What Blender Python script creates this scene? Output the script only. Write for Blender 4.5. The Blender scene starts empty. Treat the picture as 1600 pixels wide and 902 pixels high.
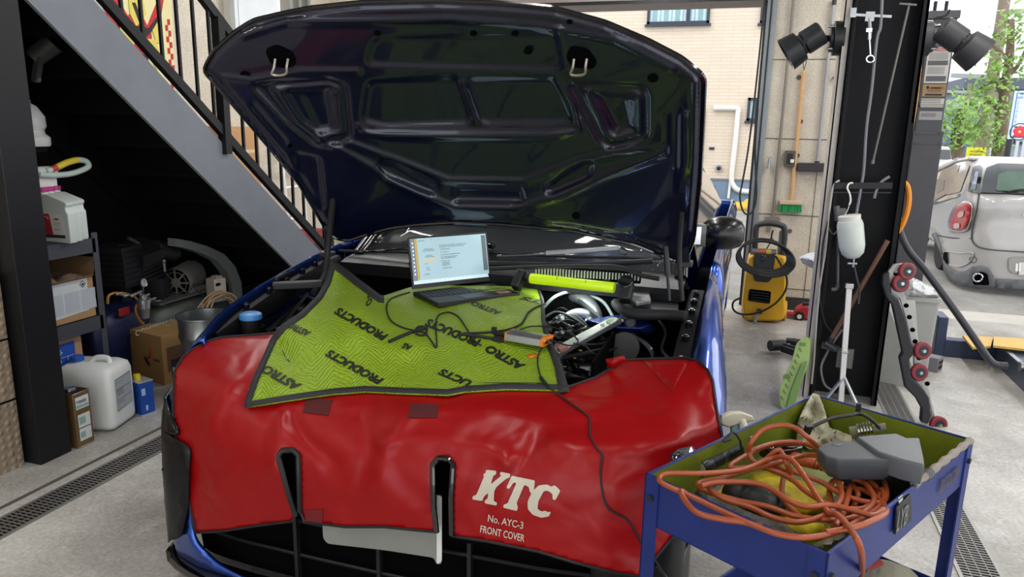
import bpy, math, random
import numpy as np
from mathutils import Vector, Matrix, Euler
from mathutils.geometry import delaunay_2d_cdt
random.seed(7)
SC = bpy.context.scene
COL = SC.collection
R = math.radians
# ------------------------------------------------------------------ camera (photo 1600x902, focal length 1150 px)
FPX, CX, CY, CAMH = 1150.0, 800.0, 451.0, 1.62
YAW, PITCH, ROLL = R(17.6), R(12.5), R(1.1)
_fh = Vector((-math.sin(YAW), math.cos(YAW), 0)); _r = Vector((math.cos(YAW), math.sin(YAW), 0))
CF = _fh*math.cos(PITCH) - Vector((0, 0, 1))*math.sin(PITCH)
_u = _r.cross(CF)
CR = _r*math.cos(ROLL) + _u*math.sin(ROLL)
CU = -_r*math.sin(ROLL) + _u*math.cos(ROLL)
CP = Vector((0, 0, CAMH))
cam_data = bpy.data.cameras.new('camera'); cam = bpy.data.objects.new('camera', cam_data); COL.objects.link(cam)
cam_data.sensor_width = 36.0; cam_data.lens = 36.0*FPX/1600.0; cam_data.clip_start = 0.05; cam_data.clip_end = 300
cam.matrix_world = Matrix(((CR.x, CU.x, -CF.x, CP.x), (CR.y, CU.y, -CF.y, CP.y), (CR.z, CU.z, -CF.z, CP.z), (0, 0, 0, 1)))
SC.camera = cam
# ------------------------------------------------------------------ exposure, world, sun, added ceiling fill light
SC.view_settings.view_transform = 'Standard'; SC.view_settings.look = 'None'
SC.view_settings.gamma = 1.0; SC.view_settings.use_curve_mapping = False
SC.view_settings.exposure = 0.55
SKY_STRENGTH = 1.7; SUN_STRENGTH = 0.4; FILL_WATTS = 14.0  # watts are for the added, unseen ceiling lamps
wd = bpy.data.worlds.new('world'); SC.world = wd; wd.use_nodes = True
_n = wd.node_tree.nodes; _l = wd.node_tree.links
_bg = _n['Background']; _bg.inputs[1].default_value = SKY_STRENGTH
_tc = _n.new('ShaderNodeTexCoord'); _ns = _n.new('ShaderNodeTexNoise'); _ns.inputs['Scale'].default_value = 2.2; _ns.inputs['Detail'].default_value = 5
_cr = _n.new('ShaderNodeValToRGB'); _cr.color_ramp.elements[0].color = (.80, .89, 1, 1); _cr.color_ramp.elements[1].color = (1, 1, 1, 1)
_cr.color_ramp.elements[0].position = .35; _cr.color_ramp.elements[1].position = .6
_l.new(_tc.outputs['Generated'], _ns.inputs['Vector']); _l.new(_ns.outputs['Fac'], _cr.inputs[0]); _l.new(_cr.outputs[0], _bg.inputs[0])
_sd = bpy.data.lights.new('sun', 'SUN'); _sd.energy = SUN_STRENGTH; _sd.angle = R(12); _sd.color = (1, .97, .92)
_so = bpy.data.objects.new('sun', _sd); COL.objects.link(_so); _so.rotation_euler = (R(38), 0, R(-28))   # from behind the camera, high: lights the street, not the room

# ------------------------------------------------------------------ pixel -> world point helpers
def ray(px, py): return CF + CR*((px-CX)/FPX) - CU*((py-CY)/FPX)
def aX(px, py, X): d = ray(px, py); return CP + d*(X/d.x)
def aY(px, py, Y): d = ray(px, py); return CP + d*(Y/d.y)
def aZ(px, py, Z=0.0): d = ray(px, py); return CP + d*((Z-CAMH)/d.z)
def aW(px, py, w): return CP + ray(px, py)*w
def wof(p): return (p-CP).dot(CF)
def pix(p): d = p-CP; w = d.dot(CF); return (CX+FPX*d.dot(CR)/w, CY-FPX*d.dot(CU)/w)

# ------------------------------------------------------------------ materials
MATS = {}
def srgb(h):
    c = [int(h[i:i+2], 16)/255 for i in (0, 2, 4)]
    return tuple((x/12.92 if x <= .04045 else ((x+.055)/1.055)**2.4) for x in c)+(1,)
def mat(name, h, rough=.55, metal=0, coat=0, var=None, bump=None, emit=0, alpha=1, trans=0, spec=None, h2=None, ior=None, sub=0):
    """h: hex colour; var=(scale, amount[, h2 colour]); bump=(scale, strength, distance)"""
    if name in MATS: return MATS[name]
    m = bpy.data.materials.new(name); m.use_nodes = True; MATS[name] = m
    nt = m.node_tree; b = nt.nodes['Principled BSDF']; c = srgb(h)
    b.inputs['Base Color'].default_value = c; b.inputs['Roughness'].default_value = rough; b.inputs['Metallic'].default_value = metal
    b.inputs['Coat Weight'].default_value = coat; b.inputs['Coat Roughness'].default_value = .04
    if spec is not None: b.inputs['Specular IOR Level'].default_value = spec
    if trans: b.inputs['Transmission Weight'].default_value = trans
    if ior: b.inputs['IOR'].default_value = ior
    if alpha < 1: b.inputs['Alpha'].default_value = alpha
    if sub: b.inputs['Subsurface Weight'].default_value = sub; b.inputs['Subsurface Radius'].default_value = (.02, .02, .02)
    if emit: b.inputs['Emission Color'].default_value = c; b.inputs['Emission Strength'].default_value = emit
    tc = nt.nodes.new('ShaderNodeTexCoord')
    if var is None: var = (6, .12)
    if var:
        no = nt.nodes.new('ShaderNodeTexNoise'); no.inputs['Scale'].default_value = var[0]; no.inputs['Detail'].default_value = 6; no.inputs['Roughness'].default_value = .6
        nt.links.new(tc.outputs['Object'], no.inputs['Vector'])
        rp = nt.nodes.new('ShaderNodeValToRGB'); rp.color_ramp.elements[0].position = .3; rp.color_ramp.elements[1].position = .7
        c2 = srgb(h2) if h2 else tuple(x*(1-var[1]) for x in c[:3])+(1,)
        rp.color_ramp.elements[0].color = c2; rp.color_ramp.elements[1].color = c
        nt.links.new(no.outputs['Fac'], rp.inputs[0]); nt.links.new(rp.outputs[0], b.inputs['Base Color'])
    if bump:
        n2 = nt.nodes.new('ShaderNodeTexNoise'); n2.inputs['Scale'].default_value = bump[0]; n2.inputs['Detail'].default_value = 4
        nt.links.new(tc.outputs['Object'], n2.inputs['Vector'])
        bp = nt.nodes.new('ShaderNodeBump'); bp.inputs['Strength'].default_value = bump[1]; bp.inputs['Distance'].default_value = bump[2] if len(bump) > 2 else .01
        nt.links.new(n2.outputs['Fac'], bp.inputs['Height']); nt.links.new(bp.outputs[0], b.inputs['Normal'])
    return m

# ------------------------------------------------------------------ mesh builder
def frame(o, x, y=None, z=None):
    """matrix with origin o, x axis x, and y or z hint"""
    x = Vector(x).normalized()
    if z is not None: z = Vector(z); y = z.cross(x).normalized(); z = x.cross(y)
    else: y = Vector(y); z = x.cross(y).normalized(); y = z.cross(x)
    return Matrix(((x.x, y.x, z.x, o[0]), (x.y, y.y, z.y, o[1]), (x.z, y.z, z.z, o[2]), (0, 0, 0, 1)))
def catmull(pts, k=6, closed=False):
    P = [Vector(p) for p in pts]; n = len(P)
    if n < 3: return P
    out = []
    rng = range(n) if closed else range(n-1)
    for i in rng:
        if closed: a, b, c, d = P[i-1], P[i], P[(i+1) % n], P[(i+2) % n]
        else: a, b, c, d = P[max(i-1, 0)], P[i], P[i+1], P[min(i+2, n-1)]
        for j in range(k):
            t = j/k
            out.append(.5*((2*b)+(c-a)*t+(2*a-5*b+4*c-d)*t*t+(3*b-a-3*c+d)*t**3))
    if not closed: out.append(P[-1])
    return out
class MB:
    def __init__(s, M=None): s.v = []; s.f = []; s.fm = []; s.M = M or Matrix(); s.mi = 0
    def add(s, vs, fs):
        n = len(s.v); s.v += [s.M @ Vector(p) for p in vs]; s.f += [[n+i for i in f] for f in fs]; s.fm += [s.mi]*len(fs); return s
    def box(s, c, d, r=(0, 0, 0)):
        E = Euler([R(a) for a in r]).to_matrix(); c = Vector(c)
        vs = [c+E @ Vector((x*d[0]/2, y*d[1]/2, z*d[2]/2)) for x in (-1, 1) for y in (-1, 1) for z in (-1, 1)]
        return s.add(vs, [(0, 1, 3, 2), (4, 6, 7, 5), (0, 4, 5, 1), (2, 3, 7, 6), (0, 2, 6, 4), (1, 5, 7, 3)])
    def bx(s, a, b): return s.box([(a[i]+b[i])/2 for i in range(3)], [abs(b[i]-a[i]) for i in range(3)])
    def beam(s, a, b, w, h, up=(0, 0, 1)):
        a = Vector(a); b = Vector(b); x = (b-a).normalized(); u = Vector(up)
        y = u.cross(x).normalized(); z = x.cross(y)
        vs = [p+y*(sy*w/2)+z*(sz*h/2) for p in (a, b) for sy in (-1, 1) for sz in (-1, 1)]
        return s.add(vs, [(0, 1, 3, 2), (4, 6, 7, 5), (0, 4, 5, 1), (2, 3, 7, 6), (0, 2, 6, 4), (1, 5, 7, 3)])
    def cyl(s, a, b, r, r2=None, n=18, caps=True):
        a = Vector(a); b = Vector(b); r2 = r if r2 is None else r2
        z = (b-a).normalized(); x = z.orthogonal().normalized(); y = z.cross(x)
        vs = []
        for p, q in ((a, r), (b, r2)):
            vs += [p+x*(q*math.cos(2*math.pi*i/n))+y*(q*math.sin(2*math.pi*i/n)) for i in range(n)]
        fs = [(i, (i+1) % n, n+(i+1) % n, n+i) for i in range(n)]
        if caps: fs += [tuple(range(n))[::-1], tuple(range(n, 2*n))]
        return s.add(vs, fs)
    def tube(s, pts, r, n=8, closed=False, k=6):
        P = catmull(pts, k, closed) if k else [Vector(p) for p in pts]; m = len(P); vs = []; fs = []
        nrm = None
        for i, p in enumerate(P):
            if closed: t = (P[(i+1) % m]-P[i-1])
            else: t = (P[min(i+1, m-1)]-P[max(i-1, 0)])
            if t.length < 1e-9: t = Vector((0, 0, 1))
            t.normalize()
            nrm = t.orthogonal() if nrm is None else nrm-t*nrm.dot(t)
            if nrm.length < 1e-6: nrm = t.orthogonal()
            nrm = nrm.normalized(); b = t.cross(nrm)
            rr = r(i/(m-1)) if callable(r) else r
            vs += [p+nrm*(rr*math.cos(2*math.pi*j/n))+b*(rr*math.sin(2*math.pi*j/n)) for j in range(n)]
        for i in range(m if closed else m-1):
            a = i*n; c = ((i+1) % m)*n
            fs += [(a+j, a+(j+1) % n, c+(j+1) % n, c+j) for j in range(n)]
        if not closed: fs += [tuple(range(n))[::-1], tuple(range((m-1)*n, m*n))]
        return s.add(vs, fs)
    def lathe(s, prof, M=None, n=28, sx=1, sy=1):
        M = M or Matrix(); vs = []; fs = []
        for (r, z) in prof: vs += [M @ Vector((r*sx*math.cos(2*math.pi*i/n), r*sy*math.sin(2*math.pi*i/n), z)) for i in range(n)]
        for k in range(len(prof)-1): fs += [(k*n+i, k*n+(i+1) % n, (k+1)*n+(i+1) % n, (k+1)*n+i) for i in range(n)]
        if prof[0][0] > 1e-6: fs.append(tuple(range(n))[::-1])
        if prof[-1][0] > 1e-6: fs.append(tuple(range((len(prof)-1)*n, len(prof)*n)))
        return s.add(vs, fs)
    def prism(s, pts, ext):
        """pts: 3D planar polygon, ext: extrusion vector"""
        n = len(pts); pts = [Vector(p) for p in pts]; e = Vector(ext)
        return s.add(pts+[p+e for p in pts], [tuple(range(n))[::-1], tuple(range(n, 2*n))]+[(i, (i+1) % n, n+(i+1) % n, n+i) for i in range(n)])
    def loft(s, rings, caps=True, closed=True):
        n = len(rings[0]); vs = [p for r in rings for p in r]; fs = []
        for k in range(len(rings)-1):
            for i in range(n if closed else n-1): fs.append((k*n+i, k*n+(i+1) % n, (k+1)*n+(i+1) % n, (k+1)*n+i))
        if caps and closed: fs += [tuple(range(n))[::-1], tuple(range((len(rings)-1)*n, len(rings)*n))]
        return s.add(vs, fs)
    def ball(s, c, r, n=14, m=9):
        r = (r, r, r) if not hasattr(r, '__len__') else r
        vs = []; fs = []
        for k in range(m+1):
            a = math.pi*k/m
            vs += [(c[0]+r[0]*math.sin(a)*math.cos(2*math.pi*i/n), c[1]+r[1]*math.sin(a)*math.sin(2*math.pi*i/n), c[2]+r[2]*math.cos(a)) for i in range(n)]
        for k in range(m): fs += [(k*n+i, (k+1)*n+i, (k+1)*n+(i+1) % n, k*n+(i+1) % n) for i in range(n)]
        return s.add(vs, fs)
    def grid(s, P):
        nr = len(P); nc = len(P[0]); return s.add([p for r in P for p in r], [(r*nc+c, r*nc+c+1, (r+1)*nc+c+1, (r+1)*nc+c) for r in range(nr-1) for c in range(nc-1)])
def wpos(o):
    p = Vector((0, 0, 0))
    while o: p += o.location; o = o.parent
    return p
def build(name, mb, mats, parent=None, smooth=40, bevel=0, solid=0, loc=None, seg=2, solid_off=-1, subsurf=0):
    me = bpy.data.meshes.new(name); pw = wpos(parent)
    if loc is None:
        if parent: loc = pw
        else:
            xs = [v.x for v in mb.v]; ys = [v.y for v in mb.v]; zs = [v.z for v in mb.v]
            loc = Vector(((min(xs)+max(xs))/2, (min(ys)+max(ys))/2, min(zs)))
    loc = Vector(loc)
    me.from_pydata([tuple(v-loc) for v in mb.v], [], mb.f)
    if not isinstance(mats, (list, tuple)): mats = [mats]
    for m in mats: me.materials.append(m)
    if len(mats) > 1: me.polygons.foreach_set('material_index', mb.fm)
    me.validate()
    import bmesh
    bm = bmesh.new(); bm.from_mesh(me); bmesh.ops.remove_doubles(bm, verts=bm.verts, dist=1e-5)
    if not solid: bmesh.ops.recalc_face_normals(bm, faces=bm.faces)
    bm.to_mesh(me); bm.free()
    if smooth:
        me.polygons.foreach_set('use_smooth', [True]*len(me.polygons)); me.set_sharp_from_angle(angle=R(smooth))
    me.update()
    o = bpy.data.objects.new(name, me); COL.objects.link(o)
    if parent: o.parent = parent
    o.location = loc-pw
    if subsurf: md = o.modifiers.new('s', 'SUBSURF'); md.levels = md.render_levels = subsurf
    if solid: md = o.modifiers.new('t', 'SOLIDIFY'); md.thickness = solid; md.offset = solid_off
    if bevel:
        md = o.modifiers.new('b', 'BEVEL'); md.width = bevel; md.segments = seg; md.limit_method = 'ANGLE'; md.angle_limit = R(35); md.harden_normals = False
    return o
def thing(name, loc, label, cat, group=None, kind=None):
    o = bpy.data.objects.new(name, None); COL.objects.link(o); o.location = Vector(loc); o.empty_display_size = .1
    o['label'] = label; o['category'] = cat
    if group: o['group'] = group
    if kind: o['kind'] = kind
    return o
def solo(name, mb, mats, label, cat, group=None, kind=None, **k):
    o = build(name, mb, mats, None, **k); o['label'] = label; o['category'] = cat
    if group: o['group'] = group
    if kind: o['kind'] = kind
    return o
def struct(name, mb, mats, **k):
    o = build(name, mb, mats, None, **k); o['kind'] = 'structure'; return o
def copy_tree(o, parent=None, off=None, label=None):
    c = o.copy(); COL.objects.link(c); c.parent = parent
    for ch in [x for x in bpy.data.objects if x.parent == o]: copy_tree(ch, c)
    if off is not None: c.location = o.location+Vector(off)
    if label: c['label'] = label
    return c

# ------------------------------------------------------------------ text as triangles in 2D (cap height 1)
_TX = {}
def text2d(t, bold=0.0, shear=0.0, maxlen=.25, space=1.0):
    key = (t, bold, shear, maxlen, space)
    if key in _TX: return _TX[key]
    cu = bpy.data.curves.new('t', 'FONT'); cu.body = t; cu.size = 1; cu.offset = bold; cu.shear = shear; cu.resolution_u = 3; cu.space_character = space
    ob = bpy.data.objects.new('t', cu); COL.objects.link(ob)
    me = bpy.data.meshes.new_from_object(ob.evaluated_get(bpy.context.evaluated_depsgraph_get()))
    import bmesh
    bm = bmesh.new(); bm.from_mesh(me)
    for _ in range(3):
        es = [e for e in bm.edges if e.calc_length() > maxlen]
        if not es: break
        bmesh.ops.subdivide_edges(bm, edges=es, cuts=1); bmesh.ops.triangulate(bm, faces=bm.faces)
    xs = [v.co.x for v in bm.verts]; ys = [v.co.y for v in bm.verts]
    x0 = min(xs); k = 1/.70
    bm.verts.index_update()
    V = [((v.co.x-x0)*k, v.co.y*k) for v in bm.verts]; F = [[v.index for v in f.verts] for f in bm.faces]
    bm.free(); bpy.data.objects.remove(ob); bpy.data.curves.remove(cu); bpy.data.meshes.remove(me)
    _TX[key] = (V, F, (max(xs)-x0)*k)
    return _TX[key]
def put_text(mb, t, fn, bold=0.0, shear=0.0, maxlen=.25, space=1.0, width=None):
    """fn(u, v) -> 3D point; u along the line in cap heights (or 0..1 when width given)"""
    V, F, W = text2d(t, bold, shear, maxlen, space)
    mb.add([fn((u/W if width else u), v) for u, v in V], F)
def flat_text(mb, t, o, xd, yd, h, width=None, **k):
    o = Vector(o); xd = Vector(xd).normalized(); yd = Vector(yd).normalized()
    if width: put_text(mb, t, lambda u, v: o+xd*(u*width)+yd*(v*h), width=True, **k)
    else: put_text(mb, t, lambda u, v: o+xd*(u*h)+yd*(v*h), **k)

# ------------------------------------------------------------------ surfaces fitted through measured points
class Surf:
    """inverse-depth thin-plate surface through points given as (px, py, axis, value)"""
    def __init__(s, anchors, smooth=0.0, push=0.0):
        A = []
        for px, py, ax, val in anchors:
            p = {'X': aX, 'Y': aY, 'Z': aZ, 'W': aW}[ax](px, py, val); A.append((px/100, py/100, 1/wof(p)))
        A = np.array(A); s.a = A; n = len(A)
        d = np.sqrt(((A[:, None, :2]-A[None, :, :2])**2).sum(-1)); K = s.k(d)+np.eye(n)*smooth
        Pm = np.hstack([np.ones((n, 1)), A[:, :2]])
        M = np.block([[K, Pm], [Pm.T, np.zeros((3, 3))]])
        s.c = np.linalg.solve(M, np.concatenate([A[:, 2], [0, 0, 0]])); s.push = push; s.mod = []; s.over = None
    def k(s, r): return np.where(r > 1e-9, r*r*np.log(np.maximum(r, 1e-9)), 0)
    def w(s, px, py):
        x, y = px/100, py/100
        r = np.sqrt((s.a[:, 0]-x)**2+(s.a[:, 1]-y)**2)
        iw = float(s.k(r) @ s.c[:-3] + s.c[-3]+s.c[-2]*x+s.c[-1]*y)
        w = 1/max(iw, .02)
        for m in s.mod: w += m(px, py)
        if s.over and inpoly(px, py, s.over[1]): t = max(0, min(1, max((py-570)/22, (470-px)/25))); t = t*t*(3-2*t); w += t*(min(w, s.over[0].w(px, py)-s.over[2])-w)
        return w
    def __call__(s, px, py, lift=0.0): return aW(px, py, s.w(px, py)-lift)
def inpoly(x, y, P):
    c = False; j = len(P)-1
    for i in range(len(P)):
        xi, yi = P[i][0], P[i][1]; xj, yj = P[j][0], P[j][1]
        if (yi > y) != (yj > y) and x < (xj-xi)*(y-yi)/(yj-yi)+xi: c = not c
        j = i
    return c
def segd(x, y, L, closed=False):
    best = 1e9; n = len(L)
    for i in range(n if closed else n-1):
        ax, ay = L[i][0], L[i][1]; bx, by = L[(i+1) % n][0], L[(i+1) % n][1]; dx, dy = bx-ax, by-ay
        t = max(0, min(1, ((x-ax)*dx+(y-ay)*dy)/(dx*dx+dy*dy+1e-12))); d = math.hypot(x-ax-dx*t, y-ay-dy*t)
        if d < best: best = d
    return best
def ridge(L, amp, wid, closed=False):
    """amp>0 comes toward the viewer side"""
    x0 = min(p[0] for p in L)-3*wid; x1 = max(p[0] for p in L)+3*wid; y0 = min(p[1] for p in L)-3*wid; y1 = max(p[1] for p in L)+3*wid
    def f(x, y):
        if x < x0 or x > x1 or y < y0 or y > y1: return 0
        return -amp*math.exp(-(segd(x, y, L, closed)/wid)**2)
    return f
def densify(P, step, closed=True):
    out = []; n = len(P)
    for i in range(n if closed else n-1):
        a = P[i]; b = P[(i+1) % n]; k = max(1, int(math.hypot(b[0]-a[0], b[1]-a[1])/step))
        out += [(a[0]+(b[0]-a[0])*j/k, a[1]+(b[1]-a[1])*j/k) for j in range(k)]
    if not closed: out.append(P[-1])
    return out
def sheet(outline, fn, step, holes=(), jitter=0.0):
    """triangulated skin inside a 2D outline, lifted to 3D by fn(x, y)"""
    loops = [densify(outline, step)]+[densify(h, step) for h in holes]
    V = []; E = []
    for L in loops:
        n = len(V); V += L; E += [(n+i, n+(i+1) % len(L)) for i in range(len(L))]
    xs = [p[0] for p in outline]; ys = [p[1] for p in outline]; rows = 0
    y = min(ys)+step*.7
    while y < max(ys):
        x = min(xs)+(step*.5 if rows % 2 else 0)
        while x < max(xs):
            if inpoly(x, y, outline) and not any(inpoly(x, y, h) for h in holes) and min(segd(x, y, L, True) for L in [outline]+list(holes)) > step*.55: V.append((x, y))
            x += step
        y += step*.87; rows += 1
    r = delaunay_2d_cdt([Vector(v) for v in V], E, [], 0, 1e-4)
    v2 = r[0]; F = []
    for f in r[2]:
        cx = sum(v2[i].x for i in f)/len(f); cy = sum(v2[i].y for i in f)/len(f)
        if inpoly(cx, cy, outline) and not any(inpoly(cx, cy, h) for h in holes): F.append(list(f)[::-1])
    return [fn(v.x, v.y) for v in v2], F
def rpoly(P, r=6, k=4):
    """round the corners of a 2D polygon"""
    out = []; n = len(P)
    for i in range(n):
        p = Vector(P[i][:2]); a = Vector(P[i-1][:2])-p; b = Vector(P[(i+1) % n][:2])-p
        q = min(r, a.length*.45, b.length*.45); s = p+a.normalized()*q; e = p+b.normalized()*q
        for j in range(k+1):
            t = j/k; out.append(tuple(s*(1-t)**2+p*2*t*(1-t)+e*t*t))
    return out
def nz(x, y, z=0.0):
    from mathutils import noise
    return noise.noise(Vector((x, y, z)))
# ================================================================== THE SETTING
def floor_mat(name, ca, cb, cc, rough, scale=1.0, crack=True):
    m = bpy.data.materials.new(name); m.use_nodes = True; nt = m.node_tree; L = nt.links.new; b = nt.nodes['Principled BSDF']
    N = lambda t: nt.nodes.new(t)
    tc = N('ShaderNodeTexCoord')
    def noise(s, d, r=.6, w=None):
        n = N('ShaderNodeTexNoise'); n.inputs['Scale'].default_value = s*scale; n.inputs['Detail'].default_value = d; n.inputs['Roughness'].default_value = r
        n.inputs['Distortion'].default_value = .4; L(tc.outputs['Object'], n.inputs['Vector']); return n
    a = noise(.9, 8); c = noise(4.5, 8, .7); e = noise(60, 3)
    r1 = N('ShaderNodeValToRGB'); r1.color_ramp.elements[0].position = .35; r1.color_ramp.elements[1].position = .66
    r1.color_ramp.elements[0].color = srgb(ca); r1.color_ramp.elements[1].color = srgb(cb); L(a.outputs['Fac'], r1.inputs[0])
    r2 = N('ShaderNodeValToRGB'); r2.color_ramp.elements[0].position = .52; r2.color_ramp.elements[1].position = .78
    r2.color_ramp.elements[0].color = (0, 0, 0, 1); r2.color_ramp.elements[1].color = (.75, .75, .75, 1); L(c.outputs['Fac'], r2.inputs[0])
    mx = N('ShaderNodeMixRGB'); mx.inputs[2].default_value = srgb(cc); L(r2.outputs[0], mx.inputs[0]); L(r1.outputs[0], mx.inputs[1])
    last = mx.outputs[0]
    if crack:
        v = N('ShaderNodeTexVoronoi'); v.feature = 'DISTANCE_TO_EDGE'; v.inputs['Scale'].default_value = .9*scale
        w = N('ShaderNodeVectorMath'); w.operation = 'ADD'; L(tc.outputs['Object'], w.inputs[0]); L(c.outputs['Color'], w.inputs[1]); L(w.outputs[0], v.inputs['Vector'])
        r3 = N('ShaderNodeValToRGB'); r3.color_ramp.elements[0].position = .0; r3.color_ramp.elements[1].position = .006
        r3.color_ramp.elements[0].color = (.42, .41, .40, 1); r3.color_ramp.elements[1].color = (1, 1, 1, 1); L(v.outputs['Distance'], r3.inputs[0])
        m2 = N('ShaderNodeMixRGB'); m2.blend_type = 'MULTIPLY'; m2.inputs[0].default_value = .8; L(last, m2.inputs[1]); L(r3.outputs[0], m2.inputs[2]); last = m2.outputs[0]
    m3 = N('ShaderNodeMixRGB'); m3.blend_type = 'OVERLAY'; m3.inputs[0].default_value = .5; L(last, m3.inputs[1]); L(e.outputs['Fac'], m3.inputs[2])
    L(m3.outputs[0], b.inputs['Base Color'])
    mr = N('ShaderNodeMapRange'); mr.inputs[3].default_value = rough-.14; mr.inputs[4].default_value = rough+.18; L(c.outputs['Fac'], mr.inputs[0]); L(mr.outputs[0], b.inputs['Roughness'])
    bp = N('ShaderNodeBump'); bp.inputs['Strength'].default_value = .25; bp.inputs['Distance'].default_value = .012; L(c.outputs['Fac'], bp.inputs['Height']); L(bp.outputs[0], b.inputs['Normal'])
    return m
M_floor = floor_mat('garage_concrete_floor', '85817a', 'bab7b1', 'd0cec9', .42)
M_asphalt = floor_mat('asphalt', '76746f', '93908b', 'a5a29c', .85, 1.6, False)
M_wall = floor_mat('cast_concrete_wall', 'b5ab9b', 'c8bfae', 'd3ccbd', .8, 1.3, False)
def brick_mat(name, col, mortar, sx, sy, ms=.01, bump=.3):
    m = bpy.data.materials.new(name); m.use_nodes = True; nt = m.node_tree; L = nt.links.new; b = nt.nodes['Principled BSDF']
    tc = nt.nodes.new('ShaderNodeTexCoord'); mp = nt.nodes.new('ShaderNodeMapping'); mp.inputs['Rotation'].default_value = (R(90), 0, 0)
    br = nt.nodes.new('ShaderNodeTexBrick'); br.inputs['Color1'].default_value = srgb(col); br.inputs['Color2'].default_value = tuple(x*.93 for x in srgb(col)[:3])+(1,); br.inputs['Mortar'].default_value = srgb(mortar)
    br.inputs['Scale'].default_value = 1; br.inputs['Brick Width'].default_value = sx; br.inputs['Row Height'].default_value = sy; br.inputs['Mortar Size'].default_value = ms
    L(tc.outputs['Object'], mp.inputs[0]); L(mp.outputs[0], br.inputs['Vector']); L(br.outputs['Color'], b.inputs['Base Color']); b.inputs['Roughness'].default_value = .8
    bp = nt.nodes.new('ShaderNodeBump'); bp.invert = True; bp.inputs['Strength'].default_value = bump; bp.inputs['Distance'].default_value = .01; L(br.outputs['Fac'], bp.inputs['Height']); L(bp.outputs[0], b.inputs['Normal'])
    return m
M_black = mat('black_steel_paint', '131316', .42, spec=.35, var=(3, .25), bump=(40, .12, .003))
M_blackwall = mat('black_board', '0b0b0d', .75, var=(4, .3), spec=.2)
M_grey_steel = mat('grey_stringer_paint', '7d8188', .45, var=(3.5, .16), bump=(25, .15, .003))
M_dkplastic = mat('black_plastic', '131416', .45, var=(20, .1))
M_rubber = mat('black_rubber', '17171a', .7, var=(20, .15))
M_steel = mat('bare_steel', 'a9abad', .32, 1, var=(12, .2))
M_alu = mat('brushed_aluminium', 'b9bcbf', .38, .9, var=(9, .12))
M_dark_metal = mat('dark_steel', '3b3c3f', .45, .6, var=(12, .25))
M_hole = mat('dark_void', '060607', .9, var=(5, .2), spec=.05)
M_white = mat('white_paint', 'dcdad4', .5, var=(5, .06))
M_card = mat('brown_cardboard', 'a5825b', .85, var=(5, .14), bump=(90, .08, .002))
M_carddk = mat('cardboard_flap', '7d5f40', .85, var=(5, .14))
M_red = mat('red_print', 'b81c22', .5, var=(20, .08))
M_blackprint = mat('black_print', '141414', .6, var=(20, .08))

MF = MB(); MF.bx((-4.6, -4, -.2), (6.5, 7.3, 0)); struct('floor', MF, M_floor, smooth=0, loc=(0, 0, 0))
MA = MB(); MA.bx((-40, 7.3, -.25), (60, 60, -.03)); struct('ground', MA, M_asphalt, smooth=0, loc=(0, 7.3, 0))
m = MB(); m.bx((-4.6, -4, 3.35), (6.5, 7.6, 3.5)); struct('ceiling', m, mat('ceiling_deck', '8d8b88', .8), smooth=0)
m = MB(); m.bx((-4.45, 2.5, 0), (-4.3, 7.3, 3.35)); struct('wall_left', m, M_wall, smooth=0)
m = MB(); m.bx((-4.6, -4, 0), (-3.2, 2.38, 3.35)); struct('wall_front_left', m, M_wall, smooth=0)
m = MB(); m.bx((-4.6, 7.1, 0), (-3.95, 7.3, 3.35)); struct('wall_back_left', m, M_wall, smooth=0)
# concrete pier between the two openings, with form joints and tie holes
m = MB(); m.bx((.10, 7.1, -.1), (1.18, 7.32, 3.35)); m.mi = 1
for z in [aY(1230, y_, 7.1).z for y_ in (93, 217, 336, 451)]: m.bx((.098, 7.096, z-.003), (1.182, 7.11, z+.003))
xj = aY(1276, 270, 7.1).x; m.bx((xj, 7.096, 0), (xj+.005, 7.11, 3.3))
for px_, py_ in ((1234, 361), (1230, 427), (1248, 121), (1251, 190), (1246, 243), (1205, 375)):
    q = aY(px_, py_, 7.1); m.cyl((q.x, 7.094, q.z), (q.x, 7.11, q.z), .02)
m.mi = 2; m.bx((.10, 7.085, 0), (1.18, 7.1, .12))
struct('wall_back_pier', m, [M_wall, mat('joint_dark', '5c564d', .9), mat('black_skirting', '2a2928', .7)], smooth=0)
m = MB(); m.bx((-3.95, 7.1, 2.72), (.06, 7.5, 3.35)); m.mi = 1; m.bx((-3.95, 7.08, 2.72), (.06, 7.1, 2.75)); struct('trim_1', m, [mat('shutter_box', '8a7f78', .6), M_black], smooth=0)
m = MB(); m.bx((.02, 7.08, 0), (.10, 7.2, 3.35)); m.mi = 1; m.bx((.045, 7.07, 0), (.06, 7.085, 3.35)); m.bx((.0, 7.12, 0), (.02, 7.2, 3.35))
struct('trim_2', m, [mat('shutter_rail_grey', '8f9597', .4, .5), M_dark_metal], smooth=0)
m = MB(); m.bx((1.18, 7.1, 3.0), (6.5, 7.5, 3.35)); struct('trim_3', m, mat('shutter_box', '8a7f78'), smooth=0)
# galvanised strip on pier (conduit)
m = MB(); _a = aY(1240, 0, 7.07); _b = aY(1207, 343, 7.07); m.cyl(_b, _b+(_a-_b)*1.4, .013); m.bx((_b.x-.06, 7.05, _b.z-.02), (_b.x+.06, 7.1, _b.z+.02)); m.bx((_b.x-.045, 7.06, _b.z-.12), (_b.x-.01, 7.09, _b.z)); struct('trim_4', m, mat('conduit_grey', '7d776c', .5, .3))
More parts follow.
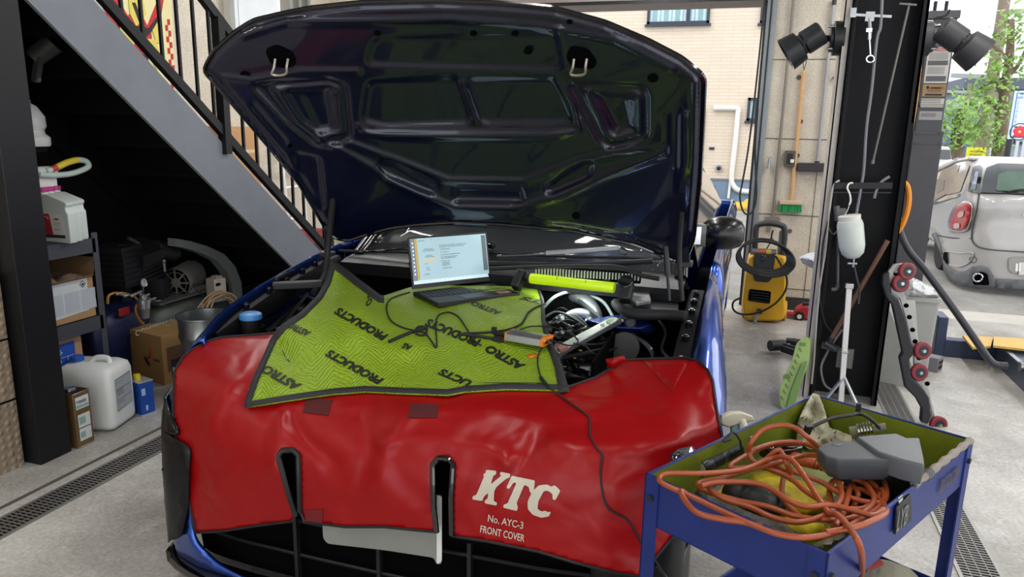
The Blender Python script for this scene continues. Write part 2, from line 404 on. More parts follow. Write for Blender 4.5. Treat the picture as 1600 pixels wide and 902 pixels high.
# bubble insulation sheet on the near left wall
BF = bpy.data.materials.new('bubble_foil'); BF.use_nodes = True; nt = BF.node_tree; b = nt.nodes['Principled BSDF']
tc = nt.nodes.new('ShaderNodeTexCoord'); vo = nt.nodes.new('ShaderNodeTexVoronoi'); vo.inputs['Scale'].default_value = 26; vo.inputs['Randomness'].default_value = .25
nt.links.new(tc.outputs['Object'], vo.inputs['Vector']); cr = nt.nodes.new('ShaderNodeValToRGB'); cr.color_ramp.elements[0].color = srgb('9a8a74'); cr.color_ramp.elements[1].color = srgb('8a7a66')
cr.color_ramp.elements[0].position = .25; cr.color_ramp.elements[1].position = .6; nt.links.new(vo.outputs['Distance'], cr.inputs[0]); nt.links.new(cr.outputs[0], b.inputs['Base Color'])
mm = nt.nodes.new('ShaderNodeMath'); mm.operation = 'LESS_THAN'; mm.inputs[1].default_value = .38; nt.links.new(vo.outputs['Distance'], mm.inputs[0])
bp = nt.nodes.new('ShaderNodeBump'); bp.inputs['Strength'].default_value = .8; bp.inputs['Distance'].default_value = .008; cr2 = nt.nodes.new('ShaderNodeMapRange'); cr2.inputs[1].default_value = .2; cr2.inputs[2].default_value = .45; cr2.inputs[3].default_value = 1; cr2.inputs[4].default_value = 0
nt.links.new(vo.outputs['Distance'], cr2.inputs[0]); nt.links.new(cr2.outputs[0], bp.inputs['Height']); nt.links.new(bp.outputs[0], b.inputs['Normal']); b.inputs['Roughness'].default_value = .4
m = MB(); m.bx((-3.197, -1.5, 0.0), (-3.17, 2.38, .92)); m.mi = 1
for z in (.33, .62): m.bx((-3.171, -1.5, z), (-3.167, 2.38, z+.008))
solo('insulation_sheet', m, [BF, M_hole], 'tan dimpled bubble sheet leaning on the wall left of the black column', 'insulation sheet', smooth=0)
# joint line in the floor
m = MB(); m.bx((-2.905, -3, .0005), (-2.885, 7.2, .003)); struct('trim_5', m, mat('joint_filler', '55504a', .9), smooth=0)
# drains
def drain(name, x0, x1, lab):
    t = thing(name, ((x0+x1)/2, 2, 0), lab, 'drain')
    m = MB(); m.bx((x0+.012, -.5, .0005), (x1-.012, 7.1, .002)); build('channel', m, M_hole, t, smooth=0)
    m = MB()
    for a in (x0, x1-.014): m.bx((a, -.5, 0), (a+.014, 7.1, .006))
    build('frame', m, mat('galvanised', '9d9b96', .45, .8), t, smooth=0)
    m = MB(); y = -.5; w = x1-x0
    while y < 7.1:
        m.bx((x0+.014, y, .001), (x1-.014, y+.007, .006)); y += .019 if name[0] == 'f' else .019
    for a in (x0+w*.28, x0+w*.5, x0+w*.72): m.bx((a-.002, -.5, .001), (a+.002, 7.1, .0055))
    build('grating', m, mat('galvanised_dull', '8a8884', .5, .7), t, smooth=0)
drain('floor_drain', -2.82, -2.67, 'narrow steel slot drain in the floor left of the blue car')
drain('floor_drain', .87, 1.03, 'steel slot drain in the floor right of the tool cart')

# ---------------- black steel column at the left
m = MB(); m.bx((-3.2, 2.40, 0), (-3.09, 2.57, 3.35)); struct('trim_6', m, M_black, bevel=.004)
# small black floodlight beside the column top
p = aX(62, 75, -3.4)
t = thing('wall_spotlight', p, 'dark spotlight high behind the left column under the stairs', 'spotlight')
m = MB(); m.cyl(p+Vector((-.05, .0, -.05)), p+Vector((.02, .06, .03)), .045, .055); build('lamp_head', m, mat('spot_grey', '3a3936', .5), t)
m = MB(); m.box(p+Vector((-.03, .0, -.1)), (.03, .03, .13), (0, 20, 0)); m.cyl(p+Vector((-.03, 0, -.15)), p+Vector((-.12, 0.05, -.15)), .012); build('bracket', m, mat('spot_grey', '3a3936'), t)

# ---------------- staircase
XS = -3.10
def slope(y, k): # height of stringer edges along Y
    return k[0]+k[1]*y
_a = aX(43, 0, XS); _b = aX(460, 420, XS); LO = ((_a.z-(_b.z-_a.z)/(_b.y-_a.y)*_a.y), (_b.z-_a.z)/(_b.y-_a.y))
_a = aX(146, 0, XS); _b = aX(505, 398, XS); UP = ((_a.z-(_b.z-_a.z)/(_b.y-_a.y)*_a.y), (_b.z-_a.z)/(_b.y-_a.y))
stair = thing('staircase', (XS, 5.1, 0), 'grey and black steel staircase with baluster railing left of the car', 'staircase')
def stringer(x0, x1):
    y1 = -(LO[0])/LO[1]; yu = -(UP[0])/UP[1]
    P = [(1.4, slope(1.4, LO)), (y1, 0), (yu, 0), (1.4, slope(1.4, UP))]
    m = MB(); m.prism([(x0, y, z) for y, z in P], (x1-x0, 0, 0)); return m
build('stringer', stringer(XS-.02, XS), M_grey_steel, stair, smooth=0); build('stringer', stringer(-4.02, -4.0), M_blackwall, stair, smooth=0)
m = MB(); zz = .19; n = 0
midk = ((LO[0]+UP[0])/2-.05, (LO[1]+UP[1])/2)
for i in range(1, 17):
    z = .185*i; y = (z-midk[0])/midk[1]
    yn = (z-.185-midk[0])/midk[1]
    m.bx((-4.0, y-.02, z-.03), (XS-.02, yn+.02, z)); m.bx((-4.0, yn-.0, z-.185), (XS-.02, yn+.012, z-.01))
build('treads', m, M_blackwall, stair, smooth=0)
def rail(a, b, w=.04, h=.05):
    m = MB(); m.beam(a, b, w, h); return m
lowr = (aX(163, 0, XS+.0), aX(513, 392, XS)); hd = (aX(319, 0, XS), None)
slp = (lowr[1]-lowr[0])/(lowr[1].y-lowr[0].y)
def lowp(y): return lowr[0]+slp*(y-lowr[0].y)
hz = hd[0].z-lowp(hd[0].y).z+.0
m = rail(lowp(1.4), lowp(5.05)); build('lower_rail', m, M_black, stair, smooth=0)
m = rail(lowp(1.4)+Vector((0, 0, hz)), lowp(5.05)+Vector((0, 0, hz)), .04, .05); build('handrail', m, M_black, stair, smooth=0)
for y in (2.0, 3.86, 5.0):
    z0 = slope(y, UP)-.05; p = lowp(y)
    m = MB(); m.bx((XS-.025, y-.025, z0), (XS+.03, y+.03, p.z+hz)); build('newel_post', m, M_black, stair, smooth=0)
y = 2.12
while y < 4.95:
    if abs(y-3.86) > .06:
        p = lowp(y); m = MB(); m.bx((XS-.008, y-.008, p.z), (XS+.008, y+.008, p.z+hz)); build('baluster', m, M_black, stair, smooth=0)
    y += .128
# black boarding under the far side of the stair
y1 = -(LO[0])/LO[1]
m = MB(); m.prism([(-4.05, 2.45, 0), (-4.05, y1+.15, 0), (-4.05, y1+.15, .2), (-4.05, 2.45, slope(2.45, LO)+.3)], (.02, 0, 0)); struct('wall_under_stairs', m, M_blackwall, smooth=0)
# banner on the wall behind the stairs
t = thing('banner', (-4.28, 4.4, 1.7), 'red and yellow lettered banner with checkered edge on the wall behind the stairs', 'banner')
def bn(poly, off): return [aX(x, y, -4.285+off) for x, y in poly]
BANNER = [(120, -60), (262, -60), (266, 60), (272, 140), (150, 140)]
m = MB(); m.prism(bn([(150, -40), (265, -40), (274, 145), (235, 145)], 0), (.004, 0, 0)); build('cloth', m, mat('banner_cream', 'd8cf9a', .8), t, smooth=0)
YEL = mat('banner_yellow', 'cfc05a', .8); RED = mat('banner_red', 'b3282f', .8); BLK = mat('banner_black', '26201f', .8)
def bl(name, polys, off, M_):
    m = MB()
    for P in polys: m.prism(bn(P, off), (.003, 0, 0))
    build(name, m, M_, t, smooth=0)
bl('red_shapes', [[(165, -5), (182, -5), (200, 25), (212, 5), (230, 40), (248, -5), (256, -5), (250, 35), (236, 50), (240, 90), (226, 92), (213, 66), (195, 62), (178, 30)],
    [(195, 60), (215, 58), (222, 85), (232, 95), (238, 122), (222, 100), (205, 82)], [(160, 12), (175, 20), (192, 48), (180, 42)]], .004, RED)
bl('yellow_shapes', [[(200, -5), (222, -5), (228, 22), (213, 42), (203, 22)], [(236, 42), (252, 30), (256, 70), (244, 66)], [(182, 28), (196, 50), (210, 68), (206, 74), (190, 54)], [(228, 60), (243, 62), (252, 90), (246, 112), (238, 96)]], .007, YEL)
bl('black_shapes', [[(206, 4), (211, 4), (226, 42), (221, 45)], [(212, 40), (233, 44), (246, 26), (249, 29), (236, 50), (226, 60), (216, 52)], [(222, 84), (230, 88), (236, 110), (228, 102)]], .010, BLK)
CH = []
for i in range(12):
    y = 30+i*9; x = 261+i*.9
    CH.append([(x-(4 if i % 2 else 0), y), (x+(0 if i % 2 else 4), y), (x+(0 if i % 2 else 4)+.6, y+9), (x-(4 if i % 2 else 0)+.6, y+9)])
bl('checker_edge', CH, .004, RED)
# items on the landing wall seen through the balusters
m = MB(); m.bx((-4.3, 5.45, 2.25), (-4.2, 6.1, 3.3)); m.mi = 1; m.bx((-4.2, 5.5, 2.3), (-4.19, 6.05, 3.3)); m.bx((-4.22, 5.42, 2.22), (-4.17, 5.46, 3.3)); struct('window_1', m, [M_white, mat('frosted_pane', 'c9cdd0', .3)], smooth=0)
m = MB()
for y in (6.25, 6.4, 6.55): m.bx((-4.3, y, 2.3), (-4.2, y+.05, 3.3))
struct('window_2', m, M_alu, smooth=0)
# ================================================================== THE BLUE CAR
CARX = -1.0
M_paint = mat('navy_metallic_paint', '1b47a0', .33, .88, 1.0, var=(30, .15), h2='2250b0')
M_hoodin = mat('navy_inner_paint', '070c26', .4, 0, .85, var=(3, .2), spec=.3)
M_gloss = mat('gloss_black', '0a0b0d', .12, 0, 1.0, var=(5, .1))
M_glass = mat('dark_car_glass', '1a2022', .05, 0, 0, alpha=.55, var=(3, .1))
M_chrome = mat('chrome', 'd5d7da', .12, 1, var=(5, .05))
car = thing('blue_car', (CARX, 3.9, 0), 'dark blue car with its hood up and a red cover over its nose', 'car')
PL = [(0, 1.785), (.25, 1.787), (.5, 1.795), (.68, 1.812), (.80, 1.85), (.87, 1.91), (.905, 2.0), (.915, 2.15), (.915, 2.4)]
PLs = [0]
for i in range(1, len(PL)): PLs.append(PLs[-1]+math.hypot(PL[i][0]-PL[i-1][0], PL[i][1]-PL[i-1][1]))
ZP = [(.08, .06), (.13, .0), (.3, .0), (.5, .012), (.6, .03), (.68, .07), (.74, .13), (.79, .24)]
def interp(t, A):
    if t <= A[0][0]: return A[0][1]
    for i in range(1, len(A)):
        if t <= A[i][0]:
            a, b = A[i-1], A[i]; return a[1]+(b[1]-a[1])*(t-a[0])/(b[0]-a[0])
    return A[-1][1]
def plan(s):
    q = abs(s); x = interp(q, list(zip(PLs, [p[0] for p in PL]))); y = interp(q, list(zip(PLs, [p[1] for p in PL])))
    return (x if s >= 0 else -x), y
def bump_pt(s, z, out=0.0):
    x, y = plan(s); k = interp(z, ZP); fall = max(0, 1-abs(s)/1.25)
    xx = x*(1-.06*k); yy = y+k*(.35+.65*fall)-out
    return Vector((CARX+xx, yy, z))
SM = PLs[-1]
intake = [(-.70, .42), (-.70, .24), (-.60, .17), (-.45, .135), (.45, .135), (.60, .17), (.70, .24), (.70, .42), (.5, .5), (-.5, .5)]
fogL = [(-1.03, .44), (-.98, .24), (-.86, .20), (-.82, .30), (-.86, .42)]
fogR = [(-s, z) for s, z in fogL]
m = MB(); vs, fs = sheet([(-SM, .12), (SM, .12), (SM, .79), (-SM, .79)], lambda s, z: bump_pt(s, z), .03, [rpoly(intake, .05), rpoly(fogL, .03), rpoly(fogR, .03)]); m.add(vs, fs)
build('front_bumper', m, M_paint, car, solid=.012, solid_off=1)
m = MB(); m.loft([[bump_pt(s, z, o) for z, o in ((.13, .004), (.115, .05), (.09, .055), (.085, -.05), (.12, -.06))] for s in [-SM+SM*2*i/40 for i in range(41)]]); build('front_lip', m, M_gloss, car)
m = MB(); vs, fs = sheet([(-.76, .12), (.76, .12), (.76, .52), (-.76, .52)], lambda s, z: bump_pt(s, z, -.09), .06); m.add(vs, fs)
m.mi = 1
for z in (.24, .36): m.tube([bump_pt(s/10, z, -.06) for s in range(-7, 8)], .006, 6)
for s in (-.3, .0, .3): m.box(bump_pt(s, .3, -.055), (.012, .02, .36))
build('lower_grille', m, [M_hole, M_dkplastic], car)
for sg in (-1, 1):
    m = MB(); vs, fs = sheet([(sg*.80, .18), (sg*1.06, .18), (sg*1.06, .46), (sg*.80, .46)], lambda s, z: bump_pt(s, z, -.05), .05); m.add(vs, fs)
    m.mi = 1; m.tube([bump_pt(sg*s, z, -.012) for s, z in ((.84, .21), (.9, .26), (.96, .36), (1.02, .42))], .012, 8)
    build('fog_pocket', m, [M_hole, M_gloss], car)
    P = [(sg*.72, .60), (sg*1.0, .52), (sg*1.16, .60), (sg*1.22, .72), (sg*1.05, .70), (sg*.8, .66)]
    m = MB(); vs, fs = sheet(rpoly(P, .03), lambda s, z: bump_pt(s, z, .008), .03); m.add(vs, fs); build('headlamp', m, mat('smoked_lens', '08090a', .3, 0, .25, spec=.2), car, solid=.01)
m = MB(); m.add(*sheet(rpoly([(-.55, .44), (.55, .44), (.62, .60), (.5, .70), (-.5, .70), (-.62, .60)], .03), lambda s, z: bump_pt(s, z, .004), .05)); build('upper_grille', m, M_hole, car, solid=.003)
for sg in (-1, 1):
    m = MB(); m.add(*sheet(rpoly([(sg*.66, .58), (sg*.68, .36), (sg*.735, .235), (sg*.84, .18), (sg*.90, .135), (sg*1.22, .135), (sg*1.22, .60), (sg*1.0, .60)], .03), lambda s, z: bump_pt(s, z, .018), .04)); m.mi = 1; m.tube([bump_pt(sg*s, z, .022) for s, z in ((.86, .44), (.92, .36), (.96, .25), (1.06, .20), (1.18, .19))], .006, 8); build('corner_trim', m, [mat('trim_satin_black', '0c0c0e', .4, spec=.3), M_gloss], car, solid=.003)
# number plate, blank
pl0 = aY(505, 822, 1.755)
m = MB(); w = 1.0
PQ = [(504, 826), (505, 842), (512, 850), (600, 860), (678, 872), (682, 882), (689, 882), (690, 876), (690, 774), (504, 774)]
PP = [aY(x, y, 1.765) for x, y in rpoly(PQ, 4, 2)]
m.prism(PP, (0, .004, 0)); m.mi = 1; m.prism([aY(x, y, 1.762) for x, y in rpoly([(683, 774), (690, 776), (690, 878), (682, 882)], 3, 2)], (0, .003, 0))
build('number_plate', m, [mat('plate_grey', '85867f', .5), M_white], car)
m = MB(); m.bx((pl0.x+.02, 1.772, pl0.z-.02), (pl0.x+.31, 1.80, pl0.z+.03)); build('plate_bracket', m, M_dkplastic, car)

# fenders and body sides
def ztop(y): return interp(y, [(2.0, .80), (2.1, .83), (2.25, .87), (2.5, .925), (2.9, .985), (3.2, 1.01), (4.0, 1.02), (6.3, 1.05)])
def fsec(y, sg):
    zt = ztop(y)+(.04 if sg < 0 else .015); n = max(0, (2.35-y)/.35); sh = .10*n*n*(.5 if sg > 0 else 1); wd_ = interp(y, [(2.0, .055), (2.2, .085), (2.75, .045), (3.2, .012)]) if sg > 0 else 0
    P = [(.862-sh, zt-.035), (.868-sh, zt-.004), (.878-sh*.9, zt-.008), (.894-sh*.7, zt-.03), (.91-sh*.5, zt-.09), (.915-sh*.35, zt-.18), (.905-sh*.2, .60), (.90, .5)]
    return [Vector((CARX+sg*(x+(wd_ if i > 3 else wd_*i/4)), y, z)) for i, (x, z) in enumerate(P)]
for sg in (-1, 1):
    ys = [2.05, 2.08, 2.12, 2.17, 2.23, 2.3, 2.4, 2.5, 2.65, 2.8, 2.95, 3.1, 3.22]
    m = MB(); m.loft([fsec(y, sg) for y in ys], caps=False, closed=False)
    build('fender', m, M_paint, car, solid=.006, smooth=60)
    # lower side with wheel arches
    def arc(cy, r): return [(cy-r*math.cos(math.pi*i/12), .33+r*math.sin(math.pi*i/12)) for i in range(13)]
    O = [(2.12, .5), (2.12, .2), (2.3, .2)] + arc(2.66, .355) + [(3.03, .16), (4.9, .16)] + arc(5.33, .355) + [(5.7, .2), (6.35, .25), (6.35, .5)]
    m = MB(); vs, fs = sheet(O, lambda y, z: Vector((CARX+sg*(.90-(.03 if z < .25 else 0)), y, z)), .08); m.add(vs, fs)
    build('lower_side', m, M_paint, car, solid=.01)
    m = MB(); m.loft([fsec(y, sg) for y in (3.23, 3.6, 4.0, 4.5, 5.0, 5.6, 6.1, 6.35)], caps=False, closed=False); build('door', m, M_paint, car, solid=.01, smooth=60)
    for cy in (2.66, 5.33):
        w = build_w = MB(); T = frame((CARX+sg*.80, cy, .325), (0, 1, 0), z=(sg, 0, 0))
        w.lathe([(.22, -.09), (.315, -.09), (.325, -.07), (.325, .07), (.315, .09), (.225, .095), (.215, .08)], T, 40)
        t = build('wheel', w, M_rubber, car)
        w = MB(); w.lathe([(.215, .085), (.20, .06), (.195, -.02), (.05, .0), (.05, .05), (0, .055)], T, 40)
        for i in range(10):
            a = 2*math.pi*i/10; w.beam(T @ Vector((.04*math.cos(a), .04*math.sin(a), .05)), T @ Vector((.205*math.cos(a), .205*math.sin(a), .075)), .03, .02, up=(sg, 0, 0))
        build('rim', w, mat('rim_silver', '9a9da0', .3, .8), t)
    m = MB(); m.bx((CARX+sg*.55, 2.3, .3), (CARX+sg*.56, 3.02, .86)); m.bx((CARX+sg*.55, 2.3, .70), (CARX+sg*.88, 3.02, .72)); build('wheel_well', m, M_hole, car, smooth=0)
# cabin
def cab(y, hw, z): return (y, hw, z)
# windshield and pillars
wb = 3.12; WS = [[Vector((CARX+x*(.72-.10*t), wb+.78*t+.10*(1-t)*(1-(1-x*x))*0-.08*(1-x*x)*(1-t*.5), 1.03+.42*t)) for x in [-1+.2*i for i in range(11)]] for t in [0, .25, .5, .75, 1]]
m = MB(); m.grid(WS); build('windshield', m, mat('windshield_glass', '2a3032', .04, 0, 0, alpha=.30), car, solid=.004)
for sg in (-1, 1):
    m = MB(); m.tube([(CARX+sg*.76, wb-.02, 1.0), (CARX+sg*.715, wb+.4, 1.25), (CARX+sg*.64, wb+.82, 1.455), (CARX+sg*.61, 4.6, 1.47), (CARX+sg*.63, 5.6, 1.36), (CARX+sg*.72, 6.25, 1.05)], .03, 10); build('pillar', m, M_gloss, car)
    P = [(3.25, 1.03), (3.95, 1.41), (4.9, 1.42), (5.7, 1.28), (6.0, 1.06)]
    m = MB(); m.prism([(CARX+sg*(.83-.45*(z-1.0)), y, z) for y, z in P], (sg*.004, 0, 0)); build('side_glass', m, M_gloss, car, smooth=0)
RF = [[Vector((CARX+x*.63, y, z+.035*(1-x*x))) for x in [-1+.25*i for i in range(9)]] for y, z in ((3.88, 1.44), (4.2, 1.465), (4.8, 1.475), (5.4, 1.44), (5.7, 1.40))]
m = MB(); m.grid(RF); build('roof', m, M_paint, car, solid=.02)
RG = [[Vector((CARX+x*(.63+.1*t), 5.7+.6*t, 1.40-.36*t+.03*(1-x*x))) for x in [-1+.5*i for i in range(5)]] for t in (0, .5, 1)]
m = MB(); m.grid(RG); build('rear_glass', m, M_gloss, car, solid=.005)
m = MB(); m.bx((CARX-.88, 6.3, .25), (CARX+.88, 6.4, 1.05)); build('tailgate', m, M_paint, car, bevel=.03)
m = MB(); m.bx((CARX-.80, 3.02, .25), (CARX+.80, 3.08, .98)); m.bx((CARX-.8, 3.1, .25), (CARX+.8, 6.3, .3)); build('firewall', m, M_hole, car, smooth=0)
# dashboard, steering wheel, seats seen through the glass
m = MB(); m.loft([[Vector((CARX+x, 3.2, .95)), Vector((CARX+x, 3.25, 1.04)), Vector((CARX+x, 3.55, 1.10)), Vector((CARX+x, 3.75, 1.0)), Vector((CARX+x, 3.75, .8))] for x in (-.74, -.3, .3, .74)]); build('dashboard', m, M_dkplastic, car)
T = frame((CARX+.36, 3.86, 1.03), (1, 0, 0), z=(0, .85, -.5)); m = MB(); m.tube([T @ Vector((.18*math.cos(a), .18*math.sin(a), 0)) for a in [2*math.pi*i/24 for i in range(24)]], .014, 8, closed=True, k=1); m.beam(T @ Vector((-.17, 0, 0)), T @ Vector((.17, 0, 0)), .04, .02); build('steering_wheel', m, M_rubber, car)
for x in (-.37, .37):
    m = MB(); m.box((CARX+x, 4.45, 1.0), (.46, .16, .62), (-14, 0, 0)); m.box((CARX+x, 4.5, 1.36), (.24, .1, .16)); m.box((CARX+x, 4.2, .62), (.48, .5, .16)); build('seat', m, mat('seat_grey', '4a4c4e', .8), car, bevel=.04)
q = aY(782, 357, 4.5); m = MB(); m.box(q, (.17, .08, .14)); build('yellow_cover', m, mat('cabin_yellow', 'c9a818', .7), car, bevel=.01)
# door mirrors
for sg in (1, -1):
    mx = (lambda x: x) if sg == 1 else (lambda x: 2*CARX-x)
    c0 = aY(1085, 372, 3.42); c1 = aY(1165, 362, 3.5)
    rings = []
    n = 16
    for t, ry, rz, dz, dy in ((0, .045, .050, -.005, .0), (.15, .07, .070, 0, 0), (.4, .085, .078, .003, 0), (.7, .085, .075, .003, .01), (.9, .065, .058, 0, .02), (.985, .03, .03, -.002, .03)):
        x = c0.x+.03+(c1.x-c0.x-.03)*t
        rings.append([Vector((mx(x), 3.50+dy+ry*math.cos(a), (c0.z+c1.z)/2+dz+rz*math.copysign(abs(math.sin(a))**.8, math.sin(a)))) for a in [2*math.pi*i/n for i in range(n)]])
    m = MB(); m.loft(rings); t_ = build('door_mirror', m, mat('mirror_black', '08080a', .3, 0, .2, spec=.4), car, smooth=70)
    m = MB(); z = (c0.z+c1.z)/2; x0 = c0.x
    m.prism([(mx(x0-.02), 3.42, z-.06), (mx(x0+.05), 3.44, z-.055), (mx(x0+.05), 3.44, z+.045), (mx(x0-.02), 3.42, z+.05)], (0, .02, 0)); build('mirror_base', m, M_gloss, t_)
    m = MB(); m.mi = 0; m.prism([(mx(x0-.005), 3.415, z-.045), (mx(x0+.028), 3.425, z-.045), (mx(x0+.028), 3.425, z+.035), (mx(x0-.005), 3.415, z+.035)], (0, .004, 0)); build('inner_glass', m, M_chrome, t_)

# ------------------------------------------------------------------ hood, standing open
HO = [(317, 110), (333, 80), (366, 50), (396, 31), (443, 20), (483, 12), (566, 3), (680, 0), (780, 4), (866, 12), (946, 34), (1012, 62), (1066, 90), (1096, 115), (1101, 125), (1099, 173), (1094, 283), (1084, 375), (1072, 407), (1056, 409), (992, 383), (893, 361), (779, 351), (719, 348), (660, 351), (610, 357), (564, 370), (545, 377), (520, 372), (505, 352), (466, 286), (400, 206), (333, 128)]
HS = Surf([(317, 110, 'Y', 2.22), (396, 31, 'Y', 2.20), (483, 12, 'Y', 2.21), (690, 0, 'Y', 2.25), (866, 12, 'Y', 2.23), (1012, 62, 'Y', 2.20), (1099, 120, 'Y', 2.21), (1097, 250, 'Y', 2.50), (1080, 385, 'Y', 2.85), (900, 362, 'Y', 2.86), (735, 350, 'Y', 2.86), (610, 357, 'Y', 2.86), (512, 355, 'Y', 2.84), (415, 230, 'Y', 2.50), (735, 180, 'Y', 2.58), (520, 190, 'Y', 2.52), (950, 200, 'Y', 2.52)])
def recess(P, depth, soft, rounded=10):
    Q = rpoly(P, rounded, 3); x0 = min(p[0] for p in Q)-soft; x1 = max(p[0] for p in Q)+soft; y0 = min(p[1] for p in Q)-soft; y1 = max(p[1] for p in Q)+soft
    def f(x, y):
        if x < x0 or x > x1 or y < y0 or y > y1: return 0
        d = segd(x, y, Q, True); s = d if inpoly(x, y, Q) else -d
        t = max(0, min(1, s/soft*.5+.5)); return depth*t*t*(3-2*t)
    return f
HM = HS.mod
for P, dp, rr in [([(394, 131), (514, 121), (540, 131), (549, 214), (534, 225), (498, 230), (446, 188)], .014, 10), ([(424, 136), (518, 130), (534, 138), (541, 212), (498, 218), (460, 190)], -.012, 8), ([(445, 142), (514, 136), (526, 144), (533, 204), (500, 210), (472, 188)], .014, 7), ([(472, 147), (510, 143), (520, 198), (498, 200)], .010, 6),
                  ([(889, 129), (1000, 133), (1012, 146), (1014, 214), (955, 234), (938, 222)], .014, 10), ([(908, 138), (996, 141), (1004, 150), (1004, 210), (956, 224), (944, 214)], -.012, 8), ([(922, 142), (984, 148), (994, 156), (996, 204), (962, 214), (950, 204)], .014, 7), ([(934, 147), (979, 153), (988, 198), (964, 203)], .010, 6),
                  ([(575, 128), (715, 120), (738, 192), (600, 196), (566, 188)], .010, 12), ([(729, 124), (868, 122), (896, 190), (752, 192)], .010, 12),
                  ([(583, 60), (872, 52), (880, 108), (572, 100)], .006, 14),
                  ([(560, 206), (905, 204), (880, 216), (600, 218)], -.008, 6),
                  ([(712, 292), (814, 294), (820, 316), (708, 314)], .018, 6), ([(590, 256), (612, 252), (684, 290), (678, 304), (600, 276)], .018, 7), ([(928, 256), (912, 252), (850, 292), (858, 304), (920, 278)], .018, 7),
                  ([(455, 236), (500, 244), (508, 330), (470, 290)], .010, 12), ([(1060, 180), (1078, 175), (1078, 250), (1060, 300)], .008, 6)]:
    HM.append(recess(P, dp*1.5, 6, rr))
for L, a, w in [([(500, 218), (540, 240), (590, 268), (650, 302), (710, 326), (800, 328), (880, 306), (940, 276), (1036, 240)], .012, 7), ([(540, 222), (590, 240), (640, 258), (700, 282), (820, 284), (900, 252), (960, 236), (1038, 232)], .009, 5),
                ([(560, 196), (575, 210), (700, 214), (860, 214), (905, 204), (893, 160), (870, 125)], .007, 4), ([(721, 128), (745, 192)], .008, 4), ([(330, 128), (410, 222), (475, 300), (515, 352)], .006, 5), ([(1086, 130), (1084, 250), (1076, 360)], .009, 5),
                ([(380, 55), (450, 34), (570, 33), (700, 30), (840, 40), (960, 62), (1050, 108)], .008, 5), ([(345, 120), (395, 126), (470, 112), (560, 112)], .006, 4), ([(1042, 180), (1042, 240)], .007, 4), ([(1058, 170), (1056, 260)], .007, 4), ([(872, 44), (884, 108)], .007, 5), ([(395, 165), (445, 222)], -.006, 4)]: HM.append(ridge(L, a*1.35, w))
HOd = densify(HO, 10)
def hood_edge(x, y):
    d = segd(x, y, HO, True); t = max(0, min(1, (d-5)/9)); return .014*(1-t*t*(3-2*t))
HM.append(hood_edge)
m = MB(); vs, fs = sheet(rpoly(HO, 10, 3), lambda x, y: HS(x, y), 4.2); m.add(vs, fs)
hood = build('hood', m, M_hoodin, car, solid=.004, smooth=80)
HMs, HS.mod = HS.mod, []
m = MB(); vs, fs = sheet(rpoly(HO, 10, 3), lambda x, y: HS(x, y, -.062), 14); m.add(vs, fs)
nb = MB(); Q = densify(rpoly(HO, 10, 3), 12); a = [HS(x, y, -.062) for x, y in Q]; b = [HS(x, y, -.012) for x, y in Q]; nn = len(m.v); m.v += a+b; kq = len(Q); m.f += [[nn+i, nn+(i+1) % kq, nn+kq+(i+1) % kq, nn+kq+i] for i in range(kq)]; m.fm += [0]*kq
pass
build('hood_skin', m, M_paint, hood, smooth=50)
m = MB(); Q = densify(rpoly(HO, 10, 3), 12); m.tube([HS(x, y, -.014) for x, y in Q], .007, 6, closed=True, k=1); build('hood_hem', m, M_gloss, hood)
# strikers, holes, bump stops
for (x, y) in ((440, 96), (905, 96)):
    m = MB(); Q = [(x-27, y-18), (x-8, y-26), (x+18, y-14), (x+24, y+4), (x+10, y+12), (x-16, y+6)] if x < 600 else [(x-22, y-6), (x-14, y-24), (x+12, y-20), (x+28, y+2), (x+22, y+12), (x-10, y+10)]
    m.add(*sheet(rpoly(Q, 8), lambda a, b: HS(a, b, .004), 8)); s_ = build('striker_pocket', m, M_hole, hood)
    m = MB(); k = -4 if x < 600 else -2
    m.tube([HS(x-6+k, y-4, .01), HS(x-8+k, y+10, .035), HS(x-11+k, y+20, .045), HS(x+k, y+22, .046), HS(x+11+k, y+19, .045), HS(x+12+k, y+8, .035), HS(x+14+k, y-4, .01)], .0045, 8, k=5); build('striker', m, mat('zinc', 'b5aea2', .4, .8), s_)
for x, y, r in ((383, 118, 9), (1020, 122, 9), (740, 52, 6), (805, 52, 6), (825, 80, 7), (590, 52, 6), (900, 337, 7), (560, 245, 7), (453, 228, 4), (890, 34, 5)):
    m = MB(); m.add(*sheet([(x+r*math.cos(a), y+r*.8*math.sin(a)) for a in [2*math.pi*i/12 for i in range(12)]], lambda a, b: HS(a, b, .001), 6)); build('panel_hole', m, M_hole, hood)
HSflat = HS
# ------------------------------------------------------------------ engine bay
def bayz(x, y, z): return aZ(x, y, z)
for sg in (-1, 1):
    m = MB(); m.bx((CARX+sg*.80, 2.15, .45), (CARX+sg*.81, 3.02, .84)); build('inner_fender', m, mat('bay_navy', '0a1026', .4, .2, .5), car, smooth=0)
    # rubber rail with clips along the fender top
    m = MB(); m.loft([[Vector((CARX+sg*x, y, ztop(y)+dz+(.04 if sg < 0 else .015))) for x, dz in ((.805, -.10), (.805, -.045), (.815, -.03), (.862, -.03), (.865, -.10))] for y in (2.15, 2.3, 2.5, 2.7, 2.9, 3.02)])
    r_ = build('fender_rail', m, mat('rail_black', '0b0b0d', .6, spec=.2), car)
    for y in (2.35, 2.5, 2.62, 2.74, 2.84, 2.93):
        m = MB(); m.cyl((CARX+sg*.835, y, ztop(y)-.03+(.04 if sg < 0 else .015)), (CARX+sg*.835, y, ztop(y)-.014+(.04 if sg < 0 else .015)), .013, n=10); m.cyl((CARX+sg*.835, y, ztop(y)-.014+(.04 if sg < 0 else .015)), (CARX+sg*.835, y, ztop(y)-.009+(.04 if sg < 0 else .015)), .008, n=8); build('rail_clip', m, M_gloss, r_)
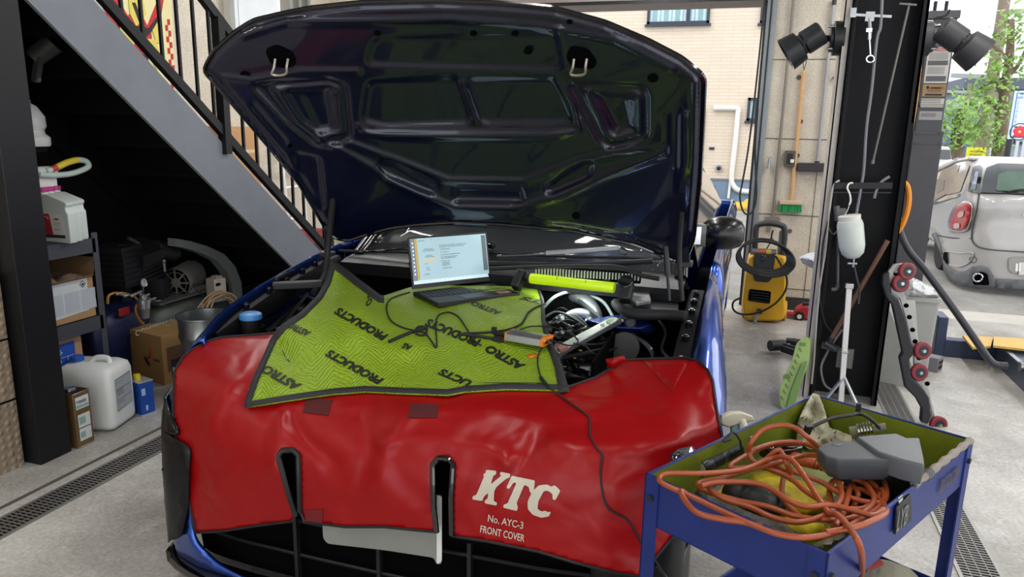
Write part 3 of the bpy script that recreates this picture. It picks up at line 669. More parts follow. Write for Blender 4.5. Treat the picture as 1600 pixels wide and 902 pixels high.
m = MB(); m.bx((CARX-.78, 2.1, .42), (CARX+.78, 3.02, .45)); build('bay_floor', m, M_hole, car, smooth=0)
m = MB(); m.tube([(CARX-.78, 2.14, .79), (CARX-.4, 2.06, .76), (CARX, 2.04, .75), (CARX+.4, 2.06, .76), (CARX+.78, 2.14, .79)], .035, 8); m.bx((CARX-.6, 2.03, .42), (CARX+.6, 2.1, .74)); build('radiator_support', m, M_dkplastic, car)
# cowl: black trough, slatted intake grille, seal strip
m = MB(); m.loft([[Vector((CARX+x, y, z)) for y, z in ((2.98, .93), (2.97, .985), (3.02, 1.0), (3.16, 1.01), (3.2, 1.05), (3.25, .9))] for x in (-.78, -.4, 0, .4, .78)]); build('cowl', m, M_dkplastic, car)
g0 = aY(836, 424, 2.93); g1 = aY(1000, 434, 2.93)
m = MB(); n = 34
m.beam(g0+Vector((0, .02, -.004)), g1+Vector((0, .02, -.004)), .03, .045); m.mi = 1
for i in range(n):
    p = g0.lerp(g1, (i+.5)/n); m.box(p+Vector((0, -.0, 0)), (.0055, .016, .034-.010*i/n))
build('cowl_grille', m, [M_hole, mat('grille_slat_grey', 'a8aaa6', .5)], car, smooth=0)
m = MB(); m.tube([aY(765, 420, 2.9), aY(850, 417, 2.92), aY(930, 416, 2.92), aY(968, 418, 2.9), aY(1000, 430, 2.86), aY(1030, 436, 2.85)], .009, 8); build('cowl_seal', m, M_rubber, car)
m = MB(); m.tube([aY(640, 412, 3.0), aY(760, 412, 3.0), aY(900, 414, 3.0), aY(1020, 408, 3.0)], .012, 8); build('cowl_seal', m, M_rubber, car)
# wipers
def wiper(P, Q, nm='wiper'):
    m = MB(); m.beam(P[0], P[1], .014, .010); m.mi = 1; m.beam(P[1]+Vector((0, 0, .004)), P[2]+Vector((0, 0, .004)), .028, .016); m.mi = 0; m.beam(P[2], P[3], .03, .02)
    t_ = build(nm, m, [M_gloss, mat('wiper_arm_grey', '8e9091', .35, .6)], car, bevel=.002)
    m = MB(); m.tube(Q, .007, 6); build('wiper_blade', m, M_rubber, t_)
wiper([aY(776, 400, 3.0), aY(853, 397, 3.02), aY(968, 389, 3.06), aY(980, 396, 3.06)], [aY(760, 394, 3.06), aY(860, 400, 3.06), aY(1035, 404, 3.08)])
wiper([aY(560, 395, 3.0), aY(640, 388, 3.02), aY(755, 380, 3.06), aY(772, 386, 3.06)], [aY(530, 392, 3.05), aY(640, 394, 3.06), aY(780, 396, 3.1)])
# orange tag on the dash side
m = MB(); p = aY(570, 427, 3.05); m.box(p, (.05, .01, .014)); build('orange_tag', m, mat('orange_plastic', 'd67c1e', .5), car)
# engine: block, intake, hoses, connectors
M_eng = mat('engine_dark', '3a3d42', .5, .4, var=(14, .4), bump=(30, .5, .01))
M_cast = mat('cast_aluminium', '8d9294', .45, .8, var=(10, .3), bump=(30, .4, .006))
m = MB(); m.bx((CARX-.30, 2.35, .45), (CARX+.36, 2.95, .74)); m.bx((CARX-.55, 2.45, .5), (CARX+.55, 2.85, .66))
for i in range(7): m.box((CARX+.02+.05*i, 2.5+.03*(i % 3), .75+.01*(i % 2)), (.04, .10, .05), (10*i, 7*i, 20*i))
eng = build('engine', m, M_eng, car, bevel=.012)
def P3(x, y, z): return aZ(x, y, z)
m = MB(); m.tube([P3(868, 470, .86), P3(890, 462, .90), P3(915, 470, .90), P3(930, 490, .86), P3(932, 512, .80)], .028, 12); m.tube([P3(880, 500, .84), P3(905, 490, .87), P3(930, 500, .84), P3(940, 520, .78)], .022, 12); build('intake_pipe', m, M_cast, eng)
for pts, r, M_ in [([(850, 480, .86), (870, 462, .92), (900, 456, .93), (940, 470, .90), (958, 496, .84)], .007, mat('pale_hose', '9ca8a4', .4)), ([(846, 500, .84), (870, 488, .87), (900, 500, .86), (925, 520, .82)], .006, M_rubber), ([(850, 512, .84), (875, 505, .86), (895, 520, .84), (880, 540, .80)], .009, M_rubber),
                   ([(905, 470, .90), (930, 490, .88), (955, 520, .82)], .008, M_rubber), ([(862, 530, .82), (885, 528, .84), (910, 535, .82), (935, 528, .80)], .012, M_rubber), ([(880, 560, .78), (920, 552, .8), (960, 545, .78), (985, 560, .74)], .010, M_rubber), ([(985, 520, .84), (1010, 540, .80), (1020, 560, .76), (1000, 580, .72)], .012, mat('bay_navy', '0a1026')),
                   ([(1030, 500, .86), (1040, 520, .82), (1034, 545, .78), (1045, 560, .76)], .006, M_cast), ([(860, 545, .8), (850, 560, .78), (870, 575, .76)], .008, M_rubber), ([(845, 492, .86), (835, 480, .9), (842, 468, .92)], .006, mat('pale_hose', '9ca8a4'))]:
    m = MB(); m.tube([P3(*p) for p in pts], r, 8); build('hose', m, M_, eng)
random.seed(11)
for i in range(46):
    x = random.uniform(850, 955); y = random.uniform(470, 545)
    if (x-850)*.5+y > 572: continue
    z = .80+.06*random.random(); s = random.uniform(.010, .024)
    m = MB(); m.box(P3(x, y, z), (s*1.6, s, s*.9), (random.uniform(-40, 40), random.uniform(-40, 40), random.uniform(0, 180)))
    if i % 3 == 0: m.cyl(P3(x, y, z), P3(x+8, y-5, z+.02), s*.5, n=8)
    build('connector', m, [M_dkplastic, M_gloss, M_eng, M_cast, M_dkplastic, mat('pinkish_clip', '9a6e68', .5)][i % 6 if i != 17 else 5], eng, bevel=.002)
for i in range(12):
    x = random.uniform(850, 900); y = random.uniform(475, 540); m = MB()
    m.tube([P3(x, y, .83), P3(x+random.uniform(5, 25), y+random.uniform(-18, 8), .87), P3(x+random.uniform(25, 45), y+random.uniform(-10, 18), .84), P3(x+random.uniform(30, 70), y+random.uniform(-5, 25), .80)], .0035, 6); build('wire_loom', m, M_rubber, eng)
# navy strut tower, airbox, fuse box, washer bottle
m = MB(); c = P3(925+60, 520, .80)
Q = [(905, 505), (960, 494), (1010, 496), (1028, 515), (1010, 524), (965, 522), (935, 515)]
m.loft([[P3(x, y, .83) for x, y in Q], [P3((x-968)*.8+968, (y-509)*.7+503, .875) for x, y in Q]]); m.mi = 1; m.cyl(P3(985, 505, .875), P3(985, 505, .89), .022)
build('strut_tower', m, [mat('bay_navy_gloss', '233a8c', .35, .3, .6), M_eng], car, bevel=.006)
m = MB(); m.box(P3(945, 540, .76), (.12, .07, .09), (0, 0, 15)); build('air_box', m, M_dkplastic, car, bevel=.01)
m = MB(); m.cyl(P3(975, 548, .70), P3(975, 543, .78), .055); m.cyl(P3(975, 543, .78), P3(975, 543, .80), .062); build('reservoir', m, M_dkplastic, car, bevel=.004)
Q = [(885, 562), (900, 555), (945, 558), (962, 568), (955, 580), (925, 590), (895, 580)]
m = MB(); m.loft([[P3(x, y+10, .70) for x, y in Q], [P3(x, y, .765) for x, y in Q], [P3((x-922)*.8+922, (y-570)*.7+567, .78) for x, y in Q]]); m.mi = 1; m.box(P3(907, 548, .80), (.014, .006, .006)); m.box(P3(898, 560, .79), (.012, .005, .006)); build('fuse_box', m, [M_gloss, mat('yellow_mark', 'd6c21e', .5)], car, bevel=.004)
m = MB(); m.box(P3(915, 590, .73), (.26, .10, .05), (0, 0, 10)); m.box(P3(905, 580, .75), (.10, .05, .03), (0, 0, 10)); build('air_duct', m, M_dkplastic, car, bevel=.01)
# silver brace bar
m = MB(); a = P3(866, 553, .84); b = P3(964, 500, .90); c = P3(968, 496, .90)
m.beam(a, b, .045, .02); m.beam(b, P3(985, 500, .86), .05, .012)
for t in (.15, .35, .75, .85): m.cyl(a.lerp(b, t), a.lerp(b, t)+Vector((0, 0, .016)), .008, n=10)
build('brace_bar', m, M_alu, car, bevel=.004)
m = MB(); m.tube([P3(962, 474, .93), P3(975, 486, .93), P3(1000, 492, .93), P3(1040, 492, .94), P3(1072, 494, .95)], .020, 10); build('weather_strip', m, M_rubber, car)
m = MB(); Q = [(985, 446), (1010, 444), (1017, 470), (995, 474), (984, 462)]
m.prism([P3(x, y, .96) for x, y in Q], (0, 0, -.01)); Pm = bpy.data.materials.new('perforated_plate'); Pm.use_nodes = True; nt = Pm.node_tree; b = nt.nodes['Principled BSDF']; b.inputs['Metallic'].default_value = .7; b.inputs['Roughness'].default_value = .4
tc = nt.nodes.new('ShaderNodeTexCoord'); vo = nt.nodes.new('ShaderNodeTexVoronoi'); vo.inputs['Scale'].default_value = 130; vo.inputs['Randomness'].default_value = .1; nt.links.new(tc.outputs['Object'], vo.inputs['Vector']); cr = nt.nodes.new('ShaderNodeValToRGB'); cr.color_ramp.interpolation = 'CONSTANT'; cr.color_ramp.elements[0].color = (.01, .01, .01, 1); cr.color_ramp.elements[1].color = (.45, .45, .46, 1); cr.color_ramp.elements[1].position = .38; nt.links.new(vo.outputs['Distance'], cr.inputs[0]); nt.links.new(cr.outputs[0], b.inputs['Base Color'])
build('heat_shield', m, Pm, car, smooth=0)
Q = [(965, 455), (1060, 440), (1060, 490), (970, 490)]; m = MB(); m.prism([P3(x, y, .925) for x, y in Q], (0, 0, -.02)); build('bay_cover', m, mat('bay_cover_grey', '33373a', .5), car)
# left side of the bay
for pts, r, M_ in [([(415, 520, .80), (440, 500, .82), (470, 470, .85)], .012, M_dkplastic), ([(435, 518, .80), (455, 490, .84), (480, 460, .88)], .010, M_dkplastic), ([(370, 515, .82), (400, 480, .86), (430, 450, .90)], .008, M_dark_metal), ([(390, 510, .80), (412, 476, .85), (428, 462, .88)], .010, M_rubber), ([(455, 520, .78), (460, 490, .82), (476, 480, .84)], .018, M_rubber)]:
    m = MB(); m.tube([P3(*p) for p in pts], r, 8); build('hose', m, M_, car)
m = MB(); p = P3(392, 497, .885); m.cyl(p, p+Vector((0, 0, -.06)), .04, .035); build('washer_neck', m, M_dkplastic, car); m = MB(); m.lathe([(0, .014), (.028, .014), (.040, .008), (.042, 0), (.042, -.01), (0, -.01)], Matrix.Translation(p+Vector((0, 0, .008)))); build('washer_cap', m, mat('blue_cap', '3b7fc0', .4), car)
m = MB(); m.beam(P3(425, 447, .95), P3(505, 444, .95), .05, .03); m.beam(P3(430, 437, .97), P3(505, 400, 1.0), .02, .02); m.beam(P3(440, 440, .95), P3(500, 410, .98), .012, .012); build('bay_brace', m, M_dkplastic, car, bevel=.006)
random.seed(5)
for i in range(20):
    x = random.uniform(385, 500); y = random.uniform(460, 520)
    if x > 505-(y-460)*.9: continue
    m = MB(); s = random.uniform(.015, .035); m.box(P3(x, y, random.uniform(.74, .82)), (s*1.5, s, s), (random.uniform(-30, 30), random.uniform(-30, 30), random.uniform(0, 180))); build('bay_module', m, [M_dkplastic, M_gloss, M_eng][i % 3], car, bevel=.004)
m = MB(); m.box(P3(375, 515, .82), (.16, .12, .05), (0, 8, 10)); m.box(P3(465, 484, .84), (.05, .03, .03), (0, 20, 30)); build('bay_panel', m, M_dkplastic, car, bevel=.01)
# hinges, stay, hood lift strut
for x, y in ((512, 385), (1072, 400)):
    m = MB(); p = aY(x, y-30, 2.86); q = aY(x, y+12, 2.92); m.beam(p, q, .03, .02); m.cyl(p+Vector((-.02, 0, 0)), p+Vector((.02, 0, 0)), .018); m.box(q, (.05, .06, .02)); build('hood_hinge', m, M_dark_metal, car, bevel=.003)
m = MB(); a = aY(1040, 385, 2.84); b = aY(1046, 470, 2.8); m.cyl(a, a.lerp(b, .55), .011); m.cyl(a.lerp(b, .5), b, .006); build('lift_strut', m, M_dkplastic, car)
m = MB(); m.tube([aY(522, 300, 2.75), aY(516, 350, 2.78), aY(512, 395, 2.78), aY(508, 430, 2.72), aY(490, 458, 2.6)], .014, 8); build('hood_seal', m, M_rubber, car)
m = MB(); m.tube([aY(1066, 330, 2.72), aY(1062, 380, 2.76), aY(1062, 420, 2.76), aY(1066, 470, 2.75)], .009, 8); build('hood_seal', m, M_rubber, car)
# ================================================================== RED FENDER COVER
M_redv = bpy.data.materials.new('red_vinyl'); M_redv.use_nodes = True; nt = M_redv.node_tree; b = nt.nodes['Principled BSDF']
b.inputs['Base Color'].default_value = srgb('c40d12'); b.inputs['Roughness'].default_value = .36; b.inputs['Specular IOR Level'].default_value = .3
tc = nt.nodes.new('ShaderNodeTexCoord'); n1 = nt.nodes.new('ShaderNodeTexNoise'); n1.inputs['Scale'].default_value = 3; n1.inputs['Detail'].default_value = 5; nt.links.new(tc.outputs['Object'], n1.inputs['Vector'])
cr = nt.nodes.new('ShaderNodeValToRGB'); cr.color_ramp.elements[0].color = srgb('840408'); cr.color_ramp.elements[1].color = srgb('9c060b'); nt.links.new(n1.outputs['Fac'], cr.inputs[0]); nt.links.new(cr.outputs[0], b.inputs['Base Color'])
mr = nt.nodes.new('ShaderNodeMapRange'); mr.inputs[3].default_value = .26; mr.inputs[4].default_value = .46; nt.links.new(n1.outputs['Fac'], mr.inputs[0]); nt.links.new(mr.outputs[0], b.inputs['Roughness'])
n2 = nt.nodes.new('ShaderNodeTexNoise'); n2.inputs['Scale'].default_value = 5; n2.inputs['Detail'].default_value = 2; n2.inputs['Distortion'].default_value = .6; nt.links.new(tc.outputs['Object'], n2.inputs['Vector'])
bp = nt.nodes.new('ShaderNodeBump'); bp.inputs['Strength'].default_value = .5; bp.inputs['Distance'].default_value = .03; nt.links.new(n2.outputs['Fac'], bp.inputs['Height']); nt.links.new(bp.outputs[0], b.inputs['Normal'])
CS = Surf([(300, 548, 'X', -1.83), (345, 527, 'Y', 2.10), (420, 523, 'Y', 2.15), (274, 582, 'Y', 1.93), (640, 560, 'Y', 2.18), (890, 602, 'Y', 2.12), (960, 575, 'Y', 2.28), (1000, 562, 'Y', 2.34), (1070, 560, 'Y', 2.28), (1098, 568, 'Y', 2.20), (1113, 590, 'Y', 2.12),
           (420, 640, 'Y', 1.83), (640, 640, 'Y', 1.86), (760, 650, 'Y', 1.86), (900, 680, 'Y', 1.83), (1060, 690, 'Y', 1.87),
           (271, 650, 'Y', 1.865), (285, 740, 'Y', 1.825), (305, 830, 'Y', 1.79), (450, 720, 'Y', 1.755), (640, 740, 'Y', 1.735), (805, 770, 'Y', 1.72), (960, 780, 'Y', 1.73),
           (450, 820, 'Y', 1.755), (700, 838, 'Y', 1.72), (830, 865, 'Y', 1.71), (1000, 900, 'Y', 1.74), (1128, 690, 'Y', 1.98), (1120, 620, 'Y', 2.08), (1080, 800, 'Y', 1.86), (350, 700, 'Y', 1.775), (340, 600, 'Y', 1.85), (350, 800, 'Y', 1.77)])
for L, a, w in [([(600, 690), (680, 688), (760, 700), (790, 720)], .012, 14), ([(640, 650), (620, 672), (600, 700), (590, 760)], .008, 12), ([(790, 700), (795, 760), (780, 800)], .008, 12), ([(870, 690), (900, 700), (980, 700), (1060, 690), (1120, 660)], .016, 16), ([(840, 690), (825, 720), (800, 745)], -.010, 14), ([(440, 650), (435, 690), (425, 740)], .010, 10), ([(455, 650), (480, 690), (520, 720)], -.012, 12),
                ([(560, 650), (580, 680), (575, 740)], -.008, 16), ([(400, 560), (350, 620), (310, 700)], .010, 12), ([(330, 650), (350, 740), (320, 820)], .006, 14), ([(760, 640), (860, 655), (920, 645), (1000, 600)], .010, 12), ([(900, 740), (950, 800), (980, 860)], -.006, 24), ([(1000, 575), (1020, 600), (1040, 625)], -.006, 6), ([(1085, 565), (1045, 610)], .006, 5), ([(590, 740), (640, 800)], .005, 20), ([(1080, 600), (1095, 650), (1085, 690)], -.008, 14)]: CS.mod.append(ridge(L, a, w))
CS.mod.append(lambda x, y: .006*nz(x/70, y/70, 3)+.003*nz(x/28, y/28, 9))
slot1 = [(463, 812), (452, 776), (434, 712), (439, 704), (458, 703), (465, 710), (467, 760), (470, 818)]
slot2 = [(682, 836), (676, 790), (675, 726), (683, 716), (700, 716), (709, 724), (705, 780), (702, 838)]
CO = [(272, 582), (284, 560), (300, 546), (322, 534), (345, 527), (400, 523), (430, 520), (445, 560), (480, 590), (640, 600), (840, 600), (880, 606), (892, 603), (930, 590), (950, 578), (975, 562), (1010, 561), (1070, 559), (1092, 565), (1106, 578), (1114, 595), (1120, 640), (1130, 690), (1118, 730), (1060, 830), (1000, 902), (960, 895), (900, 880), (840, 862), (760, 846), (706, 838)] + [(705, 780), (709, 724), (700, 716), (683, 716), (675, 726), (676, 790), (682, 832)] + [(600, 824), (540, 824), (476, 816)] + [(469, 800), (466, 710), (458, 703), (440, 704), (434, 712), (452, 776), (462, 806)] + [(456, 815), (400, 822), (350, 830), (306, 833), (296, 790), (284, 740), (275, 690), (270, 640)]
cover = thing('fender_cover', (CARX, 1.8, .4), 'red vinyl front cover with white lettering draped over the nose of the blue car', 'car cover')
m = MB(); m.add(*sheet(CO, lambda x, y: CS(x, y), 7)); build('cover_sheet', m, M_redv, cover, solid=.003, smooth=80)
M_trim = mat('black_piping', '141416', .5)
i0 = CO.index((322, 534))
Ed = densify(CO[-8:]+CO[:4], 9, False)
m = MB(); m.tube([CS(x, y, .002) for x, y in densify(CO, 9)], .0042, 6, closed=True, k=1); build('piping', m, M_trim, cover)
for s in ([(469, 800), (466, 712), (458, 704), (440, 705), (435, 713), (452, 776), (462, 806)], [(706, 836), (705, 780), (708, 725), (700, 717), (684, 717), (676, 727), (677, 790), (682, 832)]):
    m = MB(); m.tube([CS(x, y, .003) for x, y in densify(s, 8, False)], .0085, 8, k=1); build('slot_binding', m, M_gloss if s[0][0] > 600 else M_trim, cover)
def patch(P, name, M_, lift=.003, par=cover, S=None, step=8, **k):
    S = S or CS; m = MB(); m.add(*sheet(P, lambda x, y: S(x, y, lift), step)); return build(name, m, M_, par, smooth=80, **k)
M_dred = mat('dark_red_hook_pad', '4e070a', .8)
patch([(478, 622), (520, 624), (513, 649), (473, 645)], 'hook_pad', M_dred); patch([(641, 630), (685, 632), (683, 653), (637, 653)], 'hook_pad', M_dred); patch([(478, 797), (505, 797), (503, 818), (476, 817)], 'hook_pad', mat('faded_red_pad', '6e080b', .7))
m = MB(); m.add(*sheet([(946, 562), (975, 556), (978, 564), (962, 574), (950, 576)], lambda x, y: aY(x, y, 2.27), 8)); build('cover_tab', m, M_redv, cover, solid=.003)
m = MB(); m.add(*sheet([(1005, 563), (1076, 563), (1050, 612)], lambda x, y: CS(x, y, .006), 10)); build('corner_gusset', m, M_redv, cover, solid=.002)
# lettering
M_let = mat('cream_lettering', 'c9bfab', .6)
def K2(P): return [(660+x/2.6375, 560+y/2.6375) for x, y in P]
KK = K2([(262, 460), (305, 464), (303, 480), (292, 484), (282, 520), (325, 484), (318, 478), (322, 468), (362, 476), (360, 492), (346, 496), (306, 530), (296, 548), (294, 590), (308, 594), (306, 608), (256, 598), (258, 584), (268, 580), (272, 556), (262, 562), (252, 574), (247, 586), (255, 590), (246, 586), (240, 588), (205, 582), (208, 568), (222, 564), (254, 488), (250, 478), (260, 474)])
TT = K2([(368, 484), (464, 504), (458, 556), (444, 556), (438, 530), (420, 522), (388, 598), (394, 614), (390, 630), (332, 616), (336, 602), (350, 600), (388, 514), (376, 512), (356, 540), (346, 534)])
CC = K2([(514, 520), (532, 530), (542, 524), (549, 526), (569, 546), (548, 586), (536, 582), (536, 560), (518, 546), (500, 548), (478, 590), (474, 620), (490, 632), (508, 628), (514, 634), (530, 632), (522, 652), (490, 658), (455, 646), (434, 622), (434, 590), (452, 550), (480, 524)])
for nm, P in (('letter_k', KK), ('letter_t', TT), ('letter_c', CC)): patch(rpoly(P, 2, 2), nm, M_let, .003, step=6)
def px_text(t, S, a, b, up, M_, name, par, lift=.0035, **k):
    m = MB(); put_text(m, t, lambda u, v: S(a[0]+(b[0]-a[0])*u+up[0]*v, a[1]+(b[1]-a[1])*u+up[1]*v, lift), width=True, **k); return build(name, m, M_, par, smooth=0)
px_text('No. AYC-3', CS, (762, 815), (817, 827), (1.2, -11), M_let, 'lettering', cover, bold=.012)
px_text('FRONT COVER', CS, (750, 832), (819, 847), (1.2, -11), M_let, 'lettering', cover, bold=.012)

# ================================================================== GREEN QUILTED MAT
def cw(x, y, l=.012): return ('W', CS.w(x, y)-l)
MSa = [(383, 635)+cw(383, 635), (450, 615)+cw(450, 615), (540, 614)+cw(540, 614), (640, 610)+cw(640, 612), (725, 608)+cw(725, 610), (888, 608)+cw(888, 608, .02), (400, 585)+cw(400, 585), (412, 560, 'Y', 2.08),
       (440, 520, 'Z', .90), (480, 475, 'Z', .95), (505, 445, 'Y', 2.62), (519, 413, 'Y', 2.72), (592, 466, 'Y', 2.56), (560, 480, 'Z', .955), (640, 455, 'Z', .93), (700, 470, 'Z', .93), (800, 465, 'Z', .935), (850, 455, 'Z', .93), (852, 500, 'Z', .91), (865, 545, 'Z', .87), (640, 540, 'Z', .885), (720, 520, 'Z', .905), (560, 550, 'Z', .87), (800, 560, 'Z', .85), (640, 580, 'Z', .835)]
MSf = Surf(MSa)
for L, a, w in [([(440, 540), (540, 530), (620, 545), (700, 530)], .006, 14), ([(560, 470), (580, 500), (560, 520)], .012, 12), ([(600, 480), (590, 510)], -.008, 10), ([(610, 600), (700, 570), (800, 580)], .005, 16), ([(430, 590), (520, 575), (600, 590)], .004, 16), ([(500, 460), (560, 468), (590, 478)], -.012, 8)]: MSf.mod.append(ridge(L, a, w))
MSf.mod.append(lambda x, y: .003*nz(x/40, y/25, 1))
MSf.over = (CS, [(x, y) for x, y in CO if y < 835], .016)
MO = [(517, 408), (527, 410), (560, 436), (595, 462), (600, 462), (640, 449), (700, 446), (842, 448), (850, 470), (852, 500), (860, 530), (878, 570), (889, 610), (850, 609), (790, 608), (727, 612), (700, 617), (640, 615), (570, 612), (520, 616), (450, 626), (383, 637), (382, 630), (396, 590), (412, 555), (424, 528), (440, 508), (470, 488), (496, 462), (508, 440)]
M_q = bpy.data.materials.new('lime_quilted_fabric'); M_q.use_nodes = True; nt = M_q.node_tree; b = nt.nodes['Principled BSDF']; L = nt.links.new
b.inputs['Base Color'].default_value = srgb('809c18'); b.inputs['Roughness'].default_value = .42
def MN(op, a, b_=None, c=None):
    n = nt.nodes.new('ShaderNodeMath'); n.operation = op
    for i, v in enumerate((a, b_, c)):
        if v is None: continue
        if isinstance(v, (int, float)): n.inputs[i].default_value = v
        else: L(v, n.inputs[i])
    return n.outputs[0]
tc = nt.nodes.new('ShaderNodeTexCoord'); nn = nt.nodes.new('ShaderNodeTexNoise'); nn.inputs['Scale'].default_value = 5; L(tc.outputs['Object'], nn.inputs['Vector'])
sp = nt.nodes.new('ShaderNodeSeparateXYZ'); L(tc.outputs['Object'], sp.inputs[0])
xx = MN('MULTIPLY_ADD', nn.outputs['Fac'], .09, sp.outputs[0]); yy = MN('MULTIPLY_ADD', nn.outputs['Fac'], .09, sp.outputs[1])
rx = MN('ADD', MN('MULTIPLY', xx, .87), MN('MULTIPLY', yy, .5)); ry = MN('SUBTRACT', MN('MULTIPLY', yy, .87), MN('MULTIPLY', xx, .5))
zig = MN('PINGPONG', rx, .055); v = MN('ADD', ry, MN('MULTIPLY', zig, 1.1)); st = MN('PINGPONG', v, .009)
hgt = MN('POWER', MN('MULTIPLY', st, 111), .45); n3 = nt.nodes.new('ShaderNodeTexNoise'); n3.inputs['Scale'].default_value = 70; n3.inputs['Detail'].default_value = 3; L(tc.outputs['Object'], n3.inputs['Vector'])
hh = MN('MULTIPLY_ADD', n3.outputs['Fac'], 2.0, hgt); bp = nt.nodes.new('ShaderNodeBump'); bp.inputs['Strength'].default_value = .9; bp.inputs['Distance'].default_value = .0035; L(hh, bp.inputs['Height']); L(bp.outputs[0], b.inputs['Normal'])
cr = nt.nodes.new('ShaderNodeValToRGB'); cr.color_ramp.elements[0].color = srgb('5e760e'); cr.color_ramp.elements[1].color = srgb('839f19'); cr.color_ramp.elements[1].position = .35; L(hgt, cr.inputs[0]); L(cr.outputs[0], b.inputs['Base Color'])
quilt = thing('quilted_mat', (-1.1, 2.3, .8), 'lime green quilted mat with black edging spread over the engine bay', 'work mat')
m = MB(); m.add(*sheet(MO, lambda x, y: MSf(x, y), 6)); build('mat_sheet', m, M_q, quilt, solid=.006, smooth=80)
# black edge binding: strip inside the outline
def strip(pl, wid, S, lift):
    m = MB(); A = densify(pl, 8, False); rows = [[], [], []]
    for i, (x, y) in enumerate(A):
        a = A[max(i-1, 0)]; b_ = A[min(i+1, len(A)-1)]; dx, dy = b_[0]-a[0], b_[1]-a[1]; l = math.hypot(dx, dy); nx, ny = dy/l, -dx/l
        w_ = wid(i/(len(A)-1)) if callable(wid) else wid
        rows[0].append(S(x, y, 0)); rows[1].append(S(x+nx*w_*.5, y+ny*w_*.5, lift)); rows[2].append(S(x+nx*w_, y+ny*w_, lift*.6))
    m.grid(rows); return m
M_bind = mat('charcoal_binding', '232428', .75, bump=(60, .4, .003))
def seg(i, j): return MO[i:j+1]
for pl, w_ in [(MO[21:] + [(517, 408)], 9), (MO[12:22], 8), (MO[7:13], lambda t: 3+13*t), (MO[0:5], 11)]:
    m = strip(pl, (lambda t, w_=w_: -w_(t)) if callable(w_) else -w_, MSf, .006); build('edge_binding', m, M_bind, quilt, solid=.004, solid_off=0, smooth=80)
M_ink = mat('black_ink', '15180c', .6)
def mtxt(t, a, b_, up, **k): px_text(t, MSf, a, b_, up, M_ink, 'lettering', quilt, lift=.004, bold=.05, shear=.35, **k)
mtxt('ASTRO', (822, 571), (763, 538), (-6, 10)); mtxt('PRODUCTS', (752, 532), (667, 497), (-4, 11))
mtxt('ASTRO', (785, 488), (738, 470), (-3, 6)); mtxt('PRODUCTS', (607, 524), (527, 479), (-6, 10)); mtxt('ASTRO', (487, 519), (452, 503), (-5, 8)); mtxt('PRODUCTS', (600, 593), (513, 545), (-6, 10)); mtxt('ASTRO', (472, 602), (414, 569), (-7, 11)); mtxt('UCTS', (738, 596), (688, 575), (-5, 9)); mtxt('RO', (584, 456), (579, 478), (-8, 1)); mtxt('AS', (645, 541), (630, 535), (-3, 8)); mtxt('TS', (846, 470), (812, 462), (-2, 5))
# ================================================================== THINGS ON THE MAT
def onm(x, y, l=.01): return MSf(x, y, l)
# laptop
zt = .945
lw = aZ(645, 456, zt); rw = aZ(762, 441, zt); rf = aZ(803, 459, zt); lf = aZ(668, 474, zt)
xd = ((rw-lw)+(rf-lf)).normalized(); dd = ((lf-lw)+(rf-rw))/2
W_ = ((rw-lw).length+(rf-lf).length)/2; D_ = max(.20, min(dd.length, .25))
T = frame(lw, xd, z=(0, 0, 1))        # x right, y away
lap = thing('laptop', lw, 'black laptop with lit screen standing on the green mat', 'laptop')
m = MB(T); m.prism([(0, 0, -.018), (W_, 0, -.018), (W_+.0, -D_, -.018), (0, -D_, -.018)], (0, 0, .018)); base = build('keyboard_base', m, mat('laptop_black', '191a1d', .45), lap, bevel=.003)
m = MB(T)
for r in range(6):
    for c in range(15):
        m.box((.018+c*(W_-.036)/14.0, -.03-r*.0175, .001), ((W_-.036)/14*.82, .0140, .0025))
build('keys', m, mat('key_grey', '24262a', .5), base, smooth=0)
m = MB(T); m.box((W_*.48, -D_+.045, .0006), (.10, .06, .001)); build('touchpad', m, mat('touchpad', '222327', .35), base, smooth=0)
m = MB(T); m.box((W_*.86, -D_+.045, .0008), (.055, .035, .001)); m.mi = 1; m.box((W_*.86, -D_+.045, .0012), (.025, .012, .001)); build('sticker', m, [mat('tan_sticker', 'a07a56', .5), mat('sticker_dark', '5a3c2a', .5)], base, smooth=0)
TLp, TRp, BLp, BRp = (634, 372), (752, 365), (647, 458), (762, 443)
# lid plane through hinge edge, leaning back
ang = R(12); up = (T.to_3x3() @ Vector((0, math.sin(ang), math.cos(ang))))
Hh = .218
LT = frame(lw+Vector((0, 0, .004))+up*.002, xd, y=up)
m = MB(LT); m.prism([(x, y, 0) for x, y in rpoly([(0, .004), (W_, .004), (W_, Hh), (0, Hh)], .006)], (0, 0, -.007)); lid = build('lid', m, mat('laptop_black', '191a1d'), lap)
bz = .008
scr = mat('lit_screen', 'a9c6cf', .3, emit=.26, var=(2, .04)); 
m = MB(LT); m.prism([(x, y, .0005) for x, y in [(bz, .022), (W_-bz, .022), (W_-bz, Hh-bz), (bz, Hh-bz)]], (0, 0, .0006)); sc = build('screen', m, scr, lid, smooth=0)
def srect(x0, y0, x1, y1, hh, e, nm, z=.0015):
    m = MB(LT); w = W_-2*bz; h = Hh-bz-.022
    m.prism([(bz+x*w, .022+y*h, z) for x, y in ((x0, y0), (x1, y0), (x1, y1), (x0, y1))], (0, 0, .0004)); return build(nm, m, mat('scr_'+hh, hh, .4, emit=e, var=(4, .03)), sc, smooth=0)
srect(0, 0, 1, .075, 'b9cdd2', .5, 'taskbar'); srect(0, .075, .055, 1, '6f7b85', .3, 'desktop_strip'); srect(.055, .10, .085, 1, 'b79a4a', .35, 'window_edge'); srect(.88, .16, .99, .97, '5b666b', .28, 'scroll_area'); srect(.085, .125, .93, .99, 'a9c6cf', .26, 'page', .0019); srect(.16, .49, .33, .53, 'c9a873', .5, 'orange_bar', .0026)
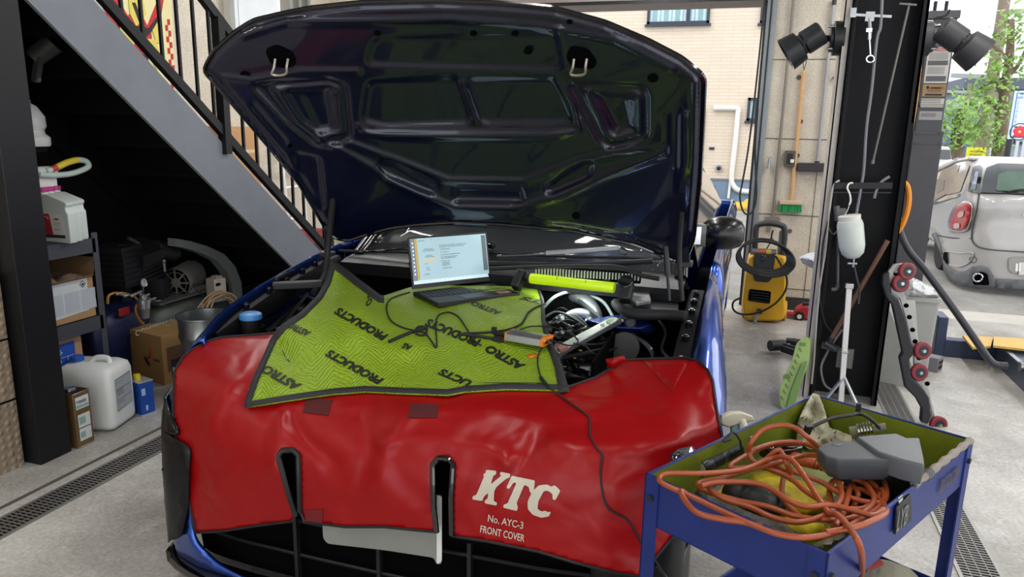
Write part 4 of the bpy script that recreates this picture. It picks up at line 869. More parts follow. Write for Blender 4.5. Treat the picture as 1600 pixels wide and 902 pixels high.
m = MB(); w = W_-2*bz; h = Hh-bz-.022
def sl(x, y, s, L_, hgt=.028): flat_text(m, s, LT @ Vector((bz+x*w, .022+y*h, .003)), LT.to_3x3() @ Vector((1, 0, 0)), LT.to_3x3() @ Vector((0, 1, 0)), hgt*h, width=L_*w)
random.seed(3)
def gib(n): return ''.join(random.choice('aeionstrlmc ') for _ in range(n)) or 'a'
for x, y, n, L_ in [(.36, .80, 34, .36), (.36, .765, 32, .33), (.37, .715, 12, .13), (.37, .65, 10, .11), (.37, .59, 24, .26), (.37, .54, 20, .22), (.37, .51, 17, .19), (.37, .45, 10, .11), (.38, .41, 10, .10), (.38, .38, 10, .10), (.38, .35, 10, .10), (.38, .29, 11, .12), (.16, .74, 12, .12), (.15, .705, 14, .15), (.18, .60, 7, .08), (.17, .57, 11, .12), (.16, .42, 3, .03), (.17, .34, 3, .04), (.17, .29, 5, .05), (.14, .19, 6, .07), (.10, .93, 9, .08), (.26, .95, 2, .02)]: sl(x, y, 'm'+gib(n)+'s', L_)
build('page_text', m, mat('screen_text', '3c464c', .6), sc, smooth=0)
m = MB(LT)
for i in range(9): m.box((bz+.028*w, .022+h*(.9-.085*i), .002), (.006, .007, .0006))
for i in range(9): m.box((bz+w*(.25+.06*i), .022+h*.04, .002), (.006, .005, .0006))
build('screen_icons', m, mat('icon_pale', 'd5dde2', .5, emit=.5), sc, smooth=0)

# work light bar
wl = thing('work_light', aY(890, 440, 2.6), 'lime yellow work light bar with black end grips hanging above the engine', 'work light')
a = aZ(829, 435, 1.0); b_ = aZ(960, 450, 1.0); T = frame(a, b_-a, z=Vector((0, -.75, .65)))
Lb = (b_-a).length
m = MB(T); m.lathe([(0, 0), (.020, 0), (.022, .004), (.022, Lb-.004), (.020, Lb), (0, Lb)], Matrix(((0, 0, 1, 0), (0, 1, 0, 0), (-1, 0, 0, 0), (0, 0, 0, 1))), 20, sx=.9); m.mi = 1
for t in (.34, .68): m.box((Lb*t, .004, .0205), (.002, .012, .002))
build('light_tube', m, [mat('lime_housing', 'c3e60f', .35, emit=.18, var=(3, .05)), mat('lime_dark_line', '75901a', .5)], wl)  # lime tube with two darker lines across it
m = MB(T); m.prism([(Lb*.03, -.010, -.0235), (Lb*.97, -.010, -.0235), (Lb*.97, .010, -.0235), (Lb*.03, .010, -.0235)], (0, 0, -.001)); build('led_strip', m, mat('led_white', 'f2fff6', .5, emit=6, var=(2, .01)), wl, smooth=0)
m = MB(T); m.cyl((-.03, 0, 0), (0, 0, 0), .015, .02); m.box((-.048, -.015, .0), (.036, .085, .05), (0, 0, -4)); build('end_grip', m, M_dkplastic, wl, bevel=.006)
m = MB(T); m.box((Lb+.052, -.012, 0), (.048, .088, .05), (0, 0, 4)); eg = build('end_grip', m, M_dkplastic, wl, bevel=.007); m = MB(T); m.cyl((Lb+.045, .02, -.01), (Lb+.045, .02, .03), .030, n=20); build('pivot_knob', m, M_gloss, eg, bevel=.004)
m = MB(T); m.box((Lb*.9, .024, .004), (.03, .008, .02)); build('hook', m, M_dkplastic, wl, bevel=.002)
ld = bpy.data.lights.new('led_bar', 'AREA'); ld.shape = 'RECTANGLE'; ld.size = .24; ld.size_y = .02; ld.energy = .9; ld.color = (.9, 1, .97)
lo = bpy.data.objects.new('led_light', ld); COL.objects.link(lo); lo.parent = wl
nrm = (T.to_3x3() @ Vector((0, -.6, -.8))).normalized(); pc = T @ Vector((Lb/2, -.014, -.028))
lo.matrix_world = frame(pc, (T.to_3x3() @ Vector((1, 0, 0))), z=-nrm); lo.location = pc-wl.location

# diagnostic adapter
ad = thing('interface_adapter', onm(830, 535), 'silver diagnostic adapter box with orange ends lying on the green mat', 'adapter')
z0 = MSf(820, 530).z+.004
c1 = aZ(789, 533, z0); c2 = aZ(846, 543, z0); xd = (c2-c1).normalized(); T = frame(c1, xd, z=(0, .0, 1)); La = (c2-c1).length
m = MB(T)
prof = [(y*1.45, z*1.1) for y, z in [(0, .002), (.004, 0), (.048, 0), (.052, .006), (.050, .022), (.044, .026), (.008, .026), (.002, .022)]]
m.loft([[Vector((x, y, z)) for y, z in prof] for x in (0, La)]); build('metal_case', m, M_alu, ad)
m = MB(T); m.loft([[Vector((x, y+(y-.038)*.08, z+.001+(z-.013)*.1)) for y, z in prof] for x in (La-.006, La+.006)]); m.loft([[Vector((x, y+(y-.038)*.05, z+(z-.013)*.06)) for y, z in prof] for x in (-.004, .001)])
m.beam((La+.004, .0, .02), (La+.02, .045, .034), .012, .008); build('orange_bumper', m, mat('orange_rubber', 'e07a14', .5), ad, bevel=.002)
m = MB(T); m.cyl((La+.004, .02, .014), (La+.022, .012, .022), .007); m.cyl((La+.004, .034, .016), (La+.024, .034, .02), .006); m.box((-.03, .025, .012), (.05, .018, .014)); build('plug', m, M_dkplastic, ad, bevel=.002)
p = onm(831, 556, .006); m = MB(); m.add(*sheet([(824, 554), (838, 552), (840, 557), (826, 560)], lambda x, y: MSf(x, y, .006), 8)); build('orange_label', m, mat('orange_rubber', 'e07a14'), ad, solid=.001)
# cables
def cable(pts, r, lab, name='cable', M_=M_rubber, l=.012, extra=None, par=None):
    m = MB(); m.tube([p if isinstance(p, Vector) else onm(p[0], p[1], p[2] if len(p) > 2 else l) for p in pts], r, 8, k=6)
    if extra: extra(m)
    return solo(name, m, M_, lab, 'cable')
def ex(m):
    m.tube([onm(x, y, .014) for x, y in ((608, 534), (630, 524), (652, 516), (668, 512))], .006, 8); m.tube([onm(658+9*math.cos(a), 517+7*math.sin(a), .016) for a in [i*.7 for i in range(10)]], .0035, 6)
cable([(640, 457, .01), (612, 466), (604, 480), (610, 500), (630, 512), (655, 518), (664, 520), (672, 530), (682, 542), (681, 512), (684, 494), (700, 488), (716, 495), (728, 512), (741, 532), (752, 540)], .0028, 'thin black looped laptop cable coiled on the green mat', extra=ex)
def ex(m):
    m.tube([onm(x, y, .016) for x, y in ((722, 522), (750, 526), (770, 529), (788, 533))], .0055, 8); m.box(onm(772, 518, .02), (.016, .014, .03)); m.box(onm(777, 530, .02), (.030, .018, .016))
cable([(724, 521), (755, 520), (790, 516), (812, 508), (820, 498), (826, 488), (840, 479), (852, 475)], .0042, 'thick black cable with a tie running from the adapter to the engine', extra=ex)
cable([(808, 518, .03), (825, 511, .02), (850, 510, .02), aZ(880, 516, .93), aZ(900, 528, .90), aZ(902, 536, .90), aZ(888, 540, .9), onm(858, 531, .035)], .0028, 'thin black lead looping off the mat edge beside the silver adapter')
def ex(m): m.tube([onm(x, y, .012) for x, y in ((845, 590), (850, 597), (858, 606))], .006, 8)
cable([onm(853, 536, .03), (843, 550, .02), (840, 562, .014), (842, 580), (850, 597), (858, 606)] + [CS(x, y, .006) for x, y in ((880, 622), (912, 645), (921, 655), (922, 680), (932, 700), (941, 712), (938, 740), (945, 785), (960, 802), (980, 812), (995, 835), (1006, 855), (1025, 878), (1040, 902))], .0028, 'long thin black cable trailing down over the red cover from the adapter', extra=ex)
# ================================================================== TOOL CART
ZC = .85
FL = aZ(1012, 742, ZC); BL_ = aZ(1268, 622, ZC); FR = aZ(1290, 868, ZC); BR = aZ(1518, 684, ZC)
ln = ((BL_-FL)+(BR-FR)).normalized(); CL = .80; sh = Vector((ln.y, -ln.x, 0)); CWd = .418
TC = Matrix(((ln.x, sh.x, 0, FL.x), (ln.y, sh.y, 0, FL.y), (0, 0, 1, 0), (0, 0, 0, 1)))   # x long, y short (towards the viewer right), z height
M_cb = mat('blue_cart_paint', '152a72', .42, var=(7, .25), bump=(30, .1, .003)); M_ol = mat('olive_cart_paint', '75801a', .45, var=(9, .3), h2='5a6214')
cart = thing('tool_cart', TC @ Vector((CL/2, CWd/2, 0)), 'blue steel tool cart with an olive lined tray full of tools and orange cable', 'tool cart')
for (x, y, sx, sy) in ((0, 0, 1, 1), (CL, 0, -1, 1), (0, CWd, 1, -1), (CL, CWd, -1, -1)):
    m = MB(TC); m.bx((x-.004*sx, y-.004*sy, .12), (x+.034*sx, y+.0*sy, ZC+.003)); m.bx((x-.004*sx, y-.004*sy, .12), (x, y+.034*sy, ZC+.003)); l_ = build('leg', m, M_cb, cart, smooth=0)
    for zb_ in (.80, .38):
        m = MB(TC); m.cyl((x+.016*sx, y-.003*sy, zb_), (x+.016*sx, y-.010*sy, zb_), .008, n=6); build('bolt', m, M_dark_metal, l_)
        m = MB(TC); m.cyl((x-.003*sx, y+.016*sy, zb_), (x-.010*sx, y+.016*sy, zb_), .008, n=6); build('bolt', m, M_dark_metal, l_)
    m = MB(TC); m.cyl((x+.03*sx, y+.012*sy, .05), (x+.03*sx, y+.036*sy, .05), .05, n=24); build('castor_wheel', m, M_rubber, cart)
    m = MB(TC); m.bx((x+.0*sx, y+.004*sy, .045), (x+.05*sx, y+.008*sy, .13)); m.bx((x+.0*sx, y+.04*sy, .045), (x+.05*sx, y+.044*sy, .13)); m.bx((x+.0*sx, y+.004*sy, .12), (x+.05*sx, y+.044*sy, .126)); build('castor_fork', m, M_steel, cart)
def tray(z0, z1, Mi, Mo, nm):
    m = MB(TC)
    for a, b in (((0, 0, z0), (CL, .002, z1)), ((0, CWd-.002, z0), (CL, CWd, z1)), ((0, 0, z0), (.002, CWd, z1)), ((CL-.002, 0, z0), (CL, CWd, z1)), ((0, 0, z0), (CL, CWd, z0+.002))): m.bx(a, b)
    t_ = build(nm, m, Mo, cart, smooth=0)
    m = MB(TC)
    for a, b in (((.003, .003, z0+.004), (CL-.003, .004, z1-.001)), ((.003, CWd-.004, z0+.004), (CL-.003, CWd-.003, z1-.001)), ((.003, .003, z0+.004), (.004, CWd-.003, z1-.001)), ((CL-.004, .003, z0+.004), (CL-.003, CWd-.003, z1-.001)), ((.003, .003, z0+.003), (CL-.003, CWd-.003, z0+.005))): m.bx(a, b)
    build('lining', m, Mi, t_, smooth=0)
    m = MB(TC); m.tube([(0, 0, z1), (CL, 0, z1), (CL, CWd, z1), (0, CWd, z1)], .0045, 8, closed=True, k=0); build('rim', m, Mo, t_)
    return t_
TZ = ZC-.118
up_ = tray(TZ, ZC, M_ol, M_cb, 'upper_tray'); tray(.34, .43, M_cb, M_cb, 'lower_tray')
# black emblem plate and worn lettering on the right side panel
def cside(u, v): return TC @ Vector((u, CWd+.006, v))       # u along length
def pc(px, py):    # pixel on the right side panel -> (u, v)
    o = TC @ Vector((0, CWd, 0)); n = sh; d = ray(px, py); t = (o-CP).dot(n)/d.dot(n); p = CP+d*t; return ((p-o).dot(ln), p.z)
q = [pc(*p) for p in ((1396, 792), (1418, 770), (1419, 812), (1393, 834))]
u0 = q[0][0]; u1 = q[1][0]
m = MB(TC); m.prism([(u, CWd+.002, v) for u, v in q], (0, .006, 0)); pl_ = build('emblem_plate', m, M_dkplastic, cart, bevel=.002)
m = MB(); v0 = (q[0][1]+q[3][1])/2-.026; flat_text(m, 'LYB', cside(u0+(u1-u0)*.12, v0)+sh*.004, ln, (0, 0, 1), .05, width=(u1-u0)*.76, bold=.01); build('emblem_letters', m, mat('plate_grey_letters', '85878a', .4, .5), pl_, smooth=0)
q = [pc(*p) for p in ((1465, 752), (1496, 727), (1496, 745), (1464, 770))]
m = MB(); flat_text(m, 'EKIGCBR', cside(q[3][0], q[3][1]), ln, (0, 0, 1), q[0][1]-q[3][1], width=q[1][0]-q[0][0], bold=.02); build('worn_lettering', m, mat('worn_letter_brown', '4d4348', .8), cart, smooth=0)
m = MB(); m.tube([TC @ Vector((CL*t_, CWd, ZC+.003)) for t_ in (.52, .6, .7, .8, .9, .985)], lambda t: .0085+.002*math.sin(t*40), 8); build('taped_edge', m, mat('dusty_tape', '8f867c', .9, bump=(80, .8, .004)), cart)
m = MB(); m.tube([TC @ Vector((CL*t_, CWd, ZC+.002)) for t_ in (.60, .62, .64)], .012, 8); build('tape_knot', m, mat('grey_tape', '55555a', .8, bump=(80, .8, .004)), cart)
def tp(px, py, z): return aZ(px, py, z)
m = MB(); m.prism([tp(1262, 870, ZC+.006)+Vector((0, 0, 0)), tp(1275, 862, ZC+.006), tp(1282, 868, ZC+.006), tp(1268, 876, ZC+.006)], (0, 0, -.002)); 
fl = TZ+.006
# crumpled papers / rags on the tray floor (stuff below everything)
def rag(name, Q, h, M_, lab, cat='rag', amp=.02, sc=30, step=7, solid=.002, z=fl+.004):
    def f(x, y):
        d = segd(x, y, Q, True); k = min(1, d/14); return aZ(x, y, z+(h*k)+amp*k*nz(x/sc, y/sc*1.4, sc)*1.0)
    m = MB(); m.add(*sheet(Q, f, step)); return solo(name, m, M_, lab, cat, solid=solid, smooth=80, solid_off=1)
M_ragw = bpy.data.materials.new('scribbled_rag'); M_ragw.use_nodes = True; nt = M_ragw.node_tree; b = nt.nodes['Principled BSDF']; tc = nt.nodes.new('ShaderNodeTexCoord'); no = nt.nodes.new('ShaderNodeTexNoise'); no.inputs['Scale'].default_value = 28; no.inputs['Distortion'].default_value = 2.5; nt.links.new(tc.outputs['Object'], no.inputs['Vector'])
cr = nt.nodes.new('ShaderNodeValToRGB'); e = cr.color_ramp.elements; e[0].position = .34; e[0].color = srgb('3d3a30'); e[1].position = .40; e[1].color = srgb('a9a48c'); nt.links.new(no.outputs['Fac'], cr.inputs[0]); nt.links.new(cr.outputs[0], b.inputs['Base Color']); b.inputs['Roughness'].default_value = .8
_Q = [(1244, 690), (1246, 665), (1254, 640), (1264, 626), (1270, 614), (1279, 617), (1288, 640), (1296, 668), (1316, 676), (1335, 682), (1337, 692), (1300, 700), (1265, 702)]
def _rf(x, y): return aW(x, y, wof(aZ(x, 692, fl+.02))+(692-y)/900-.012+.05*nz(x/16, y/22, 7)+.012*nz(x/6, y/9, 3))
m = MB(); m.add(*sheet(_Q, _rf, 4)); solo('printed_rag', m, M_ragw, 'pale rag with dark scribbled pattern standing in the far corner of the cart tray', 'rag', solid=.002, smooth=80)
0 and rag('printed_rag', [(1244, 690), (1248, 665), (1258, 640), (1270, 618), (1278, 614), (1288, 640), (1296, 668), (1330, 682), (1335, 692), (1300, 698), (1265, 700)], .05, M_ragw, 'pale rag with dark scribbled pattern standing in the far corner of the cart tray', amp=.03, sc=22)
rag('yellow_cloth', [(1172, 742), (1200, 738), (1250, 752), (1292, 766), (1290, 800), (1262, 806), (1215, 800), (1175, 770)], .03, mat('yellow_cloth', 'd9c21d', .7, bump=(60, .4, .004)), 'bright yellow cloth under the middle of the orange cable in the cart')
rag('yellow_cloth', [(1112, 768), (1130, 758), (1150, 762), (1172, 785), (1165, 800), (1140, 792)], .03, mat('yellow_cloth', 'd9c21d'), 'small yellow cloth corner near the left end of the cart tray', amp=.02)
rag('yellow_cloth', [(1205, 800), (1240, 800), (1290, 812), (1305, 832), (1270, 842), (1235, 830)], .02, mat('yellow_cloth', 'd9c21d'), 'yellow cloth scrap closest to the front edge of the cart tray', amp=.02)
rag('grey_rag', [(1080, 762), (1120, 748), (1160, 780), (1220, 812), (1260, 840), (1240, 848), (1180, 826), (1120, 796)], .012, mat('grey_fibre', '77736a', .9, var=(60, .5), bump=(120, 1, .006)), 'grey fibrous rag along the near left floor of the cart tray', amp=.015)
rag('grey_rag', [(1285, 790), (1330, 760), (1372, 772), (1378, 800), (1330, 826), (1296, 830)], .012, mat('grey_fibre', '77736a'), 'grey fibrous rag by the right wall of the cart tray', amp=.015)
rag('crumpled_paper', [(1270, 852), (1300, 838), (1322, 834), (1326, 842), (1290, 866), (1284, 860)], .10, mat('crumpled_paper', 'a3a190', .8, bump=(40, .6, .006)), 'crumpled pale paper tucked into the front corner of the cart tray', 'paper', amp=.02, sc=12)
# flashlight
a = tp(1093, 733, fl+.06); b_ = tp(1154, 701, fl+.06)
t = thing('flashlight', (a+b_)/2-Vector((0, 0, .02)), 'black ribbed flashlight lying in the left end of the cart tray', 'flashlight'); L_ = (b_-a).length
T = frame(a, (1, 0, 0), z=b_-a) if False else Matrix.Translation(a) @ (b_-a).to_track_quat('Z', 'Y').to_matrix().to_4x4()
pr = [(.0205, 0), (.0215, .006), (.0215, .035), (.019, .040)]
z = .044
while z < L_*.5: pr += [(.0185, z), (.0175, z+.002), (.0185, z+.005)]; z += .008
pr += [(.016, L_*.52), (.016, L_*.66), (.0185, L_*.68)]
z = L_*.70
while z < L_*.97: pr += [(.0185, z), (.0170, z+.002), (.0185, z+.005)]; z += .009
pr += [(.017, L_), (0, L_)]
m = MB(); m.lathe(pr, T, 24); build('barrel', m, mat('anodised_black', '26282b', .35, .6), t)
m = MB(); m.lathe([(0, -.001), (.0175, -.001), (.0175, .002), (0, .002)], T, 24); build('lens', m, mat('lens_amber', 'a8a391', .25), t)
m = MB(); m.tube([tp(1142, 687, fl+.13), tp(1130, 690, fl+.13), tp(1145, 676, fl+.14), tp(1156, 688, fl+.12), tp(1160, 705, fl+.07), tp(1182, 722, fl+.05)], .003, 8); solo('black_cable', m, M_rubber, 'short black cable arching behind the flashlight in the cart', 'cable')
# black mouse-like glove / polisher pad
def blob(name, c, r, M_, lab, cat, rot=0):
    m = MB(Matrix.Translation(c) @ Matrix.Rotation(rot, 4, 'Z')); m.ball((0, 0, 0), r, 20, 12); return solo(name, m, M_, lab, cat)
c = tp(1178, 772, fl+.045)
T = Matrix.Translation(c) @ Matrix.Rotation(math.atan2(ln.y, ln.x)-1.35, 4, 'Z')
rings = []
for t_, w_, h_ in ((-1, .006, .012), (-.9, .022, .028), (-.5, .036, .04), (0, .04, .044), (.5, .036, .038), (.85, .024, .024), (1, .006, .01)):
    rings.append([T @ Vector((t_*.075, w_*math.cos(a), -.02+h_*max(-.3, math.sin(a)))) for a in [2*math.pi*i/20 for i in range(20)]])
m = MB(); m.loft(rings); solo('sanding_block', m, M_dkplastic, 'smooth black rounded hand tool lying under the orange cable loops', 'hand tool', smooth=80)
# black plug and orange socket end
m = MB(); T = frame(tp(1220, 705, fl+.06), tp(1248, 700, fl+.06)-tp(1205, 708, fl+.06), z=(0, 0, 1)); m.M = T; m.box((0, 0, 0), (.10, .055, .035)); m.box((.01, 0, .02), (.07, .02, .01), (0, 0, 10)); solo('black_adapter', m, M_gloss, 'black glossy plug adapter under the orange cable near the middle of the cart', 'adapter', bevel=.008)
M_or = mat('orange_pvc', 'a24c27', .35, var=(4, .12), h2='8c4022')
ext = thing('extension_cord', tp(1220, 770, fl), 'long orange extension cord tangled over the cart tray', 'cord')
m = MB(); T = frame(tp(1262, 722, fl+.05), tp(1278, 728, fl+.05)-tp(1245, 718, fl+.05), z=(0, 0, 1)); m.M = T; m.cyl((-.045, 0, 0), (.02, 0, 0), .017, .014, n=12)
for i in range(3): m.cyl((.022+.011*i, 0, 0), (.028+.011*i, 0, 0), .013, n=12)
m.cyl((.02, 0, 0), (.055, 0, 0), .009); build('socket_end', m, mat('orange_plug', 'b04a22', .5), ext)
def loop(P, z, zf=None, r=.0062, nm='cord_loop'):
    n = len(P); m = MB(); m.tube([aZ(p[0], p[1], (p[2] if len(p) > 2 else z)) for p in P], r, 10, k=7); return build(nm, m, M_or, ext)
H_ = fl+.05; 
loop([(1345, 902, .66), (1347, 880, .80), (1342, 850, .885), (1325, 822, .87), (1308, 804, .86), (1292, 798), (1262, 752, .86), (1240, 722, .87), (1225, 714, .87), (1200, 718), (1160, 734), (1100, 740, .865), (1045, 740, .87), (1031, 746, .868), (1036, 756, .866), (1080, 776, .862), (1130, 800, .86), (1180, 822, .862), (1220, 836, .862), (1265, 840, .862), (1310, 830, .85), (1345, 812, .84), (1372, 794, .83), (1385, 775, .83), (1380, 750, .83), (1362, 732, .82), (1340, 728, .80)], .85)
loop([(1280, 700, .85), (1262, 684, .90), (1240, 668, .91), (1218, 665, .91), (1192, 672, .90), (1175, 690, .88), (1170, 706, .85), (1178, 722, .83), (1200, 728, .82), (1240, 738), (1280, 752), (1310, 770), (1342, 782), (1372, 786), (1382, 778), (1378, 765)], .83)
loop([(1275, 695, .84), (1240, 693), (1200, 697), (1165, 712), (1141, 728), (1150, 732), (1185, 730), (1215, 738), (1238, 750), (1262, 770), (1300, 790), (1340, 796), (1362, 788), (1376, 772)], .825)
loop([(1276, 712, .85), (1255, 712), (1220, 722), (1180, 732), (1125, 748), (1092, 755), (1100, 766), (1150, 782), (1200, 792), (1240, 806), (1280, 812), (1320, 812), (1350, 800), (1366, 780), (1352, 756), (1330, 748)], .835)
loop([(1095, 760), (1120, 754), (1170, 754), (1200, 762), (1235, 784), (1262, 792), (1300, 790), (1340, 800), (1364, 806), (1380, 796)], .855)
loop([(1072, 772, .86), (1064, 768, .866), (1070, 782, .862), (1090, 802, .86), (1130, 812, .86), (1160, 816, .86), (1190, 824, .86)], .86)
loop([(1105, 762), (1130, 780), (1170, 792), (1205, 808), (1240, 816), (1270, 812), (1300, 798), (1315, 776), (1310, 752)], .84)
loop([(1225, 742), (1222, 770), (1235, 794), (1262, 812), (1290, 808)], .80)
loop([(1195, 720, .84), (1212, 705, .87), (1220, 706, .87), (1228, 722, .86), (1236, 740, .83)], .85)
loop([(1276, 700, .84), (1250, 692), (1215, 692), (1180, 702), (1160, 716, .82)], .83)
loop([(1320, 748), (1302, 752, .83), (1296, 770, .81), (1302, 795, .80)], .82)
loop([(1325, 752), (1340, 770, .82), (1335, 790, .80), (1322, 806, .80)], .82)
loop([(1338, 745), (1358, 752, .83), (1372, 768, .82), (1362, 790, .81), (1330, 800, .81), (1290, 812, .82)], .82)
loop([(1305, 822), (1318, 800, .84), (1326, 770, .83), (1328, 750, .81)], .84)
loop([(1300, 765), (1345, 765), (1378, 785, .83), (1384, 800, .85), (1366, 812, .86), (1335, 824, .86), (1290, 832, .86)], .82)
# grey and black power tool
pt = thing('cordless_tool', tp(1350, 750, fl), 'dark grey and black boxy cordless tool at the right side of the cart tray', 'power tool')
zt = .905
top = [(1278, 701), (1284, 694), (1300, 690), (1352, 688), (1400, 708), (1403, 714), (1398, 718), (1310, 718), (1290, 712)]
t3 = [aZ(x, y, zt) for x, y in top]; cc = sum(t3, Vector())/len(t3)
m = MB(); m.loft([[p for p in t3], [cc+(p-cc)*1.015+Vector((0, 0, -.006)) for p in t3], [cc+(p-cc)*1.0+Vector((0, 0, -.03)) for p in t3], [cc+(p-cc)*.80+Vector((0, 0, -.055)) for p in t3]]); build('head_shell', m, mat('tool_grey', '3e4146', .45), pt, bevel=.003)
m = MB(); q = [(1340, 682), (1400, 677), (1416, 684), (1436, 684), (1443, 716), (1444, 726), (1410, 718), (1372, 705)]
t4 = [aZ(x, y, .915) for x, y in q]; cc = sum(t4, Vector())/len(t4)
m.loft([t4, [cc+(p-cc)*1.03+Vector((0, 0, -.008)) for p in t4], [cc+(p-cc)*.98+Vector((0, 0, -.05)) for p in t4]]); build('handle_shell', m, mat('tool_grey_light', '54575c', .45), pt, bevel=.003)
m = MB(); t5 = [aZ(x, y, .88) for x, y in ((1320, 722), (1400, 722), (1442, 730), (1440, 704), (1410, 700), (1330, 702))]; cc = sum(t5, Vector())/len(t5)
m.loft([t5, [cc+(p-cc)*.95-Vector((0, 0, .135)) for p in t5]]); build('battery_pack', m, M_dkplastic, pt, bevel=.008)
m = MB(); t5 = [aZ(x, y, .85) for x, y in ((1282, 712), (1320, 725), (1350, 722), (1300, 702))]; m.prism(t5, (0, 0, -.03)); build('battery_foot', m, M_dkplastic, pt, bevel=.004)
m = MB(); m.prism([aZ(x, y, zt+.0006) for x, y in ((1299, 695), (1319, 693), (1312, 698))], (0, 0, .0006)); build('arrow_mark', m, mat('tool_mark', '5a5d61', .5), pt, smooth=0)
# gooseneck with clamp
m = MB(); m.tube([tp(1262, 672, .86), tp(1275, 664, .87), tp(1300, 654, .88), tp(1330, 649, .885), tp(1341, 647, .885), tp(1352, 650, .885), tp(1366, 660, .87), tp(1376, 672, .85)], .005, 8); m.mi = 1; m.box(tp(1341, 640, .885), (.012, .01, .035)); m.box(tp(1262, 672, .86), (.02, .01, .03), (20, 0, 30))
solo('bent_rod', m, [M_dkplastic, M_dkplastic], 'bent black rod with a clip resting across the far side of the cart tray', 'rod', bevel=.001)
m = MB(); a = tp(1336, 676, .83); b_ = tp(1372, 670, .85); dv = (b_-a)
for i in range(5): m.cyl(a+dv*(.15+.13*i), a+dv*(.15+.13*i+.07), .022, n=20)
m.mi = 1; m.cyl(a-dv*.2, a+dv*.15, .017); m.cyl(a+dv*.8, b_+dv*.35, .012); solo('hose_clamp', m, [M_chrome, mat('olive_rubber', '6c6a50', .6)], 'shiny ringed metal coupling behind the grey cordless tool', 'metal fitting')
# chrome rimmed magnetic dish outside the left rim
z_ = ZC-.005; q = [aZ(x, y, z_) for x, y in ((1046, 712), (1058, 702), (1082, 697), (1087, 704), (1075, 712), (1050, 722))]; cc = sum(q, Vector())/len(q)
t = thing('magnetic_dish', cc-Vector((0, 0, .02)), 'small chrome rimmed dish stuck outside the left rim of the cart', 'dish')
m = MB(); m.loft([[cc+(p-cc)*.8-Vector((0, 0, .02)) for p in q], q, [cc+(p-cc)*.85 for p in q], [cc+(p-cc)*.7-Vector((0, 0, .01)) for p in q]]); build('dish', m, M_chrome, t)
m = MB()
for i in range(7): m.cyl(cc+Vector((.008*(i-3), .006*((i*3) % 4-1.5), -.008)), cc+Vector((.008*(i-3)+.008, .006*((i*3) % 4-1.5)+.004, -.003)), .003, n=6)
build('screws', m, M_dark_metal, t)
# spray bottle: head above the rim, bottle between cart and car
zb = .86
sb = thing('spray_bottle', tp(1160, 700, .66), 'cream trigger spray bottle hanging on the left rim of the cart', 'spray bottle')
def sp(x, y, off=0): return aW(x, y, wof(aZ(1160, 666, .80))+off)
m = MB(); Q = [(1122, 660), (1128, 650), (1142, 644), (1160, 644), (1176, 650), (1179, 657), (1168, 660), (1150, 664), (1137, 668), (1126, 664)]
A = [sp(x, y) for x, y in Q]; m.loft([[p+CF*-.008 for p in [sum(A, Vector())/len(A)+(q-sum(A, Vector())/len(A))*.9 for q in A]], A, [p+CF*.018 for p in A], [p+CF*.026 for p in [sum(A, Vector())/len(A)+(q-sum(A, Vector())/len(A))*.9 for q in A]]]); build('trigger_head', m, mat('cream_plastic', 'd2cbb4', .45), sb, bevel=.002)
m = MB(); m.tube([sp(1161, 658, -.01), sp(1166, 670, -.05), sp(1170, 680, -.10), sp(1178, 688, -.13)], lambda t: .009-.004*t, 8); build('trigger', m, mat('cream_plastic', 'd2cbb4'), sb)
m = MB(); m.tube([sp(1148, 662, .01), sp(1149, 676, .01)], .014, 14, k=0); build('collar', m, mat('teal_collar', '9fc0b8', .4), sb)
T = Matrix.Translation(sp(1149, 676, .012))
m = MB(); m.lathe([(0, -.24), (.036, -.24), (.04, -.23), (.04, -.09), (.03, -.05), (.014, -.02), (.013, .0), (0, 0)], T, 24); build('bottle', m, mat('translucent_bottle', 'cfd4cf', .35), sb)
# tape flag on rim
m = MB(); m.prism([TC @ Vector(p) for p in ((.32, CWd+.002, ZC+.006), (.345, CWd+.002, ZC+.004), (.35, CWd+.004, ZC-.02), (.335, CWd+.004, ZC-.026))], sh*.001); build('tape_flag', m, mat('pale_tape', 'b9bd9a', .6), cart, smooth=0)
# cloth bundle on the lower tray
c = TC @ Vector((.52, .30, .43))
t = thing('cloth_bundle', tp(1385, 900, .43)*1, 'grey cloth bundle with a red tag on the lower shelf of the cart', 'cloth bundle')
c = tp(1375, 900, .46)
m = MB(); m.M = Matrix.Translation(c) @ Matrix.Rotation(.6, 4, 'Z'); m.ball((0, 0, -.04), (.11, .075, .075), 20, 12); m.ball((.05, .0, -.05), (.08, .06, .07), 16, 10); build('cloth', m, mat('drab_cloth', '84806f', .9, bump=(25, .8, .015)), t)
m = MB(); m.box(c+Vector((-.03, -.01, .042)), (.05, .04, .008), (5, -12, 30)); build('red_tag', m, mat('tag_red', '9c2a2e', .6), t)
m = MB(TC); m.box((.16, .2, .46), (.16, .10, .05), (0, 0, 20)); m.mi = 1; m.box((.16, .2, .487), (.10, .05, .004), (0, 0, 20)); solo('small_parts_box', m, [mat('parts_box_grey', '3f4144', .6), M_steel], 'small dark box on the lower shelf at the near end of the cart', 'box', bevel=.004)
